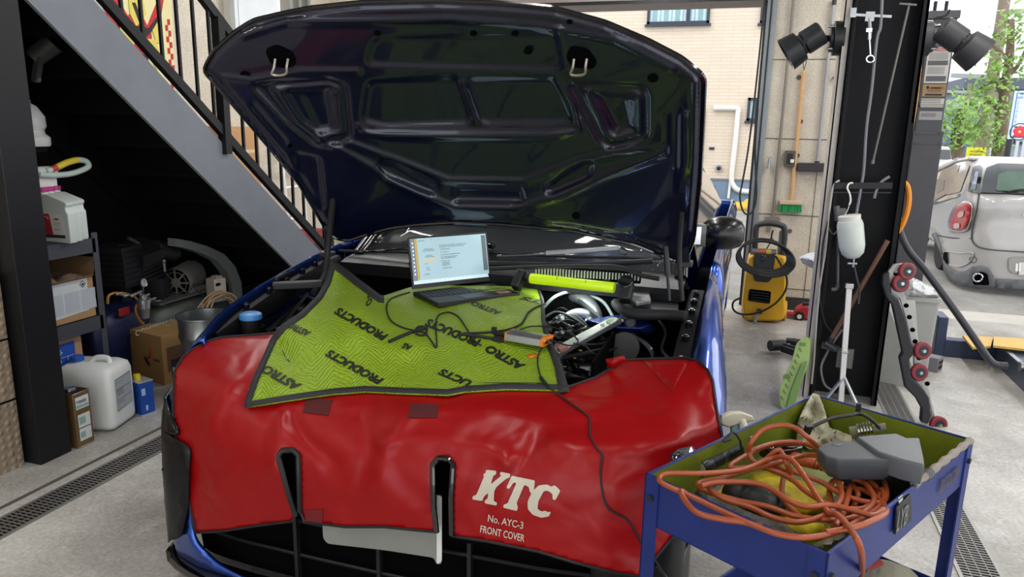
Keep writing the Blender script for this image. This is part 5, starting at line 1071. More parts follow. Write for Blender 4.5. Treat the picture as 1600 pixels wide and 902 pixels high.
# ================================================================== LEFT SIDE STORAGE
M_shelf = mat('speckled_grey_steel', '4a4c52', .5, .2, var=(120, .35))
XF = -3.32
zt1 = aX(150, 372, XF).z; zt2 = aX(150, 495, XF).z
shf = thing('storage_shelf', (-3.52, 2.86, 0), 'dark grey speckled steel shelf behind the left column under the stairs', 'shelf')
y0s, y1s = 2.62, aX(158, 420, XF).y
for x in (XF, -3.76):
    for y in (y0s, y1s):
        sx = -1 if x == XF else 1; sy = 1 if y == y0s else -1
        m = MB(); m.bx((x, y, 0), (x+sx*.003, y+sy*.04, zt1+.03)); m.bx((x, y, 0), (x+sx*.035, y+sy*.003, zt1+.03)); build('post', m, M_shelf, shf, smooth=0)
for z in (zt1, zt2, .12):
    m = MB(); m.bx((-3.76, y0s, z-.004), (XF-.002, y1s, z)); m.bx((XF-.003, y0s+.003, z-.075), (XF, y1s-.02, z)); m.bx((-3.76, y0s, z-.06), (XF, y0s+.003, z)); m.bx((-3.76, y1s-.003, z-.06), (XF-.003, y1s, z)); build('shelf_board', m, M_shelf, shf, smooth=0)
# oil jugs
JG = [(0, 0), (.004, .0), (.008, .012), (.008, .15), (-.004, .165), (-.006, .185), (.002, .192), (.004, .204), (-.006, .212), (-.12, .245), (-.205, .245), (-.21, .23), (-.21, .0)]
M_jug = mat('milky_jug', 'c3cac4', .4, var=(6, .06))
JD = (aZ(118, 378.1, zt1).y-aZ(109, 381, zt1).y)*.76
def oiljug(px, py, lab):
    o = aZ(px, py, zt1+.001); t = thing('oil_jug', o, lab, 'jug', 'oil jugs on the top shelf')
    m = MB(); m.prism([(o.x+x, o.y, o.z+z) for x, z in JG], (0, JD, 0)); b_ = build('jug_body', m, M_jug, t, bevel=.014, seg=3)
    m = MB(); m.cyl((o.x-.165, o.y+JD/2, o.z+.24), (o.x-.165, o.y+JD/2, o.z+.256), .024, n=24); build('neck', m, M_jug, b_)
    m = MB(); m.cyl((o.x-.165, o.y+JD/2, o.z+.254), (o.x-.165, o.y+JD/2, o.z+.276), .027, n=24); build('cap', m, mat('magenta_cap', 'b32a7c', .4), t, bevel=.002)
    m = MB(); L = [(-.19, .022), (-.02, .026), (-.03, .145), (-.17, .15)]; f = lambda P, d: [(o.x+x, o.y-d, o.z+z) for x, z in P]
    m.prism(f(L, .0005), (0, -.0008, 0)); m.mi = 1; m.prism(f([(-.19, .04), (-.10, .04), (-.115, .147), (-.19, .147)], .0014), (0, -.0006, 0)); m.mi = 2; m.prism(f([(-.19, .022), (-.022, .026), (-.022, .042), (-.19, .040)], .0014), (0, -.0006, 0))
    m.mi = 1; m.prism(f([(-.085, .118), (-.055, .118), (-.055, .126), (-.085, .126)], .0014), (0, -.0006, 0)); m.mi = 3
    for i, z in enumerate((.10, .09, .07, .063)): m.prism(f([(-.09, z), (-.045-.01*(i % 2), z), (-.045-.01*(i % 2), z+.003), (-.09, z+.003)], .0014), (0, -.0006, 0))
    m.tube([(o.x-.142+.02*math.cos(a), o.y-.003, o.z+.12+.012*math.sin(a)) for a in [.5*i for i in range(9)]], .0025, 5)
    build('label', m, [mat('label_white', 'd9d8d2', .5), mat('label_red', 'a8202c', .5), mat('label_dark', '3a2a2e', .5), mat('label_grey', '9b9a96', .5)], t, smooth=0)
oiljug(127, 375.2, 'white oil jug with magenta cap, furthest right of three on the shelf')
oiljug(118, 378.1, 'white oil jug with magenta cap, middle of three on the shelf')
oiljug(109, 381, 'white oil jug with magenta cap and red label, nearest of three')
# tall canister with pump hose
o = aZ(84, 372, zt1+.001)+Vector((-.02, .26, 0)); o.x = aX(78, 300, o.x).x if False else o.x
o = Vector((-3.55, 2.93, zt1+.001))
pq = aX(72, 285, -3.5); 
t = thing('pump_canister', (pq.x-.02, pq.y, zt1+.001), 'white canister with a clear hose looped over it behind the oil jugs', 'canister')
m = MB(); m.bx((pq.x-.12, pq.y-.10, zt1+.001), (pq.x+.025, pq.y+.05, pq.z+.03)); build('canister_body', m, M_white, t, bevel=.012, seg=3)
m = MB(); q = aX(66, 268, -3.48); m.cyl((q.x, q.y-.05, q.z), (q.x, q.y+.07, q.z), .026, n=16); m.cyl((q.x-.02, q.y, pq.z+.02), (q.x-.02, q.y, q.z), .02); build('pump_head', m, mat('pump_white', 'c9c6c2', .4), t)
hp = [aX(x, y, -3.46) for x, y in ((60, 272), (80, 274), (108, 272), (128, 266), (138, 260), (134, 252), (120, 250), (105, 254), (88, 262), (72, 268))]
m = MB(); m.tube(hp, .0155, 12); build('hose', m, mat('clear_green_hose', 'b9c8be', .35, bump=(400, .5, .002)), t)
m = MB(); m.tube([hp[6], hp[7], hp[8]], .0172, 12); m.mi = 1; m.tube([hp[8], (hp[8]+hp[9])/2], .0172, 12); build('hose_tag', m, [mat('tag_yellow', 'd8c02c', .5), mat('tag_red2', 'b8402a', .5)], t)
# wall shelf with translucent jug
q = aX(74, 229, -3.45)
m = MB(); m.bx((-3.95, q.y-.35, q.z-.03), (q.x-.06, q.y+.05, q.z-.001)); m.bx((-3.95, q.y-.36, q.z-.16), (-3.92, q.y+.04, q.z)); struct('trim_7', m, M_blackwall, smooth=0)
T = Matrix.Translation((q.x-.085, q.y-.02, q.z)); m = MB(); m.lathe([(0, 0), (.085, 0), (.09, .008), (.09, .045), (.07, .062), (.066, .08), (.078, .10), (.076, .15), (.045, .20), (.02, .215), (.02, .23), (0, .23)], T, 24); solo('measuring_jug', m, mat('translucent_jug', 'cfd0cb', .35), 'frosted white plastic jug peeking out beside the column, above the hose', 'jug')
# open box on the lower shelf
yb0, yb1 = 2.70, aX(150, 480, XF-.012).y; zb0 = zt2+.001; zb1 = aX(120, 437, XF-.01).z
t = thing('open_carton', (XF-.17, (yb0+yb1)/2, zb0), 'open cardboard carton with a white sheet label on the lower shelf', 'cardboard box')
xa, xb = XF-.32, XF-.012
m = MB(); 
for a, b in (((xb-.004, yb0, zb0), (xb, yb1, zb1)), ((xa, yb0, zb0), (xa+.004, yb1, zb1)), ((xa, yb0, zb0), (xb, yb0+.004, zb1)), ((xa, yb1-.004, zb0), (xb, yb1, zb1)), ((xa, yb0, zb0), (xb, yb1, zb0+.004))): m.bx(a, b)
build('carton_body', m, M_card, t, smooth=0)
for P, e in (([(xa, yb1, zb1), (xb, yb1, zb1), (xb+.0, yb1+.03, zb1+.10), (xa, yb1+.03, zb1+.09)], (0, .003, 0)), ([(xa, yb0, zb1), (xa, yb1, zb1), (xa-.04, yb1, zb1+.12), (xa-.04, yb0, zb1+.12)], (.003, 0, 0)), ([(xb, yb0, zb1), (xb, yb1, zb1), (xb+.03, yb1-.02, zb1+.012), (xb+.03, yb0, zb1+.012)], (0, 0, .003))):
    m = MB(); m.prism(P, e); build('flap', m, M_carddk, t, smooth=0)
m = MB(); m.prism([(xb+.001, yb0+.02, zb0+.03), (xb+.001, yb1-.045, zb0+.045), (xb+.001, yb1-.04, zb1-.002), (xb+.001, yb0+.01, zb1-.005)], (.001, 0, 0)); m.mi = 1
for i in range(3): m.bx((xb+.002, yb0+.03+.1*i, zb0+.05), (xb+.0025, yb0+.12+.1*i, zb1-.06))
m.mi = 2; m.tube([(xb+.003, yb1-.07+.018*math.cos(a), zb1-.03+.018*math.sin(a)) for a in [i*math.pi/2 for i in range(4)]], .0018, 5, closed=True, k=0); m.cyl((xb+.003, yb1-.07, zb1-.032), (xb+.004, yb1-.07, zb1-.032), .007); m.bx((xb+.002, yb0+.012, zb1-.03), (xb+.003, yb0+.03, zb1-.018))
build('sheet_label', m, [mat('label_paper', 'c4c7ca', .5), mat('label_blue_grey', 'b0b6bd', .5), M_blackprint], t, smooth=0)
m = MB(); Q = [(0, 0), (.30, .0), (.30, .26), (0, .26)]; m.add(*sheet(Q, lambda x, y: Vector((xa+.01+x*.95, yb0+.01+y, zb1-.02+.06*abs(nz(x*14, y*14, 2))+.10*max(0, nz(x*5, y*5, 8)))), .02)); build('plastic_liner', m, mat('clear_bag_brown', '7d6a5a', .2, alpha=.75), t, solid=.001)
# two small cartons on the floor with blue labels
zl0 = aX(112, 600, -3.36).z
ya, yb_ = 2.70, aX(130, 560, -3.36).y
zc = [0.121, aX(112, 601, -3.36).z, aX(112, 527, -3.36).z]
for i in (0, 1):
    z0, z1 = zc[i]+.001, zc[i+1]
    t = thing('small_carton', (-3.48, (ya+yb_)/2, z0), ['brown carton with blue label, lower of two beside the white jug', 'brown carton with blue label marked 10, upper of two under the shelf'][i], 'cardboard box', 'blue labelled cartons')
    m = MB(); m.bx((-3.62, ya, z0), (-3.36, yb_, z1)); build('carton_body', m, mat('tan_card', 'b08a68', .85, bump=(90, .1, .002)), t, smooth=0)
    m = MB(); yy0 = ya+.055; yy1 = yb_-.045; h0 = z0+(z1-z0)*.22; h1 = z1-.02; m.bx((-3.36, yy0, h0), (-3.3585, yy1, h1)); m.mi = 1
    flat_text(m, 'SL', (-3.357, yy0+.015, h1-.035), (0, 1, 0), (0, 0, 1), .022); flat_text(m, '10', (-3.357, yy0+.015, h0+(h1-h0)*.42), (0, 1, 0), (0, 0, 1), .020, bold=.02); flat_text(m, '1', (-3.357, yy1-.05, h0+(h1-h0)*.46), (0, 1, 0), (0, 0, 1), .018, bold=.02); m.bx((-3.358, yy0+.015, h0+.02), (-3.357, yy0+.06, h0+.038)); m.bx((-3.358, yy0+.012, h0+(h1-h0)*.58), (-3.3572, yy1-.01, h0+(h1-h0)*.59))
    for k in range(3): m.bx((-3.358, yy0+.015, h1-.048-.009*k), (-3.357, yy0+.05-.008*k, h1-.044-.009*k))
    m.mi = 2; m.bx((-3.358, yy0+.002, h1-.06), (-3.357, yy0+.008, h1-.01))
    build('blue_label', m, [mat('print_blue', '1f4fae', .5), mat('print_white', 'e4e8ee', .5), mat('print_cyan', '54b6e8', .5)], t, smooth=0)
# white 20 litre jerry can
A = aZ(148, 678); B = aZ(180, 677); C_ = aZ(216, 651)
t = thing('jerry_can', (A+C_)/2, 'large white square jerry can with a blue cap on the floor left of the car', 'jerry can')
dx = (C_-B); Ld = dx.length; T = frame(B, dx, z=(0, 0, 1)); Wd = .30; Hj = .365
# local: x along right face (going back-right), y to the left
m = MB(); 
def rr(x0, y0, x1, y1, r, z): return [T @ Vector((x, y, z)) for x, y in rpoly([(x0, y0), (x1, y0), (x1, y1), (x0, y1)], r, 4)]
Ld = max(.22, min(Ld, .27))
m.loft([rr(.03, .03, Ld-.03, Wd-.03, .03, .0), rr(.004, .004, Ld-.004, Wd-.004, .035, .02), rr(0, 0, Ld, Wd, .035, .04), rr(0, 0, Ld, Wd, .035, .30), rr(.008, .01, Ld-.008, Wd-.01, .035, .335), rr(.035, .04, Ld-.035, Wd-.04, .03, .355)])
M_jerry = mat('milky_polyethylene', 'dcdedb', .35, var=(5, .04), sub=.2)
build('can_body', m, M_jerry, t, smooth=60)
m = MB(T); m.tube([(Ld*.45, .05, .345), (Ld*.5, .07, .375), (Ld*.5, .13, .375), (Ld*.45, .16, .345)], .014, 10); build('grip', m, M_jerry, t)
m = MB(T); m.cyl((Ld*.42, .225, .345), (Ld*.42, .225, .362), .030, n=24); m.mi = 1; m.cyl((Ld*.42, .225, .362), (Ld*.42, .225, .388), .036, .034, n=24); build('cap', m, [M_jerry, mat('cap_blue', '1d56b4', .4, bump=(200, .3, .002))], t, bevel=.002)
m = MB(T); m.prism([(.04, -.0012, .10), (Ld-.04, -.0012, .11), (Ld-.04, -.0012, .285), (.04, -.0012, .28)], (0, -.001, 0)); m.mi = 1
for r_ in range(3):
    for c in range(2): m.prism([(.045+c*(Ld-.085)/2, -.0022, .112+r_*.056), (.04+(c+1)*(Ld-.085)/2, -.0022, .114+r_*.056), (.04+(c+1)*(Ld-.085)/2, -.0022, .160+r_*.056), (.045+c*(Ld-.085)/2, -.0022, .158+r_*.056)], (0, -.0006, 0))
m.mi = 2
for z in (.255, .215, .208, .20, .192, .185, .15, .14): m.prism([(.05, -.003, z), (Ld*.46, -.003, z+.002), (Ld*.46, -.003, z+.005), (.05, -.003, z+.003)], (0, -.0004, 0))
build('label', m, [mat('label_silver', '8f9496', .45), mat('label_pale', 'a9afb2', .4), mat('label_ink', '55585c', .5)], t, smooth=0)
# solvent tin
B = aZ(123, 702); A = aZ(108, 694); C_ = aZ(148, 690)
t = thing('solvent_tin', (A+C_)/2, 'tall rectangular metal tin with a white label standing against the left column', 'tin can')
dx = C_-B; T = frame(B, dx, z=(0, 0, 1)); Lx = dx.length; Hh_ = (aY(118, 612, B.y).z)*1.0-.02
Wx = .075
m = MB(T); m.bx((0, 0, .004), (Lx, Wx+.03, Hh_)); m.mi = 1; m.bx((-.002, -.002, Hh_-.004), (Lx+.002, Wx+.032, Hh_)); m.bx((-.002, -.002, 0), (Lx+.002, Wx+.032, .006)); m.cyl((Lx*.4, Wx*.8, Hh_), (Lx*.4, Wx*.8, Hh_+.016), .028, n=24)
build('tin_body', m, [mat('bronze_tin', '8a6e48', .35, .6, var=(5, .3)), M_steel], t, bevel=.002)
m = MB(); m.M = T; h = Hh_; m.bx((.01, -.0015, h*.70), (Lx-.01, -.001, h*.92)); m.bx((.015, -.0015, h*.12), (Lx-.012, -.001, h*.34)); m.bx((.015, -.0015, h*.36), (Lx-.012, -.001, h*.60)); m.mi = 1; flat_text(m, 'THINNER', (.014, -.002, h*.80), (1, 0, 0), (0, 0, 1), .016, width=Lx*.62, bold=.02); m.mi = 2; m.bx((.012, -.002, h*.72), (Lx-.012, -.0016, h*.77)); m.bx((.02, -.002, h*.42), (Lx*.6, -.0016, h*.55)); m.bx((.02, -.002, h*.17), (Lx*.5, -.0016, h*.28))
build('label', m, [mat('tin_label_white', 'cfd3d2', .5), mat('tin_ink', '222622', .5), mat('tin_teal', '86aaa2', .5)], t, smooth=0)
# blue tin with yellow cap
B = aZ(222, 652); C_ = aZ(243, 645); dx = C_-B; T = frame(B, dx, z=(0, 0, 1)); Lx = max(.07, dx.length)
t = thing('blue_tin', B, 'blue rectangular tin with a yellow cap behind the white jerry can', 'tin can'); h = .195
m = MB(T); m.bx((0, 0, .008), (Lx, .12, h)); m.mi = 1; m.bx((-.003, -.003, 0), (Lx+.003, .123, .010)); m.bx((-.002, -.002, h-.002), (Lx+.002, .122, h+.003)); m.mi = 2; m.bx((Lx*.35, -.001, .03), (Lx*.5, -.0005, .06)); m.bx((.01, -.001, .12), (Lx*.4, -.0005, .16))
build('tin_body', m, [mat('tin_blue', '1f4fa8', .4, .2), mat('tin_rim', 'cfd2cf', .3, .6), mat('tin_print_pale', 'a7bde0', .5)], t, bevel=.003)
m = MB(T); m.cyl((Lx*.4, .07, h), (Lx*.4, .07, h+.032), .019, n=16); build('cap', m, mat('cap_yellow', 'dcc21e', .4), t, bevel=.002)
# big cardboard box with red J mark
B = aZ(258, 603); A = aZ(199, 586); C_ = aZ(274, 598)
lx = (A-B); Lb_ = lx.length; T = frame(B, -lx, z=(0, 0, 1))      # x from A to B at negative side
top_z = aW(254, 526, wof(B)).z
hb = aY(254, 527, B.y).z
dp = .36
t = thing('cardboard_box', (A+B)/2, 'large brown cardboard box with a red hook mark in front of the compressor', 'cardboard box')
m = MB(T); m.bx((-Lb_, 0, 0), (0, dp, hb)); build('box_body', m, mat('kraft_card', '9b7645', .85, bump=(90, .1, .002)), t, smooth=0, bevel=.002)
m = MB(T); m.bx((-Lb_, dp*.47, hb), (0, dp*.53, hb+.001)); m.mi = 1
m.tube([(-Lb_*.30, -.002, hb*.72), (-Lb_*.30, -.002, hb*.58), (-Lb_*.36, -.002, hb*.50), (-Lb_*.42, -.002, hb*.50)], .007, 6, k=4); m.mi = 2; m.prism([(-Lb_*.48, -.001, hb*.52), (-Lb_*.36, -.001, hb*.40), (-Lb_*.35, -.001, hb*.32), (-Lb_*.42, -.001, hb*.36), (-Lb_*.48, -.001, hb*.46)], (0, -.001, 0)); m.mi = 3; m.bx((-Lb_*.25, -.001, hb*.46), (-Lb_*.08, -.0006, hb*.51)); m.bx((-Lb_*.95, -.001, hb*.86), (-Lb_*.75, -.0006, hb*.90))
m.bx((.001, .03, hb*.25), (.0015, .15, hb*.75))
build('printed_marks', m, [mat('clear_tape', 'a08a5c', .3), mat('mark_red', 'a8301f', .6), M_blackprint, mat('mark_brown', '5e452c', .8)], t, smooth=0)
# navy drum behind shelf
c = aX(168, 540, -3.85); 
t = thing('navy_drum', (c.x, c.y, 0), 'dark navy plastic bin with a red label between the shelf and the compressor', 'bin')
zz = aX(185, 478, -3.7).z; m = MB(Matrix.Translation((-3.86, c.y, 0)))
def rr2(a, b, z, r=.05): return [Vector((x, y, z)) for x, y in rpoly([(-a, -b), (a, -b), (a, b), (-a, b)], r, 4)]
m.loft([rr2(.17, .20, 0), rr2(.20, .25, .04), rr2(.21, .27, zz-.10), rr2(.17, .21, zz-.02), rr2(.10, .14, zz)]); build('bin_body', m, mat('navy_plastic', '131c44', .45, var=(4, .2)), t, smooth=50)
q = aX(194, 487, -3.64); m = MB(); m.box((q.x, q.y, q.z), (.004, .085, .05)); build('red_label', m, mat('faded_red_label', '9c1c24', .5), t, bevel=.01)
m = MB(); q1 = [aX(x, y, -3.60) for x, y in ((168, 475), (170, 462), (184, 458), (206, 462), (215, 470), (212, 485), (218, 500), (224, 506))]; m.tube(q1, .008, 8); solo('yellow_air_hose', m, mat('amber_hose', 'b9822c', .4), 'amber yellow air hose hanging over the navy bin', 'hose')

# ---------------- compressor
XC = -3.72
M_cg = mat('compressor_green_grey', '4b504c', .45, var=(6, .2)); M_cd = mat('compressor_dark', '1d1d20', .55, var=(8, .3), bump=(30, .3, .006))
tk = aX(285, 487, XC)
cmpz = tk.z
comp = thing('air_compressor', (XC, tk.y+.15, 0), 'dark green and black belt driven air compressor under the stairs', 'air compressor')
# tank along Y
y0, y1 = aX(235, 490, XC).y-.10, aX(335, 470, XC).y
rt = .165
T = Matrix.Translation((XC, y0, cmpz-.02)) @ Matrix.Rotation(R(-90), 4, 'X')
m = MB(); Lt = y1-y0; m.lathe([(0, -.0), (.08, .01), (.14, .04), (rt, .09), (rt, Lt-.09), (.14, Lt-.04), (.08, Lt-.01), (0, Lt)], T, 32); tank = build('tank', m, M_cg, comp)
m = MB(); 
q0 = aX(241, 505, XC+rt); flat_text(m, 'COMPRESSOR', (XC+rt+.002, q0.y-.16, q0.z-.045), (0, 1, 0), (0, 0, 1), .035, width=.36, bold=.02); build('tank_lettering', m, mat('faded_white_paint', 'a9aba2', .6), tank, smooth=0)
for y in (y0+.12, y1-.12):
    m = MB()
    for s in (-1, 1): m.beam((XC+s*.10, y, cmpz-.10), (XC+s*.17, y, 0), .03, .03, up=(0, 1, 0))
    build('tank_feet', m, M_cd, comp, smooth=0)
zdk = cmpz+.14
m = MB(); m.bx((XC-.2, y0+.02, zdk), (XC+.16, y1-.05, zdk+.012)); m.bx((XC-.1, y0+.1, cmpz+.08), (XC+.1, y0+.13, zdk)); m.bx((XC-.1, y1-.2, cmpz+.08), (XC+.1, y1-.17, zdk)); build('deck', m, M_cg, comp, smooth=0)
# motor
a = aX(275, 442, XC+.05); T = Matrix.Translation(a) @ (Vector((-.25, .95, .08))).to_track_quat('Z', 'Y').to_matrix().to_4x4()
rm = .098
m = MB(); m.lathe([(.055, .0), (rm*.96, .0), (rm, .012), (rm, .06), (rm*.93, .065), (rm*.93, .25), (rm*.8, .27), (.0, .28)], T, 36)
for i in range(24):
    an = 2*math.pi*i/24; m.beam(T @ Vector((rm*.93*math.cos(an), rm*.93*math.sin(an), .07)), T @ Vector((rm*.93*math.cos(an), rm*.93*math.sin(an), .245)), .004, .012, up=T.to_3x3() @ Vector((math.cos(an), math.sin(an), 0)))
m.bx((a.x-.06, a.y+.05, zdk+.01), (a.x+.06, a.y+.22, zdk+.04)); mot = build('motor', m, mat('motor_grey', '77756e', .5, .2), comp)
m = MB(); m.lathe([(0, -.0015), (.095, -.001)], T, 24); build('fan_void', m, M_hole, mot)
m = MB(); m.lathe([(0, -.004), (.034, -.004), (.036, .004)], T, 24)
for i in range(8):
    an = 2*math.pi*i/8; m.beam(T @ Vector((.03*math.cos(an), .03*math.sin(an), 0)), T @ Vector((.09*math.cos(an), .09*math.sin(an), 0)), .012, .006, up=T.to_3x3() @ Vector((0, 0, 1)))
m.tube([T @ Vector((.074*math.cos(2*math.pi*i/24), .074*math.sin(2*math.pi*i/24), 0)) for i in range(24)], .003, 6, closed=True, k=1)
build('fan_grille', m, mat('motor_grey', '77756e'), mot)
# belt guard
out = [(262, 372), (285, 376), (312, 384), (338, 396), (356, 416), (365, 440), (367, 470)]; inn = [(262, 384), (283, 388), (306, 396), (328, 407), (342, 424), (350, 445), (352, 472)]
m = MB(); P = [aX(x, y, -3.66) for x, y in out] + [aX(x, y, -3.66) for x, y in inn[::-1]]; m.prism(P, (.07, 0, 0)); build('belt_guard', m, mat('guard_grey', '7a807b', .45), comp, smooth=30)
m = MB(); m.bx((-3.66, aX(352, 470, -3.66).y-.04, .0), (-3.62, aX(352, 470, -3.66).y, zdk)); build('guard_bracket', m, M_cd, comp)
# pump block and covers (black)
for (px, py, X, d, r_) in ((185, 415, -3.80, (.22, .20, .26), (0, 0, 10)), (222, 405, -3.78, (.20, .18, .20), (10, 20, 0)), (245, 450, -3.70, (.12, .12, .14), (0, 0, 20))):
    c = aX(px, py, X); m = MB(); m.box(c, d, r_)
    for i in range(7): m.box(c+Vector((0, 0, -d[2]/2+.02+d[2]*i/7.5)), (d[0]*1.12, d[1]*1.12, .006), r_)
    build('pump_block', m, M_cd, comp, bevel=.02)
c = aX(183, 382, -3.80); m = MB(); m.bx((c.x-.04, c.y-.04, zdk), (c.x+.04, c.y+.04, c.z)); build('pump_post', m, M_cd, comp)
m = MB(); a = aX(258, 393, -3.72); m.cyl(a+Vector((0, -.10, .03)), a+Vector((0, .08, -.02)), .065, .06); m.tube([a+Vector((.03, -.09, .05)), a+Vector((.06, -.02, .02)), a+Vector((.05, .05, -.03))], .006, 6); build('air_filter', m, M_cd, comp, bevel=.008)
m = MB(); a = aX(200, 372, -3.76); m.tube([a, aX(212, 378, -3.75), aX(219, 383, -3.74)], .012, 8); build('hot_pipe', m, mat('dull_metal', '6b6864', .4, .6), comp)
g = aX(223, 442, -3.60); t = build('gauge_stem', MB().cyl(g, g+Vector((-.02, .01, -.08)), .008), M_steel, comp)
T = frame(g, (0, 1, 0), z=(.9, -.4, .1)); m = MB(); m.lathe([(0, .008), (.025, .008), (.028, .010), (.028, -.015), (0, -.015)], T, 24); m.mi = 1; m.lathe([(0, .0095), (.023, .0095)], T, 24); m.mi = 2; m.box(T @ Vector((.004, .006, .011)), (.003, .003, .016)); build('pressure_gauge', m, [M_steel, M_white, M_red], t)
g = aX(225, 480, -3.56); m = MB(); T = Matrix.Translation(g+Vector((0, 0, -.07))); m.lathe([(0, 0), (.026, 0), (.034, .06), (.036, .062), (.038, .10), (.042, .10), (.042, .12), (.02, .13), (.02, .15), (0, .15)], T, 20); build('filter_bowl', m, M_alu, comp)
m = MB(); 
for x, y, r_ in ((185, 460, .008), (196, 463, .01), (206, 462, .012), (215, 458, .012), (228, 462, .01), (238, 468, .01)): p = aX(x, y, -3.58); m.cyl(p+Vector((0, -.02, 0)), p+Vector((0, .025, .004)), r_, n=10)
m.tube([aX(x, y, -3.58) for x, y in ((180, 459), (200, 462), (220, 460), (242, 470), (250, 470))], .006, 8); build('air_fittings', m, M_steel, comp)
v = aX(256, 408, -3.60); m = MB(); m.cyl(v, v+Vector((0, 0, -.07)), .010); m.ball(v, (.016, .016, .014)); build('relief_valve', m, M_steel, comp)
# switch box
s1 = aX(338, 452, -3.50); t_ = MB(); t_.box(s1, (.10, .095, .165), (0, 0, -14)); sw = build('switch_box', t_, mat('cream_box', 'b5ab9c', .5), comp, bevel=.008)
m = MB(); m.box(s1+Vector((-.0, .012, .085)), (.06, .05, .02), (0, 0, -14)); m.mi = 1; m.box(s1+Vector((.045, -.035, .045)), (.02, .03, .018), (0, 0, -14)); build('switch_cover', m, [mat('cream_box', 'b5ab9c'), M_hole], sw, bevel=.003)
m = MB(); m.beam(s1+Vector((-.03, 0, -.05)), (XC, s1.y, zdk), .03, .03); m.tube([aX(300, 440, -3.6), aX(306, 452, -3.56), aX(318, 462, -3.53)], .005, 6); build('switch_bracket', m, M_cd, comp)
# hose coil
cc = aX(345, 480, -3.42)
t = thing('hose_coil', (cc.x, cc.y, 0), 'coil of cream and orange air hose hanging beside the compressor switch', 'hose')
for i in range(9):
    m = MB(); rr_ = .115+.006*i; c = cc+Vector((-.02*(i % 3), .0, .0)); c.z -= .03
    m.tube([c+Vector((.012*math.sin(3*a+i), rr_*1.15*math.cos(a), rr_*.85*math.sin(a))) for a in [2*math.pi*k/20 for k in range(20)]], .0055, 8, closed=True, k=2)
    build('hose_turn', m, mat('hose_orange', 'b87a50', .5) if i % 3 == 1 else mat('hose_cream', 'a9a07a', .5), t)
# tub with lid on a black carton
c = aZ(318, 492, .48)
t = thing('metal_tub', (c.x, c.y, .22), 'shiny galvanised round tub with papers in it beside the cardboard box', 'tub')
m = MB(); r0 = .155; T = Matrix.Translation((c.x, c.y, .22)); m.lathe([(0, 0), (r0*.84, 0), (r0*.90, .12), (r0*.95, .13), (r0*.95, .15), (r0*.93, .16), (r0*.96, .25), (r0*1.02, .255), (r0*1.02, .265), (r0*.95, .262), (r0*.86, .10), (0, .09)], T, 40); build('tub_body', m, mat('galvanised_tub', 'a6a8a8', .28, .9, var=(8, .25)), t)
m = MB(); m.box((c.x-.02, c.y-.01, .345), (.12, .04, .008), (4, 6, 20)); m.mi = 1; m.box((c.x+.05, c.y+.02, .35), (.02, .03, .009), (4, 6, 20)); m.mi = 0; m.box((c.x-.05, c.y-.06, .34), (.06, .03, .008), (0, 8, 0)); build('papers', m, [M_white, M_red], t)
m = MB(); m.bx((c.x-.14, c.y-.14, 0), (c.x+.14, c.y+.14, .219)); m.mi = 1; m.bx((c.x-.13, c.y-.142, .05), (c.x+.0, c.y-.1405, .18)); solo('black_carton', m, [mat('black_card', '201c1e', .6), mat('carton_print', '8e8c90', .6)], 'small black printed carton under the galvanised tub', 'box', smooth=0)
# wire basket at the end
q = aX(388, 458, -3.70); t = thing('wire_basket', (q.x, q.y, 0), 'black wire basket standing at the far end behind the compressor', 'basket')
m = MB()
for i in range(9): m.cyl((q.x+.0, q.y-.14+.035*i, 0), (q.x, q.y-.14+.035*i, q.z+.05), .003, n=6); m.cyl((q.x-.2, q.y-.14+.035*i, 0), (q.x-.2, q.y-.14+.035*i, q.z+.05), .003, n=6)
for z in (q.z+.05, q.z-.05, q.z-.2, .02):
    m.tube([(q.x, q.y-.14, z), (q.x, q.y+.14, z), (q.x-.2, q.y+.14, z), (q.x-.2, q.y-.14, z)], .004, 6, closed=True, k=0)
build('wires', m, M_dark_metal, t)
# stacked cartons and a white ladder behind the stairs, against the wall
ys0, ys1 = aX(353, 230, -4.05).y, aX(402, 230, -4.05).y
zz = aX(375, 198, -4.05).z; n = 3; hh = zz/4
for i in range(4):
    m = MB(); m.bx((-4.29, ys0+.01*(i % 2), hh*i+.001), (-4.03, ys1, hh*(i+1)-.001)); m.mi = 1; m.bx((-4.03, ys0+.02, hh*(i+.45)), (-4.029, ys1-.01, hh*(i+.52))); solo('tall_carton', m, [mat('pale_card', 'b98e62', .85), mat('packing_tape', 'cfb894', .4)], 'tan taped carton stacked against the wall behind the stair railing', 'cardboard box', 'cartons behind the stairs', smooth=0)
yl = aX(470, 320, -4.1).y
t = thing('white_ladder', (-4.1, yl, 0), 'white tubular ladder against the wall behind the lower stairs', 'ladder')
for y in (yl-.14, yl+.16):
    m = MB(); m.cyl((-4.12, y, 0), (-4.22, y, 1.7), .02); build('ladder_rail', m, M_white, t)
for z in (.4, .7, 1.0, 1.3):
    m = MB(); m.cyl((-4.12-.06*z, yl-.14, z), (-4.12-.06*z, yl+.16, z), .015); build('rung', m, M_white, t)
m = MB(); q = aX(500, 375, -4.0); m.bx((-4.2, q.y-.5, 0), (-4.0, q.y+.1, q.z+.10)); m.mi = 1; m.bx((-4.0, q.y-.45, q.z-.1), (-3.998, q.y+.05, q.z-.02)); solo('red_crate', m, [mat('dark_red_crate', '8c2226', .6, var=(9, .4)), M_blackprint], 'red crate at the foot of the wall behind the stairs', 'crate', bevel=.01)
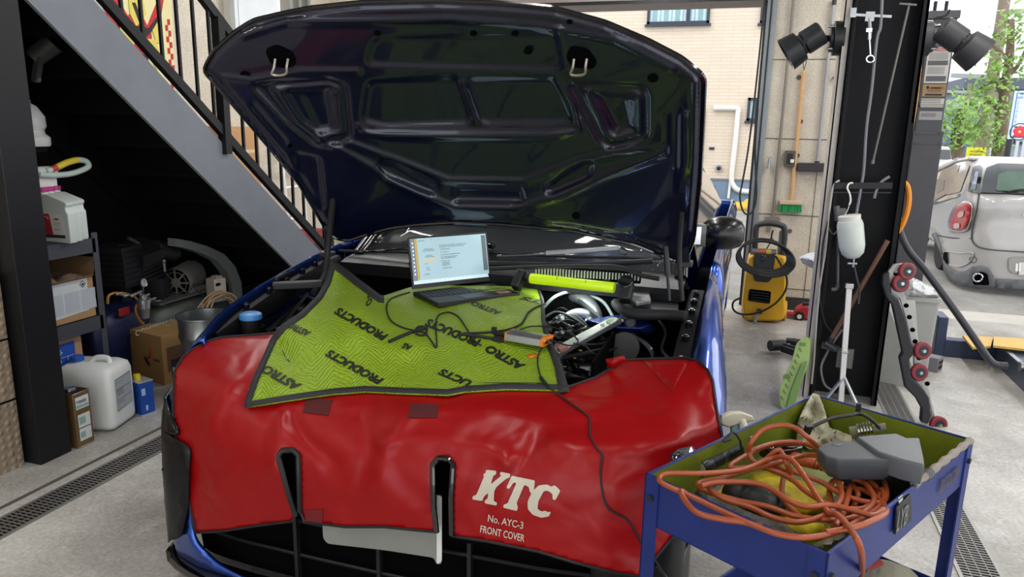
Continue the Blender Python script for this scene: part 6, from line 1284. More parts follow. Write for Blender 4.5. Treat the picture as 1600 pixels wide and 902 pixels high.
# ================================================================== RIGHT SIDE: LIFT COLUMN AND WHAT HANGS ON IT
YC = 4.68
xl = aY(1266, 600, YC).x; xr = aY(1369, 635, YC).x
ML = mat('column_black', '0b0b0e', .5, var=(3, .25), spec=.2)
m = MB(); m.bx((xl, YC, 0), (xl+.014, YC+.28, 3.35)); m.bx((xr-.014, YC, 0), (xr, YC+.28, 3.35)); m.bx((xl, YC+.16, 0), (xr, YC+.18, 3.35)); m.bx((xl-.0, YC+.0, 0), (xl+.03, YC+.012, 3.35)); m.bx((xr-.03, YC, 0), (xr, YC+.012, 3.35)); struct('trim_8', m, ML, smooth=0)
m = MB(); m.bx((xl-.035, YC+.02, 0), (xl-.001, YC+.05, 3.35)); m.bx((xl-.035, YC+.02, 0), (xl-.03, YC+.25, 3.35)); struct('trim_9', m, mat('cream_column_edge', 'b9b2a8', .6), smooth=0)
def cq(x, y, d=.0): return aY(x, y, YC-.02-d)
def cw_(x, y, d=.0): return aY(x, y, YC+.14-d)
def solo2(name, fn, M_, lab, cat, **k): m = MB(); fn(m); return solo(name, m, M_, lab, cat, **k)
# ledge bars on the column
m = MB(); a = cq(1303, 290); b_ = cq(1394, 290); m.beam(a, b_, .02, .035); m.beam(a+Vector((0, 0, -.04)), b_+Vector((0, 0, -.04)), .01, .008); struct('trim_10', m, M_black, smooth=0)
# spotlights
def spot(mx, my, pts, label, body_col, s):
    mp = aY(mx, my, YC+.10); t = thing('spotlight', mp, label, 'spotlight', 'spotlights on the black column')
    m = MB(); m.cyl(mp+Vector((-.0*s, 0, 0)), mp+Vector((s*.055, 0, 0)), .095, n=28); m.cyl(mp+Vector((s*.055, 0, 0)), mp+Vector((s*.075, 0, 0)), .075, n=28); m.mi = 1
    for dz in (-.06, .06): m.cyl(mp+Vector((s*.05, -.05, dz)), mp+Vector((s*.09, -.05, dz)), .008, n=8)
    build('mount_plate', m, [body_col, M_steel], t, bevel=.004)
    A = [aY(x, y, YC+.02) for x, y in pts]
    m = MB(); m.cyl(mp+Vector((s*.07, 0, 0)), mp+Vector((s*.14, -.02, 0)), .018); m.tube([mp+Vector((s*.12, -.03, 0)), mp+Vector((s*.2, -.06, -.01)), (A[0]+A[1])/2+Vector((0, -.08, 0))], .014, 8); build('arm', m, body_col, t)
    ax = (A[1]-A[0]); L_ = ax.length; T = Matrix.Translation(A[0]) @ ax.to_track_quat('Z', 'Y').to_matrix().to_4x4()
    m = MB(); m.lathe([(0, 0), (.060, 0), (.068, .008), (.070, L_*.48), (.060, L_*.52), (.060, L_*.56), (.086, L_*.60), (.098, L_), (.092, L_), (.082, L_*.64), (0, L_*.62)], T, 36); b2 = build('lamp_head', m, body_col, t)
    m = MB(); m.lathe([(0, L_*.80), (.080, L_*.80)], T, 30); build('reflector', m, mat('spot_reflector', 'b9bcbc', .25, .5), b2)
    return t
M_spot = mat('spot_black', '1b1d1e', .4, .2)
spot(1318, 60, [(1285, 50), (1228, 86)], 'black spotlight pointing left on the left side of the black column', M_spot, -1)
t_ = spot(1436, 60, [(1470, 43), (1532, 88)], 'dark spotlight pointing right on the right side of the black column', mat('spot_grey_dark', '3b3a3c', .5, .2), 1)
# T handle tool with spanner
def f(m): m.beam(cq(1331, 23), cq(1393, 26), .012, .014); m.box(cq(1333, 20), (.03, .02, .05)); m.beam(cq(1352, 26), cq(1366, 26), .02, .05); m.tube([cq(1358, 28), cq(1359, 50), cq(1358, 62)], .012, 8)
solo2('tap_handle', f, M_steel, 'steel T bar handle clipped near the top of the black column', 'tool')
def f(m):
    m.beam(cq(1358, 50, .02), cq(1360, 86, .02), .012, .006); c = cq(1360, 92, .02); m.tube([c+Vector((.020*math.cos(a), 0, .018*math.sin(a))) for a in [2*math.pi*i/16 for i in range(16)]], .006, 6, closed=True, k=1); m.box(cq(1358, 47, .02), (.03, .008, .02))
solo2('spanner', f, M_chrome, 'shiny ring spanner hanging below the T bar on the black column', 'spanner')
def f(m): m.cyl(cq(1421, 5), cq(1364, 252), .007, n=8); m.cyl(cq(1364, 250), cq(1363, 256), .011); m.beam(cq(1405, 6), cq(1432, 8), .02, .01)
solo2('long_rod', f, mat('dull_metal', '6b6864'), 'long thin metal rod hanging diagonally on the black column', 'rod')
def f(m): m.tube([cq(1379, -20), cq(1376, 40), cq(1370, 62), cq(1362, 140), cq(1354, 200), cq(1350, 262), cq(1346, 290), cq(1338, 335)], .008, 8)
solo2('grey_cable', f, mat('grey_cable', '77777a', .5), 'thick grey cable running down the middle of the black column', 'cable')
def f(m): m.tube([cq(1366, 310), cq(1370, 296), cq(1378, 284), cq(1390, 276)], .008, 8)
solo2('bent_hook', f, mat('grey_cable', '77777a'), 'curved grey metal strip at the right of the column ledge', 'hook')
def f(m): m.tube([cq(1312, 282), cq(1302, 292), cq(1296, 330), cq(1290, 390), cq(1282, 440), cq(1276, 500), cq(1272, 560), cq(1268, 600)], .006, 8)
solo2('white_cable', f, mat('pale_cable', 'b2aca2', .5), 'pale cable running down the left edge of the black column', 'cable')
def f(m): m.tube([cq(1298, 330), cq(1286, 380), cq(1282, 440), cq(1283, 480), cq(1292, 510), cq(1308, 524), cq(1316, 514), cq(1318, 495)], .005, 8)
solo2('black_hose', f, M_rubber, 'thin black hose looping low on the black column', 'hose')
def f(m): m.tube([cq(1316, 515), cq(1302, 535), cq(1292, 552), cq(1283, 575), cq(1288, 600), cq(1300, 610)], .007, 8)
solo2('grey_hose', f, mat('grey_cable', '77777a'), 'grey hose curling down from the wooden stick at the column foot', 'hose')
# wash bottle on a hook
t = thing('wash_bottle', cq(1331, 405), 'translucent white bottle hanging upside down from a hook on the column', 'bottle')
bt = cq(1327, 337, .07); bb = cq(1333, 404, .07); T = Matrix.Translation(bb) @ (bt-bb).to_track_quat('Z', 'Y').to_matrix().to_4x4(); Lb_ = (bt-bb).length
m = MB(); m.lathe([(0, 0), (.035, .004), (.060, .03), (.070, .075), (.071, Lb_*.78), (.064, Lb_*.88), (.056, Lb_*.90)], T, 30); build('bottle_body', m, mat('frosted_bottle', 'c6ccc4', .35, sub=.2), t)
m = MB(); m.lathe([(.056, Lb_*.88), (.060, Lb_*.89), (.061, Lb_*1.0), (.055, Lb_*1.01), (0, Lb_*1.01)], T, 30); build('bottle_cap', m, mat('bottle_cap_white', 'd2d2ca', .4), t)
m = MB(); m.tube([cq(1327, 320, .07), cq(1325, 327, .07), cq(1320, 337, .07)], .002, 6); m.tube([cq(1333, 286, .05), cq(1327, 287, .05), cq(1324, 294, .06), cq(1328, 304, .07), cq(1329, 314, .07), cq(1327, 320, .07)], .005, 8); build('s_hook', m, M_white, t)
m = MB(); v = cq(1333, 412, .07); m.cyl(v+Vector((-.03, 0, 0)), v+Vector((.02, 0, 0)), .008); m.cyl(v+Vector((0, 0, .03)), v+Vector((0, 0, -.02)), .007); build('valve', m, M_steel, t)
m = MB(); m.tube([cq(1334, 414, .07), cq(1338, 432, .06), cq(1343, 455, .04), cq(1341, 475, .04)], .006, 8); build('drain_tube', m, mat('dark_tube', '3a3c40', .4), t)
# lance and pipe
def f(m): m.cyl(cq(1310, 330), cq(1309, 448), .008); m.tube([cq(1309, 446), cq(1306, 452), cq(1299, 452)], .012, 8); m.cyl(cq(1307, 322), cq(1309, 345), .018); m.box(cq(1314, 332), (.05, .03, .05)); m.tube([cq(1294, 355), cq(1302, 366), cq(1310, 360)], .006, 6)
solo2('spray_lance', f, mat('dull_lance', '5d5c5c', .5, .4), 'dull metal spray lance hanging behind the translucent bottle', 'lance')
def f(m): m.cyl(cq(1387, 376, 0), cq(1296, 535, 0), .014, n=14); m.mi = 1; m.cyl(cq(1300, 528, 0), cq(1291, 545, 0), .019, n=12)
solo2('wooden_stick', f, [mat('old_wood', '6b4a38', .7, var=(20, .25)), M_dark_metal], 'brown wooden stick leaning diagonally across the black column', 'stick')
def f(m): m.box(cq(1320, 560), (.09, .012, .12)); m.box(cq(1322, 560, .02), (.02, .02, .06))
solo2('grey_plate', f, mat('dull_plate', '6d6b68', .5, .5), 'small grey metal plate fixed low on the black column', 'plate')
def f(m): m.box(cq(1297, 542, .02), (.10, .04, .035), (0, 10, 0)); m.cyl(cq(1288, 536, .03), cq(1305, 546, .03), .018)
solo2('pipe_joint', f, M_dark_metal, 'dark pipe joint low at the left of the column', 'pipe fitting')
# white pole stand
fp = aZ(1313, 636, .0)
t = thing('white_pole', fp, 'thin white pole stand with splayed feet in front of the black column', 'pole stand')
a = Vector((fp.x, fp.y, 0.02)); b_ = aY(1327, 447, fp.y)
m = MB(); m.beam(a, b_, .03, .022, up=(0, 1, 0)); build('pole', m, M_white, t, bevel=.003)
m = MB(); m.box(b_, (.045, .03, .03)); m.box(a.lerp(b_, .45), (.04, .03, .015)); build('bracket', m, M_alu, t, bevel=.003)
for dx, dy in ((-.12, -.05), (.10, -.08), (.0, .14)):
    m = MB(); m.beam(a+Vector((0, 0, .17)), (fp.x+dx, fp.y+dy, .008), .018, .012); build('foot', m, M_alu, t)
# orange strap and cable on the column right side
def f(m):
    P = [(1410, 283), (1418, 292), (1420, 312), (1416, 335), (1408, 355), (1399, 366)]
    A = [aY(x, y, YC+.08) for x, y in P]; m.tube(A, lambda t: .016-.004*abs(t-.5), 8)
    m.tube([aY(x, y, YC+.08) for x, y in ((1400, 366), (1402, 345), (1405, 325))], .012, 8)
solo2('orange_strap', f, mat('orange_strap', 'e08a12', .5), 'bright orange strap looped at the right side of the black column', 'strap')
def f(m): m.tube([aY(x, y, YC+.20) for x, y in ((1438, 95), (1436, 120), (1430, 170), (1422, 210), (1414, 250), (1411, 285))], .009, 8)
solo2('orange_cable', f, mat('orange_cable', 'c98a2c', .5), 'orange cable running down the right side of the black column', 'cable')
def f(m): m.tube([aY(x, y, YC+.3) for x, y in ((1484, 15), (1478, 24), (1460, 30), (1448, 50), (1444, 75), (1438, 110), (1434, 150), (1437, 168))], .006, 8)
solo2('thin_wire', f, M_rubber, 'thin dark wire drooping beside the lift post with stickers', 'cable')
# lift post with warning stickers
YP = 6.0
pL = aY(1454, 25, YP); pR = aY(1497, 25, YP); zt = aY(1475, 24, YP).z
M_post = mat('post_charcoal', '3c3b40', .45, var=(8, .15))
lp = thing('lift_post', ((pL.x+pR.x)/2, YP, 0), 'charcoal lift post with danger stickers behind the black column', 'lift post')
m = MB(); m.bx((pL.x, YP, 0), (pR.x, YP+.16, zt)); build('post_body', m, M_post, lp, bevel=.006)
m = MB(); m.bx((pL.x-.07, YP+.04, 0), (pL.x-.001, YP+.2, zt-.12)); m.bx((pL.x-.12, YP+.1, 0), (pL.x-.07, YP+.3, aY(1440, 210, YP).z)); build('post_side', m, mat('post_side_grey', '85848a', .45, .3), lp, smooth=0)
m = MB(); m.bx((pL.x-.01, YP-.02, zt-.02), (pR.x+.01, YP+.18, zt+.03)); z1 = aY(1450, 205, YP).z; m.bx((pL.x-.008, YP-.01, 0), (pR.x+.01, YP+.17, z1)); z2 = aY(1450, 224, YP).z
for z in (z1-.015, z2): m.bx((pL.x-.012, YP-.014, z-.006), (pR.x+.014, YP+.17, z+.006))
for x in (pL.x+.01, pR.x-.01):
    for z in (z1-.015, z2): m.cyl((x, YP-.02, z), (x, YP-.01, z), .008, n=8)
build('post_sleeve', m, M_post, lp, smooth=0)
for x in (pL.x+.03, pR.x-.07): m = MB(); m.cyl((x, YP+.05, zt), (x, YP+.05, zt+.10), .012, n=8); build('cable_gland', m, M_rubber, lp)
def stick(y0, y1, nm, mats, fn):
    a = aY(1461, y0, YP-.003); b_ = aY(1487, y1, YP-.003); x0, x1 = pL.x+.012, pR.x-.012; z0, z1_ = b_.z, a.z
    m = MB(); m.bx((x0, YP-.003, z0), (x1, YP-.001, z1_)); fn(m, x0, x1, z0, z1_); build(nm, m, mats, lp, smooth=0)
def danger(m, x0, x1, z0, z1):
    h = z1-z0; w = x1-x0; m.mi = 1; m.bx((x0+.004, YP-.004, z1-h*.11), (x1-.004, YP-.003, z1-h*.02)); m.mi = 0; flat_text(m, 'DANGER', (x0+w*.22, YP-.005, z1-h*.092), (1, 0, 0), (0, 0, 1), h*.055, width=w*.7, bold=.02); m.prism([(x0+w*.06, YP-.005, z1-h*.092), (x0+w*.18, YP-.005, z1-h*.092), (x0+w*.12, YP-.005, z1-h*.035)], (0, -.0005, 0))
    m.mi = 2
    for a, b in ((.37, .50), (.80, .95)): m.bx((x0+.01, YP-.004, z1-h*b), (x1-.01, YP-.003, z1-h*a))
    for k in [.15, .18, .21, .24, .27, .30, .33, .55, .58, .61, .64, .67, .70, .73]: m.bx((x0+.012, YP-.004, z1-h*k-.0022), (x1-.014-.01*((k*100) % 3), YP-.003, z1-h*k))
stick(74, 130, 'danger_sticker', [mat('sticker_cream', 'b9b5ad', .5), mat('sticker_red', '9c2a2a', .5), mat('sticker_grey', '4c4c4e', .5)], danger)
def tan(m, x0, x1, z0, z1):
    m.mi = 1; m.bx((x0+.02, YP-.004, z0+.006), (x1-.02, YP-.003, z0+.018)); m.cyl((x0+.03, YP-.004, z1-.02), (x0+.03, YP-.003, z1-.02), .010, n=12); m.mi = 2; m.bx((x0+.05, YP-.004, z1-.028), (x1-.01, YP-.003, z1-.014)); m.bx((x0+.03, YP-.004, z0+.03), (x1-.03, YP-.003, z0+.06))
stick(132, 151, 'tan_sticker', [mat('sticker_tan', '8f7247', .5), M_blackprint, mat('tan_dark', '7a5a34', .6)], tan)
def lines(m, x0, x1, z0, z1):
    m.mi = 1
    for k in (.12, .3, .5, .7, .85): m.bx((x0, YP-.004, z0+(z1-z0)*k), (x1-.02*(k > .4), YP-.003, z0+(z1-z0)*(k+.05)))
stick(154, 168, 'striped_sticker', [mat('sticker_cream', 'b9b5ad'), M_blackprint], lines)
def white(m, x0, x1, z0, z1):
    m.mi = 1
    for k in (.4, .55, .7): m.bx((x0+.01, YP-.004, z0+(z1-z0)*k), (x1-.04, YP-.003, z0+(z1-z0)*(k+.06)))
stick(174, 188, 'pale_sticker', [mat('sticker_pale', '8f8d8c', .5), mat('sticker_grey', '4c4c4e')], white)
# lift lever pipe
m = MB(); m.tube([aY(1402, 330, 5.25), aY(1406, 362, 5.25), aY(1420, 392, 5.2), aY(1445, 422, 5.15), aY(1488, 480, 5.1), aY(1530, 540, 5.0), aY(1544, 560, 5.0), aY(1556, 570, 5.0), aY(1574, 572, 5.0)], .022, 12); solo('bent_lever', m, mat('charcoal_tube', '3a3a3f', .4, .3), 'long bent dark tube lever slanting down to the lift ramp', 'lever')
# lift cross beam and runway
a = aZ(1462, 556); b_ = aZ(1552, 566)
m = MB(); yb = a.y; m.bx((a.x, yb, 0), (3.2, yb+.10, .13)); m.bx((a.x-.02, yb-.01, .0), (a.x+.05, yb+.2, .30)); solo('lift_beam', m, mat('lift_blue_grey', '2f3a55', .4, .2), 'low blue grey lift cross beam on the floor behind the bin', 'lift beam', bevel=.008)
t = thing('lift_runway', aZ(1580, 590), 'dark blue steel lift ramp at the right edge with yellow end plates', 'lift ramp')
rx0 = aZ(1600, 623).x; rA = aZ(1600, 622); rB = aZ(1548, 562)
dv = (rB-rA).normalized(); x0 = rB.x
m = MB(); yE = yb-.04; m.bx((x0, 3.2, .001), (x0+.012, yE, .15)); m.bx((x0+.012, 3.2, .135), (x0+.55, yE, .15)); m.bx((x0+.53, 3.2, .001), (x0+.55, yE, .15)); build('runway', m, mat('lift_steel_blue', '4a566c', .35, .4), t, smooth=0)
m = MB(); m.bx((x0-.02, yE-.5, .15), (x0+.01, yE, .162)); 
for y in (3.9, 4.3, 4.7, 5.1): m.cyl((x0-.012, y, .12), (x0+.0, y, .12), .02)
m.cyl((x0-.02, yE-.55, .14), (x0+.03, yE-.55, .14), .03); build('edge_trim', m, M_steel, t)
q0 = aZ(1504, 522, .12); 
m = MB(); P = [aZ(1504, 524, .17), aZ(1552, 527, .17), aZ(1548, 541, .17), aZ(1520, 543, .17)]; m.prism(P, (0, 0, -.015)); build('yellow_plate', m, mat('yellow_plate', 'c9a248', .5), t, smooth=0)
m = MB(); P = [aZ(1553, 526, .19), aZ(1640, 532, .19), aZ(1640, 550, .19), aZ(1552, 540, .19)]; m.prism(P, (0, 0, -.015)); build('yellow_plate', m, mat('yellow_plate', 'c9a248'), t, smooth=0)
m = MB(); P = aZ(1548, 541, .1); m.box(P, (.05, .06, .12)); m.box(P+Vector((.1, -.05, 0)), (.03, .2, .1)); build('plate_hinge', m, M_dark_metal, t)
# grey block
B = aZ(1464, 583); C_ = aZ(1478, 574); m = MB(); T = frame(B, C_-B, z=(0, 0, 1)); m.M = T; m.bx((0, 0, 0), (.10, .19, .10)); m.mi = 1
for i in range(3):
    for j in range(2): m.bx((.015+.03*i, -.002, .02+.035*j), (.033+.03*i, 0, .045+.035*j))
solo('concrete_block', m, [mat('block_grey', '77767a', .8, bump=(50, .3, .004)), M_hole], 'small grey hollow block on the floor beside the waste bin', 'block', bevel=.003)
# waste bin with clear bag
A = aZ(1428, 612); B = aZ(1450, 600)
t = thing('waste_bin', aZ(1440, 590), 'tall pale grey bin filled with a clear plastic bag behind the creeper', 'waste bin')
yb2 = aZ(1455, 588).y
def ring(pxL, pxR, py, Yf, dep):
    a = aY(pxL, py, Yf); b = aY(pxR, py, Yf); return [a, b, b+Vector((0, dep, 0)), a+Vector((0, dep, 0))]
zb0 = 0; 
a0 = aY(1400, 592, yb2); b0 = aY(1450, 592, yb2); a1 = aY(1404, 462, yb2); b1 = aY(1473, 464, yb2)
def rg(x0, x1, z, dy0, dy1): return [Vector((x, y, z)) for x, y in rpoly([(x0, yb2+dy0), (x1, yb2+dy0), (x1, yb2+dy1), (x0, yb2+dy1)], .02, 3)]
m = MB(); m.loft([rg(a0.x+.04, b0.x, 0, .03, .27), rg(a1.x, b1.x-.01, a1.z-.03, 0, .33), rg(a1.x-.01, b1.x, a1.z-.03, -.01, .34), rg(a1.x-.01, b1.x, a1.z, -.01, .34), rg(a1.x+.01, b1.x-.02, a1.z, .01, .32), rg(a1.x+.02, b1.x-.03, a1.z-.1, .02, .31)]); build('bin_body', m, mat('pale_bin_grey', 'a9a9a4', .5), t)
m = MB(); Q = [(1405, 466), (1412, 445), (1424, 432), (1440, 440), (1455, 448), (1472, 450), (1477, 462), (1466, 472), (1440, 476), (1415, 474)]
def bagf(x, y): d = segd(x, y, Q, True); return aY(x, y, yb2+.12-.010*min(d, 14)-.05*abs(nz(x/9, y/7, 4)))
m.add(*sheet(Q, bagf, 2.6)); build('plastic_bag', m, mat('clear_plastic_bag', 'c4c6c4', .18, alpha=.8, var=(30, .2)), t, solid=.002, smooth=30)
# grey board leaning
P = [(1372, 485), (1392, 468), (1405, 470), (1442, 612), (1368, 592)]
yb3 = aZ(1400, 603).y
m = MB(); pa = aZ(1368, 596); pb_ = aZ(1441, 612); m.prism([pa, pb_, aY(1430, 470, pb_.y+.30), aY(1384, 470, pa.y+.10)], (0, .02, 0)); solo('grey_board', m, mat('grey_board', '9d9d98', .6), 'plain pale grey board leaning beside the black column behind the creeper', 'board', smooth=0)
# creeper
t = thing('mechanic_creeper', aZ(1455, 668), 'black padded creeper with pale frame and red wheels leaning upright', 'creeper')
yf = aZ(1460, 668).y
def cr_(x, y, d=0): return aY(x, y, yf+(668-y)/250*.14+d)
pad = [(1379, 430), (1390, 425), (1391, 458), (1405, 470), (1416, 500), (1428, 555), (1421, 562), (1424, 590), (1440, 605), (1452, 622), (1455, 650), (1450, 664), (1438, 660), (1440, 640), (1430, 622), (1414, 606), (1408, 575), (1405, 560), (1410, 552), (1394, 478), (1384, 465), (1378, 445)]
pad = [(x, y) for x, y in pad]
m = MB(); A = [cr_(x, y) for x, y in pad]; m.prism(A, (0, .05, 0)); build('padded_bed', m, mat('creeper_black', '1a1a1d', .6), t, bevel=.008)
frm = [(1388, 424), (1396, 414), (1412, 412), (1410, 420), (1404, 440), (1414, 462), (1426, 500), (1436, 550), (1444, 590), (1452, 610), (1456, 630), (1464, 664), (1452, 666), (1456, 645), (1450, 620), (1438, 600), (1428, 588), (1428, 556), (1416, 500), (1406, 466), (1392, 456)]
m = MB(); A = [cr_(x, y, .055) for x, y in frm]; m.prism(A, (0, .03, 0)); m.mi = 1
for x, y in ((1400, 428), (1408, 448), (1416, 478), (1421, 496), (1426, 516), (1430, 534), (1436, 560), (1440, 576), (1449, 600)):
    c = cr_(x, y, .053); m.cyl(c, c+Vector((0, .004, 0)), .014, n=12)
build('perforated_frame', m, [mat('frame_pale', 'a19d9a', .4, .3), M_hole], t, bevel=.002)
for x, y in ((1417, 424), (1407, 443), (1441, 548), (1436, 582), (1466, 664)):
    c = cr_(x, y, .03); T = frame(c, (1, 0, 0), z=(.25, -1, .12)) if False else Matrix.Translation(c) @ Vector((.35, -.9, .1)).to_track_quat('Z', 'Y').to_matrix().to_4x4()
    m = MB(); m.lathe([(.022, -.014), (.044, -.014), (.050, -.009), (.050, .009), (.044, .014), (.022, .014)], T, 24); w_ = build('castor_wheel', m, mat('wheel_red', '7d1c28', .45), t)
    m = MB(); m.lathe([(0, -.012), (.030, -.012), (.030, .015), (0, .015)], T, 20); m.mi = 1; m.lathe([(0, .016), (.01, .016), (.01, .024), (0, .024)], T, 12); m.cyl(T @ Vector((0, 0, .017)), cr_(x-18, y+(2), .05), .010); build('castor_hub', m, [M_dkplastic, M_steel], w_)
# green folding stool
a = aZ(1222, 642)
t = thing('folding_stool', a, 'light green folded plastic step stool leaning on the left of the column', 'step stool')
def gs(x, y, d=0): return aY(x, y, a.y+(642-y)/115*.22+d)
P = [(1216, 612), (1238, 560), (1244, 536), (1258, 527), (1266, 532), (1264, 560), (1262, 572), (1250, 600), (1236, 642), (1219, 638)]
m = MB(); A = [gs(x, y) for x, y in rpoly(P, 5, 2)]; m.prism(A, (0.01, .035, 0)); build('stool_panel', m, mat('stool_green', '8aa35c', .45), t, bevel=.004)
P2 = [(1236, 610), (1252, 570), (1262, 566), (1250, 606), (1240, 640), (1228, 640)]
m = MB(); m.prism([gs(x, y, -.03) for x, y in P2], (0, .025, 0)); build('stool_leg', m, mat('stool_green_dark', '5f7d3c', .45), t, bevel=.003)
m = MB()
for i in range(9): p = gs(1222+3.6*i, 622-9.4*i, -.004); m.box(p, (.03, .006, .008), (0, 60, 0))
p = gs(1229, 590, -.004); m.cyl(p, p+Vector((0, .003, 0)), .022, n=16); p = gs(1254, 538, -.004); m.box(p, (.035, .006, .02)); build('grip_ribs', m, mat('stool_rib', '6f8a48', .5), t)
# trolley jack
a = aZ(1214, 546); b_ = aZ(1262, 572)
t = thing('trolley_jack', (a+b_)/2, 'low black trolley jack on the floor left of the green stool', 'jack')
za = .06
m = MB(); A = aZ(1214, 538, za); B = aZ(1275, 556, za); m.beam(A, B, .03, .05); m.beam(A+Vector((.03, -.10, 0)), B+Vector((.0, -.12, .0)), .03, .05); build('jack_frame', m, M_dkplastic, t, bevel=.006)
m = MB(); c = aZ(1214, 540, za); m.cyl(c+Vector((-.05, -.03, 0)), c+Vector((.05, .03, 0)), .04, n=20); build('jack_roller', m, M_dark_metal, t)
m = MB(); m.beam(aZ(1228, 532, .09), aZ(1262, 536, .09), .07, .03); build('jack_pad', m, M_rubber, t, bevel=.01)
m = MB(); m.beam(aZ(1236, 535, .07), aZ(1275, 545, .05), .06, .06); build('jack_arm', m, M_dark_metal, t, bevel=.006)

# ================================================================== PIER ITEMS
YW = 7.07
# conduit, outlet, tap
q = aY(1234, 248, YW); m = MB(); m.box((q.x, YW, q.z), (.09, .04, .14)); m.mi = 1; m.box((q.x, YW-.021, q.z), (.05, .004, .09)); m.mi = 2; m.box((q.x+.02, YW-.03, q.z-.02), (.03, .03, .03)); solo('outlet_box', m, [mat('outlet_bronze', '5a5348', .5, .4), M_dkplastic, M_white], 'dark metal power outlet box on the concrete pier', 'outlet', bevel=.003)
q = aY(1201, 258, YW); m = MB(); m.cyl((q.x, YW+.02, q.z), (q.x, YW-.06, q.z), .014); m.cyl((q.x, YW-.05, q.z-.03), (q.x, YW-.05, q.z+.06), .012); m.box((q.x, YW-.05, q.z+.07), (.05, .015, .015)); solo('water_tap', m, M_steel, 'small brass-grey water tap on the concrete pier', 'tap')
# deck brush
t = thing('deck_brush', aY(1237, 325, YW), 'wooden handled brush with green bristles hanging on the concrete pier', 'brush')
a = aY(1256, 110, YW); b_ = aY(1236, 316, YW); m = MB(); m.cyl(a, b_, .017, n=14); build('handle', m, mat('pale_wood', 'c39a6b', .6, var=(15, .12)), t)
m = MB(); m.tube([a, a+Vector((-.012, 0, .07)), a+Vector((0, 0, .10)), a+Vector((.012, 0, .07)), a], .003, 6); build('hanging_loop', m, M_rubber, t)
l = aY(1218, 316, YW); r_ = aY(1253, 317, YW); m = MB(); m.beam(l, r_, .06, .035); build('brush_block', m, mat('brush_wood', 'bfa888', .6), t, bevel=.004)
m = MB()
for i in range(17):
    for j in range(3): p = l.lerp(r_, (i+.5)/17)+Vector((0, (j-1)*.018, -.015)); m.cyl(p, p+Vector((random.uniform(-.006, .006), 0, -.07)), .005, .007, n=6)
build('bristles', m, mat('bristle_green', '138a4a', .6), t)
# squeegee
t = thing('floor_squeegee', aY(1272, 262, YW), 'grey poled black floor squeegee hanging on the concrete pier', 'squeegee')
a = aY(1303, 8, YW); b_ = aY(1277, 252, YW); m = MB(); m.cyl(a, b_, .014, n=14); m.mi = 1; m.cyl(a, a+(a-b_).normalized()*.04, .018); m.cyl(b_, b_+Vector((0, 0, -.08)), .02); build('pole', m, [mat('squeegee_grey', '9a9a9e', .4, .4), M_dkplastic], t)
l = aY(1246, 261, YW); r_ = aY(1300, 262, YW); m = MB(); m.beam(l, r_, .06, .075); build('squeegee_head', m, mat('brown_black', '2f2a2c', .6), t, bevel=.006)
# small wall hook bracket
q = aY(1306, 118, YW); m = MB(); m.prism([(q.x-.03, YW, q.z-.02), (q.x+.03, YW, q.z-.02), (q.x+.03, YW, q.z+.03)], (0, .03, 0)); solo('wall_bracket', m, M_dark_metal, 'tiny dark triangular bracket on the concrete pier', 'bracket')
# black cord down the shutter rail
m = MB(); m.tube([aY(x, y, 6.98) for x, y in ((1196, -10), (1186, 90), (1176, 180), (1168, 240), (1160, 285), (1156, 308), (1161, 330), (1170, 335), (1178, 326), (1182, 305), (1181, 270), (1180, 230), (1184, 170))], .008, 8); solo('power_cable', m, M_rubber, 'black cable hanging in a loop beside the shutter rail', 'cable')

# ---------------- pressure washer
yw = aZ(1195, 505).y
t = thing('pressure_washer', aZ(1195, 500), 'yellow and black pressure washer with coiled hose standing by the pier', 'pressure washer')
def W(x, y, d=0): return aY(x, y, yw+d)
M_ky = mat('washer_yellow', 'd9a416', .4, var=(3, .08)); M_kb = mat('washer_black', '2b2c2e', .5)
def slab(P, y0, y1, r=4, sc=1.0, name='x', M_=M_ky, bev=.01):
    Q = rpoly(P, r, 3); cx = sum(p[0] for p in Q)/len(Q); cy = sum(p[1] for p in Q)/len(Q)
    m = MB(); A = [W(x, y, y0+.03) for x, y in Q]; Bk = [p+Vector((0, y1-y0-.03, 0)) for p in A]; F_ = [W(cx+(x-cx)*.94, cy+(y-cy)*.97, y0) for x, y in Q]
    m.loft([F_, A, Bk]); return build(name, m, M_, t, smooth=40, bevel=bev)
slab([(1170, 400), (1227, 400), (1230, 420), (1227, 470), (1229, 490), (1220, 502), (1168, 502), (1160, 492), (1159, 470), (1164, 430)], 0, .26, 6, name='housing')
m = MB(); m.prism([W(x, y, -.012) for x, y in rpoly([(1178, 396), (1212, 396), (1210, 412), (1206, 436), (1200, 442), (1180, 440), (1177, 434)], 4)], (0, .03, 0)); build('front_panel', m, M_kb, t, bevel=.004)
m = MB(); m.prism([W(x, y, -.012) for x, y in rpoly([(1171, 452), (1205, 456), (1203, 475), (1169, 470)], 3)], (0, .03, 0)); m.mi = 1
for k in range(4): a = W(1173, 456+4.2*k, -.014); b_ = W(1202, 459.5+4.2*k, -.014); m.beam(a, b_, .006, .006)
build('air_vent', m, [M_hole, M_kb], t)
m = MB(); HP = [W(x, y, .10) for x, y in ((1179, 392), (1180, 372), (1182, 354), (1190, 350), (1204, 349), (1222, 353), (1226, 360), (1225, 378), (1222, 398))]; m.tube(HP, .026, 10, k=4); build('handle', m, M_kb, t)
m = MB(); m.prism([W(x, y, .11) for x, y in ((1218, 362), (1228, 358), (1228, 400), (1214, 400))], (0, .06, 0)); m.prism([W(x, y, .11) for x, y in ((1176, 362), (1182, 358), (1184, 398), (1172, 400))], (0, .06, 0)); build('handle_side', m, mat('washer_grey', '7c7c78', .5), t)
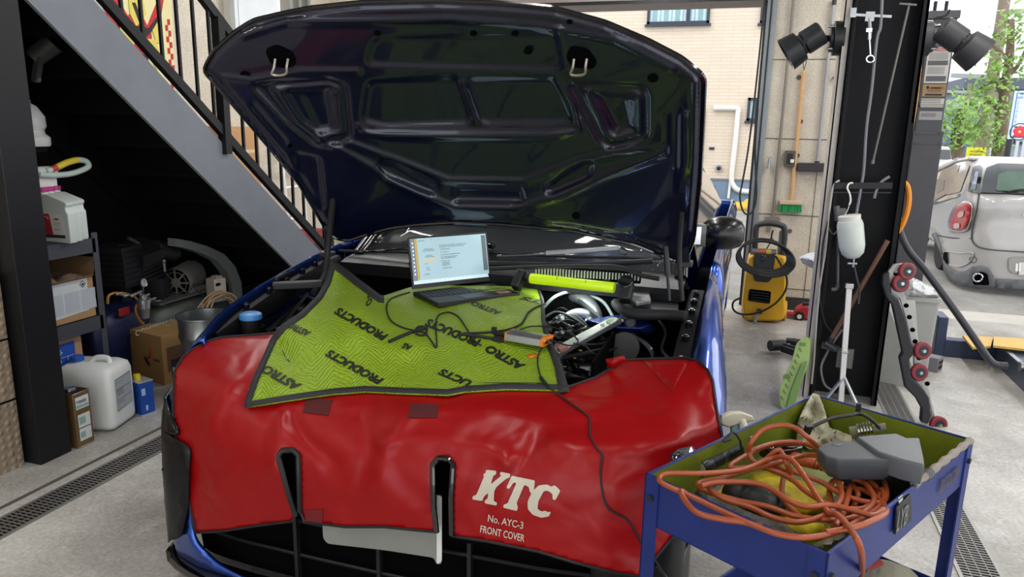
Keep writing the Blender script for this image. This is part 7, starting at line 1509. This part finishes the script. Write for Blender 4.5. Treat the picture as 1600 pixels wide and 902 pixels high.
m = MB(); a = W(1174, 392, .0); b_ = W(1213, 394, .0); m.cyl(a, b_, .022); m.mi = 1; m.cyl(a.lerp(b_, .25), a.lerp(b_, .6), .0235); m.mi = 2; m.cyl(a.lerp(b_, .6), a.lerp(b_, .8), .0235); build('wrapped_tube', m, [mat('wrap_grey', '77787a', .4), mat('wrap_red', 'b5603f', .5), mat('wrap_yellow', 'c2b24a', .5)], t)
m = MB(); q = W(1193, 403, -.02); m.box(q, (.04, .01, .05)); build('dial', m, M_gloss, t, bevel=.004)
for i in range(6):
    m = MB(); c = W(1193+.6*i, 400+1.2*i, -.07-.012*i); rx = .19+.008*i; rz = .155+.010*(i % 3)
    m.tube([c+Vector((rx*math.cos(a)*(1), .10*math.sin(a)*(1 if math.sin(a) > 0 else .1)+.0, rz*.8*math.sin(a)+.03*math.cos(a)*(-.5))) for a in [2*math.pi*k/22 for k in range(22)]], .0095, 8, closed=True, k=2); build('hose_coil', m, M_rubber, t)
m = MB(); m.tube([W(x, y, -.05) for x, y in ((1212, 400), (1228, 430), (1228, 452), (1216, 470), (1200, 482), (1180, 490), (1158, 491), (1146, 484), (1146, 472), (1158, 465))], .0085, 8); build('outlet_hose', m, M_rubber, t)
m = MB(); m.tube([W(x, y, -.03) for x, y in ((1186, 487), (1182, 494), (1180, 503))], .013, 10); m.mi = 1; m.cyl(W(1189, 486, -.02), W(1185, 488, -.03), .024); build('water_inlet', m, [mat('inlet_grey', '9a9aa6', .3), M_dkplastic], t)
for x in (1164, 1224):
    m = MB(); c = W(x, 485, .18); c.z = .085; m.cyl(c+Vector((-.025, 0, 0)), c+Vector((.025, 0, 0)), .085, n=28); m.mi = 1; m.cyl(c+Vector((-.028, 0, 0)), c+Vector((.028, 0, 0)), .05, n=24); build('wheel', m, [M_ky, M_kb], t, bevel=.008)
m = MB(); m.tube([W(1205, 376, .05), W(1206, 366, .05), W(1208, 360, .05)], .007, 8); m.tube([W(1196, 392, .04), W(1203, 380, .05), W(1206, 368, .05)], .005, 6); build('power_plug', m, M_rubber, t)
# toy-like red garden machine
a = aZ(1247, 500)
t = thing('red_floor_jack', a, 'small red wheeled floor jack beside the pressure washer', 'jack'); yw2 = a.y
def W2(x, y, d=0): return aY(x, y, yw2+d)
m = MB(); m.prism([W2(x, y) for x, y in ((1244, 484), (1256, 478), (1272, 480), (1275, 500), (1254, 499), (1240, 494))], (0, .14, 0)); build('jack_body', m, mat('jack_red', 'b3202c', .4), t, bevel=.012)
m = MB(); m.beam(W2(1226, 490, .05), W2(1246, 492, .05), .08, .03); build('jack_nose', m, mat('jack_red', 'b3202c'), t, bevel=.006)
m = MB(); c = W2(1249, 495, -.02); m.cyl(c, c+Vector((0, .04, 0)), .042, n=24); m.mi = 1; m.cyl(c+Vector((0, -.003, 0)), c+Vector((0, .043, 0)), .02, n=20); build('wheel', m, [M_rubber, M_white], t)
m = MB(); m.beam(W2(1254, 475, .05), W2(1270, 476, .05), .07, .03); m.box(W2(1262, 478, .05), (.05, .05, .04)); build('saddle', m, M_dkplastic, t, bevel=.005)
# plastic bag at the column
Q = [(1249, 402), (1262, 396), (1284, 392), (1290, 410), (1284, 432), (1270, 420), (1254, 412)]
def bf(x, y): d = segd(x, y, Q, True); return aY(x, y, 5.6-.012*min(d, 10)-.05*abs(nz(x/7, y/7, 1)))
m = MB(); m.add(*sheet(Q, bf, 2.4)); m.add(*sheet(Q, lambda x, y: aY(x, y, 5.66), 6)); t = thing('hanging_bag', aY(1270, 412, 5.6), 'white plastic bag hanging behind the left edge of the column', 'plastic bag'); build('bag', m, mat('white_poly_bag', 'd5d8dc', .3), t, smooth=40)
m = MB(); m.tube([aY(1284, 396, 5.6), aY(1292, 388, 5.4), (xl-.01, 4.95, aY(1296, 385, 5.0).z)], .005, 6); build('bag_string', m, M_white, t)
# ================================================================== OUTSIDE
YB = 18.0
M_side = brick_mat('cream_siding', 'd2c3b0', 'bfae9c', .45, .075, .006, .4); M_plinth = mat('blue_plinth', '6f8499', .8, var=(3, .1))
bld = thing('cream_building', (-4, YB, -.03), 'cream sided building with blue base across the yard behind the car', 'building')
zpl = aY(1120, 281, YB).z
m = MB(); m.bx((-16, YB, zpl), (2.4, YB+6, 7.5)); build('siding_wall', m, M_side, bld, smooth=0)
m = MB(); m.bx((-16, YB-.02, -.05), (2.42, YB+6, zpl)); m.mi = 1; m.bx((-16, YB-.03, zpl-.02), (2.43, YB, zpl+.03)); build('plinth', m, [M_plinth, mat('plinth_cap', '6b6f74', .6)], bld, smooth=0)
M_wf = mat('window_navy_frame', '26303f', .5); M_wg = mat('sky_glass', '86a8ae', .08, .0, var=(1.5, .25)); M_cur = mat('curtain_pale', 'b9cdd0', .8, var=(9, .2))
def win(pts, mull=None, nm='window'):
    P = [aY(x, y, YB) for x, y in pts]; x0 = min(p.x for p in P); x1 = max(p.x for p in P); z0 = min(p.z for p in P); z1 = max(p.z for p in P); fw = .06
    m = MB()
    for a, b in (((x0, z0), (x1, z0+fw)), ((x0, z1-fw), (x1, z1)), ((x0, z0), (x0+fw, z1)), ((x1-fw, z0), (x1, z1))): m.bx((a[0], YB-.06, a[1]), (b[0], YB+.02, b[1]))
    m.bx((x0-.04, YB-.09, z0-.05), (x1+.04, YB-.01, z0))
    if mull: xm = x0+(x1-x0)*mull; m.bx((xm-.04, YB-.05, z0), (xm+.04, YB, z1))
    f = build(nm, m, M_wf, bld, smooth=0); m = MB(); m.bx((x0+fw, YB-.015, z0+fw), (x1-fw, YB-.005, z1-fw)); m.mi = 1
    n = int((x1-x0)/.09)
    for i in range(n):
        if i % 3 != 1: m.bx((x0+fw+(x1-x0-2*fw)*i/n, YB-.018, z0+fw), (x0+fw+(x1-x0-2*fw)*(i+.7)/n, YB-.015, z1-fw))
    build('pane', m, [M_wg, M_cur], f, smooth=0)
win([(1011, 39), (1113, -30)], .66); win([(1187, 37), (1230, -30)]); win([(1166, 189), (1190, 153)], .7); win([(1085, 244), (1102, 172)])
win([(880, 230), (960, 130)], .5); win([(600, 60), (760, -30)], .5)
m = MB(); D = lambda x, y: aY(x, y, YB-.07); m.tube([D(1115, 169), D(1148, 169), D(1153, 171), D(1153, 178), D(1148, 230), D(1143, 276), D(1146, 290), D(1156, 298), D(1180, 300)], .06, 10, k=4); m.tube([D(1142, 276), D(1138, 310)], .03, 8, k=0); build('downpipe', m, M_white, bld)
m = MB(); c = D(1123, 263); m.cyl(c, c+Vector((0, .06, 0)), .08, n=20); m.mi = 1; m.ball(c, (.05, .04, .05)); build('security_camera', m, [M_alu, M_dkplastic], bld)
m = MB(); q = aY(1108, 232, YB); m.bx((q.x+.0, YB-.02, q.z-.03), (q.x+.12, YB, q.z+.03)); build('vent_flap', m, M_wf, bld)
# plants at base
def leaves(m, c, r, n, s, seed=0, fl=1.0):
    rnd = random.Random(seed)
    for i in range(n):
        d = Vector((rnd.gauss(0, 1), rnd.gauss(0, 1), rnd.gauss(0, 1)*fl)); d = d.normalized()*r*(rnd.random()**.4); p = Vector(c)+d
        u = Vector((rnd.uniform(-1, 1), rnd.uniform(-1, 1), rnd.uniform(-.6, 1))).normalized(); v = u.orthogonal().normalized(); k = s*rnd.uniform(.6, 1.3)
        m.add([p, p+u*k*.5+v*k*.28, p+u*k, p+u*k*.5-v*k*.28], [(0, 1, 2, 3)])
M_leaf = mat('leaf_green', '86ad4c', .5, var=(2.5, .35)); M_leaf2 = mat('leaf_dark_green', '3f6b28', .5, var=(2.5, .3)); M_bark = mat('bark', '7b6a58', .85, var=(9, .3), bump=(20, .6, .02))
for x, y, s in ((1113, 311, .28), (1094, 310, .22)):
    p = aZ(x, y, -.03); p.y -= .4; m = MB(); leaves(m, p+Vector((0, 0, s*.8)), s*.8, 70, .12, int(x)); m.tube([p, p+Vector((.02, 0, s))], .01, 5); solo('weed_clump', m, M_leaf2, {1113: 'green weed clump at the blue base of the cream building', 1094: 'small weed nearest the hood edge at the building base'}[x], 'weed', smooth=0)
p = aZ(1158, 328, -.03); m = MB(); m.M = Matrix.Translation(p); m.ball((0, 0, .05), (.30, .2, .12), 14, 8); m.ball((.15, .05, .1), (.14, .14, .14), 12, 8); solo('yellow_bag', m, mat('faded_yellow_bag', 'c9a540', .7, bump=(8, .8, .04)), 'crumpled yellow bag on the asphalt by the cream building', 'bag')

# ---------------- silver hatchback
_A = []
for y_ in (235, 248, 262, 285, 315, 345, 380, 415, 450):
    t_ = 0 if y_ >= 310 else (.06 if y_ == 285 else .13 if y_ == 262 else .24 if y_ == 248 else .34)
    u_ = .03 if y_ >= 380 else 0
    for x_ in (1425, 1440, 1455, 1475, 1495): _A.append((x_, y_, 'X', 2.30+t_*.8-u_))
    _A.append((1515, y_, 'Y', 8.95+t_*2-u_)); _A.append((1532, y_, 'Y', 8.84+t_*2-u_))
    for x_ in (1560, 1600, 1660, 1720, 1800): _A.append((x_, y_, 'Y', 8.80+t_*2-u_*1.5))
MS = Surf(_A, smooth=1e-5)
M_sil = mat('silver_car_paint', 'a8a6a5', .38, .2, .5, var=(3, .04)); M_clad = mat('grey_cladding', '5b5d61', .6)
mini = thing('silver_car', (3.2, 10.8, -.03), 'silver compact hatchback parked outside with its red tail lamp showing', 'car')
def mp(P, name, M_, lift=0.0, step=8, r=0, par=mini, **k):
    m = MB(); m.add(*sheet(rpoly(P, r) if r else P, lambda x, y: MS(x, y, lift*(4.0 if x < 1520 else 2.0)), step)); return build(name, m, M_, par, smooth=70, **k)
BODY = [(1425, 300), (1450, 266), (1470, 254), (1500, 247), (1530, 244), (1570, 245), (1640, 247), (1800, 252), (1800, 462), (1660, 462), (1585, 452), (1540, 446), (1516, 449), (1500, 446), (1484, 438), (1476, 425), (1474, 400), (1468, 378), (1460, 362), (1450, 352), (1440, 350), (1425, 352)]
mp(BODY, 'body_shell', M_sil, 0, 7, solid=.01)
m = MB(); m.bx((2.38, 9.3, .2), (4.05, 12.6, .88)); m.loft([[Vector((3.22+s*hw, y, z)) for s, hw, z in ((-1, .76, .88), (-1, .58, 1.30), (1, .58, 1.30), (1, .76, .88))] for y in (9.7, 9.9, 11.4, 11.7)]); build('far_body', m, M_sil, mini, bevel=.05)
mp([(1457, 310), (1463, 285), (1474, 263), (1500, 257), (1485, 300), (1459, 314)], 'side_window', mat('brownish_glass', '57504a', .12), .012, 7, 3)
mp([(1478, 305), (1488, 282), (1503, 259), (1515, 258), (1500, 300)], 'side_window', mat('brownish_glass', '57504a'), .012, 7, 3)
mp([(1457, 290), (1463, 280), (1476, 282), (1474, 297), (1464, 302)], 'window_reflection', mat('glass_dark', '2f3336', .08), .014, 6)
mp([(1455, 316), (1500, 303), (1499, 306), (1455, 320)], 'window_trim', M_gloss, .014, 6)
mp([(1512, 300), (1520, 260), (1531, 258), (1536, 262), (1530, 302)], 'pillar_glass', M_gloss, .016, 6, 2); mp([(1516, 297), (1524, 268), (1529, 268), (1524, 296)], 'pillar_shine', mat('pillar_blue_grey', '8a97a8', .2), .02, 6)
rg_ = mp([(1532, 301), (1541, 262), (1560, 255), (1800, 262), (1800, 304)], 'rear_window', mat('tinted_rear_glass', '2c3234', .06), .014, 8, 3)
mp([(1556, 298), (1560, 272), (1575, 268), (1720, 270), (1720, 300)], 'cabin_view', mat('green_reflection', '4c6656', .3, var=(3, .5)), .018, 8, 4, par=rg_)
m = MB(); m.tube([MS(x, y, .035) for x, y in ((1574, 300), (1590, 297), (1620, 296))], .010, 6); build('rear_wiper', m, M_rubber, rg_)
mp([(1453, 262), (1480, 250), (1520, 244), (1530, 246), (1490, 254), (1460, 268)], 'roof_rail', M_sil, .03, 6, solid=.02)
lm = mp([(1479, 355), (1484, 335), (1492, 320), (1503, 314), (1514, 315), (1518, 322), (1516, 345), (1511, 360), (1500, 364), (1484, 362)], 'lamp_surround', M_chrome, .02, 5, 5, solid=.01)
mp([(1482, 354), (1487, 336), (1494, 323), (1504, 317), (1513, 318), (1515, 324), (1513, 344), (1508, 357), (1499, 361), (1486, 359)], 'tail_lamp', mat('lamp_red', 'a80c1a', .3, 0, .15, spec=.3), .034, 5, 4, par=lm, solid=.01)
mp([(1495, 338), (1499, 330), (1506, 330), (1505, 338), (1499, 341)], 'amber_lens', mat('lamp_amber_red', 'c03a26', .15, 0, 1), .042, 4, 2, par=lm); mp([(1489, 355), (1491, 349), (1499, 349), (1499, 356), (1493, 358)], 'clear_lens', mat('lamp_clear', 'c9a9a4', .15), .042, 4, 2, par=lm)
def ln_(pts, name, r=.007, M_=None, l=.012, par=mini): m = MB(); m.tube([MS(x, y, l) for x, y in pts], r, 6); return build(name, m, M_ or mat('panel_gap', '3a3a3c', .7), par)
ln_([(1530, 302), (1526, 330), (1521, 350), (1518, 370), (1523, 382), (1540, 389), (1600, 394), (1700, 398)], 'tailgate_gap'); ln_([(1465, 368), (1490, 372), (1519, 373)], 'bumper_gap'); ln_([(1532, 302), (1600, 304), (1700, 305)], 'glass_edge', .006, M_gloss)
mp([(1455, 366), (1461, 363), (1467, 380), (1471, 402), (1480, 416), (1494, 424), (1508, 424), (1518, 417), (1532, 416), (1545, 420), (1553, 432), (1556, 448), (1530, 452), (1505, 447), (1484, 438), (1474, 425), (1472, 400)], 'wheel_arch_trim', M_clad, .016, 6, 0, solid=.012)
mp([(1474, 394), (1480, 394), (1481, 412), (1477, 414), (1474, 408)], 'bumper_slot', M_hole, .012, 5, 2); ln_([(1480, 393), (1500, 396), (1518, 395), (1520, 400), (1512, 412), (1498, 417), (1484, 414)], 'bumper_crease', .008, M_sil)
m = MB(); c = MS(1520, 406); m.tube([MS(1520+5.5*math.cos(a), 406+4.5*math.sin(a), .006) for a in [2*math.pi*i/16 for i in range(16)]], .003, 6, closed=True, k=1); build('tow_cover', m, mat('panel_gap', '3a3a3c'), mini)
mp([(1520, 445), (1522, 430), (1532, 424), (1543, 428), (1546, 446)], 'exhaust_recess', M_hole, .022, 5, 3)
c = MS(1528, 434, .08); m = MB(); m.cyl(c+Vector((0, .02, 0)), c+Vector((0, .16, 0)), .04, n=24, caps=False); m.tube([c+Vector((.042*math.cos(a), .0, .042*math.sin(a))) for a in [2*math.pi*i/20 for i in range(20)]], .009, 8, closed=True, k=1); m.mi = 1; m.cyl(c+Vector((0, .04, 0)), c+Vector((0, .05, 0)), .035); build('exhaust_tip', m, [M_chrome, M_hole], mini)
mp([(1556, 436), (1800, 446), (1800, 462), (1660, 462), (1556, 450)], 'lower_valance', M_clad, .014, 8, 0, solid=.01)
mp([(1576, 405), (1584, 402), (1720, 406), (1720, 432), (1584, 428), (1576, 422)], 'plate_recess', mat('recess_silver', '9a9998', .35, .4), .008, 8, 3); mp([(1592, 410), (1700, 412), (1700, 430), (1592, 430)], 'number_plate', mat('plate_offwhite', 'cfd0cc', .5), .014, 10); 
m = MB(); m.tube([MS(1589, 412, .02), MS(1588, 424, .02)], .012, 6, k=0); m.tube([MS(1594, 412, .022), MS(1593, 424, .022)], .010, 6, k=0); build('plate_lamps', m, mat('plate_mark', 'f2f2ee', .4), mini)
def mtx(t_, a, b_, h): m = MB(); put_text(m, t_, lambda u, v: MS(a[0]+(b_[0]-a[0])*u, a[1]+(b_[1]-a[1])*u-h*v, .012), width=True, bold=.02); return build('badge', m, M_chrome, mini, smooth=0)
mtx('::', (1577, 339), (1582, 339), 7); mtx('A', (1597, 340), (1601, 340), 5)
for px_, py_ in ((1458, 405),):
    c = aY(px_+2, py_+4, 9.65); c.z = .28
    m = MB(); T = frame((2.42, 10.25, .29), (0, 1, 0), z=(-1, 0, 0)); m.lathe([(.20, -.1), (.31, -.1), (.325, -.08), (.325, .08), (.31, .1), (.22, .1)], T, 36); w_ = build('wheel', m, M_rubber, mini); m = MB(); m.lathe([(.22, .08), (.18, .04), (0, .05)], T, 24)
    for i in range(8): a = 2*math.pi*i/8; m.beam(T @ Vector((0, 0, .06)), T @ Vector((.20*math.cos(a), .20*math.sin(a), .08)), .035, .02, up=(1, 0, 0))
    build('rim', m, M_steel, w_)
m = MB(); T = frame((3.98, 10.25, .29), (0, 1, 0), z=(1, 0, 0)); m.lathe([(0, -.1), (.31, -.1), (.325, -.08), (.325, .08), (.31, .1), (0, .1)], T, 36); build('wheel', m, M_rubber, mini)
for X in (2.45, 3.98):
    m = MB(); T = frame((X, 12.2, .29), (0, 1, 0), z=(-1, 0, 0)); m.lathe([(0, -.1), (.31, -.1), (.325, -.08), (.325, .08), (.31, .1), (0, .1)], T, 36); build('wheel', m, M_rubber, mini)

# ---------------- street beyond: buildings, trees, poles, sign, far car
def bx_px(px0, px1, pytop, Y, dep=6): a = aY(px0, pytop, Y); b_ = aY(px1, pytop, Y); return a.x, b_.x, a.z
x0, x1, z = bx_px(1520, 1720, 140, 40)
t = thing('grey_house', ((x0+x1)/2, 43, 0), 'blue grey house with dark roof edge behind the street trees', 'building')
m = MB(); m.bx((x0, 40, -.03), (x1, 48, z)); build('wall', m, mat('bluegrey_wall', '8c99a8', .8), t, smooth=0); m = MB(); m.bx((x0-.5, 39.5, z), (x1+.5, 48.5, z+.5)); build('roof', m, mat('dark_roof', '565f6c', .8), t, smooth=0)
for pxa, pxb, ya, yb__ in ((1532, 1545, 200, 232), (1560, 1572, 175, 190), (1585, 1600, 200, 225)):
    a = aY(pxa, ya, 39.9); b_ = aY(pxb, yb__, 39.9); m = MB(); m.bx((a.x, 39.85, b_.z), (b_.x, 40, a.z)); w_ = build('window', m, M_wf, t, smooth=0); m = MB(); m.bx((a.x+.1, 39.8, b_.z+.1), (b_.x-.1, 39.86, a.z-.1)); build('pane', m, M_wg, w_, smooth=0)
q = aY(1545, 213, 39.7); m = MB(); m.bx((q.x-.5, 39.4, q.z-.4), (q.x+.5, 39.9, q.z+.4)); m.mi = 1; m.cyl((q.x, 39.38, q.z), (q.x, 39.4, q.z), .3); build('air_conditioner', m, [M_white, M_dark_metal], t, smooth=0)
x0, x1, z = bx_px(1400, 1519, 165, 48)
t = thing('far_house', ((x0+x1)/2, 50, 0), 'pale low house far down the street beside the lift post', 'building')
m = MB(); m.bx((x0, 50, -.03), (x1, 56, z)); build('wall', m, mat('pale_far_wall', 'b4ada2', .8), t, smooth=0); m = MB(); m.bx((x0-.4, 49.6, z-.3), (x1, 56.4, z+.3)); build('roof', m, mat('dark_roof', '565f6c'), t, smooth=0)
x0, x1, z = bx_px(1484, 1524, 170, 36)
t = thing('slate_house', ((x0+x1)/2, 38, 0), 'slate blue narrow house behind the small tree', 'building')
m = MB(); m.bx((x0, 36, -.03), (x1, 40, z)); build('wall', m, mat('slate_wall', '62738c', .8), t, smooth=0); a = aY(1487, 215, 35.9); m = MB(); m.bx((a.x, 35.9, a.z-.8), (a.x+.5, 36, a.z+.3)); build('window', m, M_wf, t, smooth=0)
# fence
a = aY(1524, 236, 30); b_ = aY(1620, 236, 30); m = MB()
x = a.x
while x < b_.x: m.bx((x, 30, -.03), (x+.09, 30.05, a.z+.6)); x += .2
m.bx((a.x, 29.95, a.z+.5), (b_.x, 30, a.z+.6)); m.bx((a.x, 29.95, .2), (b_.x, 30, .3)); solo('slat_fence', m, mat('fence_pale', 'c4c8cc', .6), 'pale slatted fence in front of the blue grey house', 'fence', smooth=0)
def tree(name, base, pts, r0, brs, lf, lab, cat='tree', s=.16, n=90, seed=1):
    t = thing(name, base, lab, cat)
    m = MB(); m.tube(pts, lambda t: r0*(1-.6*t), 10)
    for b_ in brs: m.tube(b_, lambda t: r0*.35*(1-.6*t), 6)
    build('trunk', m, M_bark, t)
    m = MB()
    for i, (c, r) in enumerate(lf): leaves(m, c, r, int(n*max(1, r*2)), s, seed*100+i, .8)
    build('foliage', m, M_leaf, t, smooth=0)
    return t
YT = 20
T_ = lambda x, y, d=0: aY(x, y, YT+d)
g = T_(1556, 270); g.z = -.03
lf = [((1574, 35), .35), ((1596, 48), .4), ((1578, 50), .3), ((1553, 72), .3), ((1552, 95), .35), ((1560, 120), .35), ((1575, 100), .3), ((1590, 115), .4), ((1548, 130), .3), ((1524, 140), .35), ((1530, 155), .3), ((1565, 155), .45), ((1548, 165), .5), ((1540, 180), .55), ((1562, 182), .5), ((1535, 198), .45), ((1556, 200), .5), ((1575, 170), .35), ((1562, 222), .35), ((1550, 228), .3), ((1522, 190), .3), ((1520, 210), .3), ((1598, 70), .3), ((1592, 20), .3)]
tree('street_tree', g, [g, T_(1562, 230), T_(1566, 180), T_(1572, 130), T_(1578, 80), T_(1580, 30)], .17, [[T_(1568, 150), T_(1552, 128), T_(1530, 140)], [T_(1576, 95), T_(1556, 75), T_(1548, 68)], [T_(1574, 120), T_(1592, 100), T_(1610, 60)], [T_(1566, 180), T_(1548, 160), T_(1535, 165)], [T_(1579, 60), T_(1596, 45)]], [(T_(x, y, random.uniform(-.5, .5)), r) for (x, y), r in lf], 'tall pollarded street tree with green leaf clusters at the right edge', s=.14, n=48, seed=2)
Y2 = 30; T2 = lambda x, y, d=0: aY(x, y, Y2+d); g = T2(1497, 250); g.z = -.03
lf = [((1496, 165), .6), ((1490, 180), .7), ((1505, 178), .7), ((1486, 198), .7), ((1500, 200), .8), ((1510, 195), .5), ((1492, 215), .6), ((1504, 220), .4)]
tree('small_street_tree', g, [g, T2(1498, 225), T2(1499, 195), T2(1500, 170)], .22, [[T2(1498, 210), T2(1488, 190)], [T2(1499, 200), T2(1508, 185)]], [(T2(x, y, random.uniform(-.5, .5)), r) for (x, y), r in lf], 'smaller leafy street tree beside the lift post', s=.20, n=60, seed=5)
# utility poles
def pole(name, P0, P1, r, arms, lab, Y):
    g = aY(P0[0], P0[1], Y); top = aY(P1[0], P1[1], Y); base = Vector((g.x, Y, -.03)); t = thing(name, base, lab, 'utility pole', None)
    m = MB(); m.cyl(base, Vector((base.x, Y, top.z)), r*1.2, r*.8, n=14); build('pole', m, mat('pole_brown', '85766a', .7), t)
    for (xa, ya, xb, yb) in arms: m = MB(); a = aY(xa, ya, Y); b_ = aY(xb, yb, Y); m.beam(a, b_, .10, .12); build('crossarm', m, mat('arm_grey', '9aa0a4', .6), t)
pole('utility_pole', (1533, 238), (1562, -30), .17, [(1557, 20, 1620, 16), (1486, 118, 1543, 120)], 'tall brown utility pole left of the street tree', 24)
pole('lamp_pole', (1500, 236), (1512, 130), .10, [(1480, 143, 1511, 144)], 'thin distant pole with a side arm beside the small tree', 38)
# hanging banner sign
t = thing('street_sign', aY(1575, 262, 15), 'white upright street sign with a red flower emblem and Japanese writing', 'sign'); YG = 15
def S_(x, y, d=0): return aY(x, y, YG-d)
A = S_(1574, 218); X0 = A.x; ww = S_(1609, 218).x-X0; Zb = S_(1585, 218).z; Zt = S_(1595, 142).z
m = MB(); m.bx((X0, YG, Zb), (X0+ww, YG+.08, Zt)); build('sign_panel', m, mat('sign_white', 'cfe0ee', .5), t, bevel=.01)
m = MB(); m.bx((X0+.03, YG-.004, Zb+.03), (X0+ww-.03, YG, Zt-.03)); m.mi = 1; m.bx((X0+.045, YG-.006, Zb+.045), (X0+ww-.045, YG-.002, Zt-.045)); sf = build('sign_border', m, [mat('sign_blue', '2f6fae', .5), mat('sign_white', 'cfe0ee')], t, smooth=0)
hg = Zt-Zb; m = MB(); 
for i, chs in enumerate('コミュニティセンター'):
    chs = '|' if chs == 'ー' else chs
    flat_text(m, chs, (X0+ww*.16, YG-.009, Zt-hg*.24-hg*.052*i), (1, 0, 0), (0, 0, 1), hg*.038, bold=.01)
flat_text(m, '600', (X0+ww*.14, YG-.009, Zt-hg*.16), (1, 0, 0), (0, 0, 1), hg*.05, bold=.01)
for i, chs in enumerate('本八西'): flat_text(m, chs, (X0+ww*.58, YG-.009, Zt-hg*.16-hg*.075*i), (1, 0, 0), (0, 0, 1), hg*.055, bold=.01)
m.prism([(X0+ww*.2, YG-.009, Zt-hg*.06), (X0+ww*.36, YG-.009, Zt-hg*.035), (X0+ww*.36, YG-.009, Zt-hg*.085)], (0, -.002, 0)); m.bx((X0+ww*.34, YG-.011, Zt-hg*.065), (X0+ww*.8, YG-.009, Zt-hg*.055)); build('lettering', m, mat('sign_blue', '2f6fae'), sf, smooth=0)
m = MB(); c = Vector((X0+ww*.48, YG-.01, Zb+hg*.16))
for i in range(5): a = 2*math.pi*i/5+.3; m.ball(c+Vector((ww*.16*math.cos(a), 0, ww*.16*math.sin(a))), (ww*.15, .006, ww*.15), 10, 6)
m.mi = 1; m.ball(c+Vector((0, -.006, 0)), (ww*.07, .006, ww*.07), 8, 6); m.mi = 2
for a in (.9, 2.2, 4.0, 5.4): m.ball(c+Vector((ww*.33*math.cos(a), .002, ww*.3*math.sin(a))), (ww*.08, .004, ww*.05), 8, 5)
build('flower_emblem', m, [mat('flower_red', 'd8304c', .5), mat('flower_yellow', 'e8c83c', .5), M_leaf2], sf)
m = MB(); m.tube([(X0+ww*.48+ww*.42*math.cos(a), YG-.006, Zb+hg*.16+ww*.42*math.sin(a)) for a in [2*math.pi*i/24 for i in range(24)]], .008, 5, closed=True, k=1); build('emblem_ring', m, M_dark_metal, sf)
m = MB(); m.cyl((X0-.02+ww*.2, YG+.05, -.03), (X0-.02+ww*.2, YG+.05, Zt), .05); build('sign_post', m, M_dark_metal, t)
# small yellow notice
c = aY(1525, 239, 22); m = MB(); m.bx((c.x-.22, 22, c.z-.12), (c.x+.22, 22.03, c.z+.14)); m.bx((c.x-.02, 22.03, -.03), (c.x+.02, 22.07, c.z)); m.mi = 1
for k in range(2): m.bx((c.x-.14, 21.99, c.z+.02-.08*k), (c.x+.14, 22, c.z+.06-.08*k))
solo('yellow_notice', m, [mat('notice_yellow', 'e6e02a', .5), mat('notice_grey', 'a8a42a', .5)], 'small bright yellow notice board on the pavement', 'sign', smooth=0)
# far car
q = aY(1483, 256, 26)
t = thing('distant_car', (q.x, 27, -.03), 'pale small car far down the street beside the lift post', 'car')
hw = (aY(1497, 240, 26).x-aY(1466, 240, 26).x)/2; zr = aY(1480, 230, 26).z
m = MB(); m.loft([[Vector((q.x+s*hw, y, z)) for s, z in ((-1, .25), (-1, zr*.55), (1, zr*.55), (1, .25))] for y in (26, 29.5)]); m.mi = 1; m.loft([[Vector((q.x-hw*.95, y0, zr*.55)), Vector((q.x-hw*.8, y0+.5*k, zr)), Vector((q.x+hw*.8, y0+.5*k, zr)), Vector((q.x+hw*.95, y0, zr*.55))] for y0, k in ((26.6, 1), (29.2, -1))]); build('body', m, [M_white, M_sil], t, bevel=.08)
m = MB(); m.prism([(q.x-hw*.78, 26.72, zr*.62), (q.x+hw*.78, 26.72, zr*.62), (q.x+hw*.68, 26.98, zr*.92), (q.x-hw*.68, 26.98, zr*.92)], (0, -.03, 0)); build('windscreen', m, M_gloss, t, smooth=0)
m = MB(); m.bx((q.x-hw*.9, 25.95, .25), (q.x+hw*.9, 26, zr*.3)); m.mi = 1; m.bx((q.x+hw*.2, 25.93, zr*.2), (q.x+hw*.7, 25.95, zr*.28)); build('bumper', m, [M_dkplastic, mat('plate_yellow', 'd9a62c', .5)], t, smooth=0)
for s in (-1, 1):
    for y in (26.7, 28.8): m = MB(); m.cyl((q.x+s*hw*.85-.1, y, .27), (q.x+s*hw*.85+.1, y, .27), .3); build('wheel', m, M_rubber, t)
# pavement strip at the slab edge
m = MB(); m.bx((1.1, 7.3, -.05), (9, 7.7, -.004)); struct('trim_11', m, mat('kerb_concrete', 'b5b0a6', .8), smooth=0)
# ================================================================== FILL LAMPS: added out of view on the ceiling to brighten the room
def fill_batten(x, y, k=1.0):
    t = thing('fill_lamp', (x, y, 3.25), 'white strip lamp added unseen on the garage ceiling to brighten the room', 'added fill lamp', 'added ceiling fill lamps')
    m = MB(); m.bx((x-.09, y-.63, 3.30), (x+.09, y+.63, 3.349)); build('fill_lamp_body', m, M_white, t, smooth=0)
    m = MB(); m.bx((x-.05, y-.60, 3.26), (x+.05, y+.60, 3.30)); build('fill_tube', m, mat('fill_glow', 'ffffff', .5, emit=3, var=(2, .01)), t, bevel=.01)
    d = bpy.data.lights.new('strip', 'AREA'); d.shape = 'RECTANGLE'; d.size = .12; d.size_y = 1.2; d.energy = FILL_WATTS*k; d.color = (1, .98, .95)
    o = bpy.data.objects.new('fill_light', d); COL.objects.link(o); o.parent = t; o.location = (0, 0, .0)
for x in (-3.2, -1.0, 1.4, 3.8):
    for y, k in ((-.8, .75), (1.6, .75), (4.0, 1.3), (6.05, 1.7)): fill_batten(x, y, k)
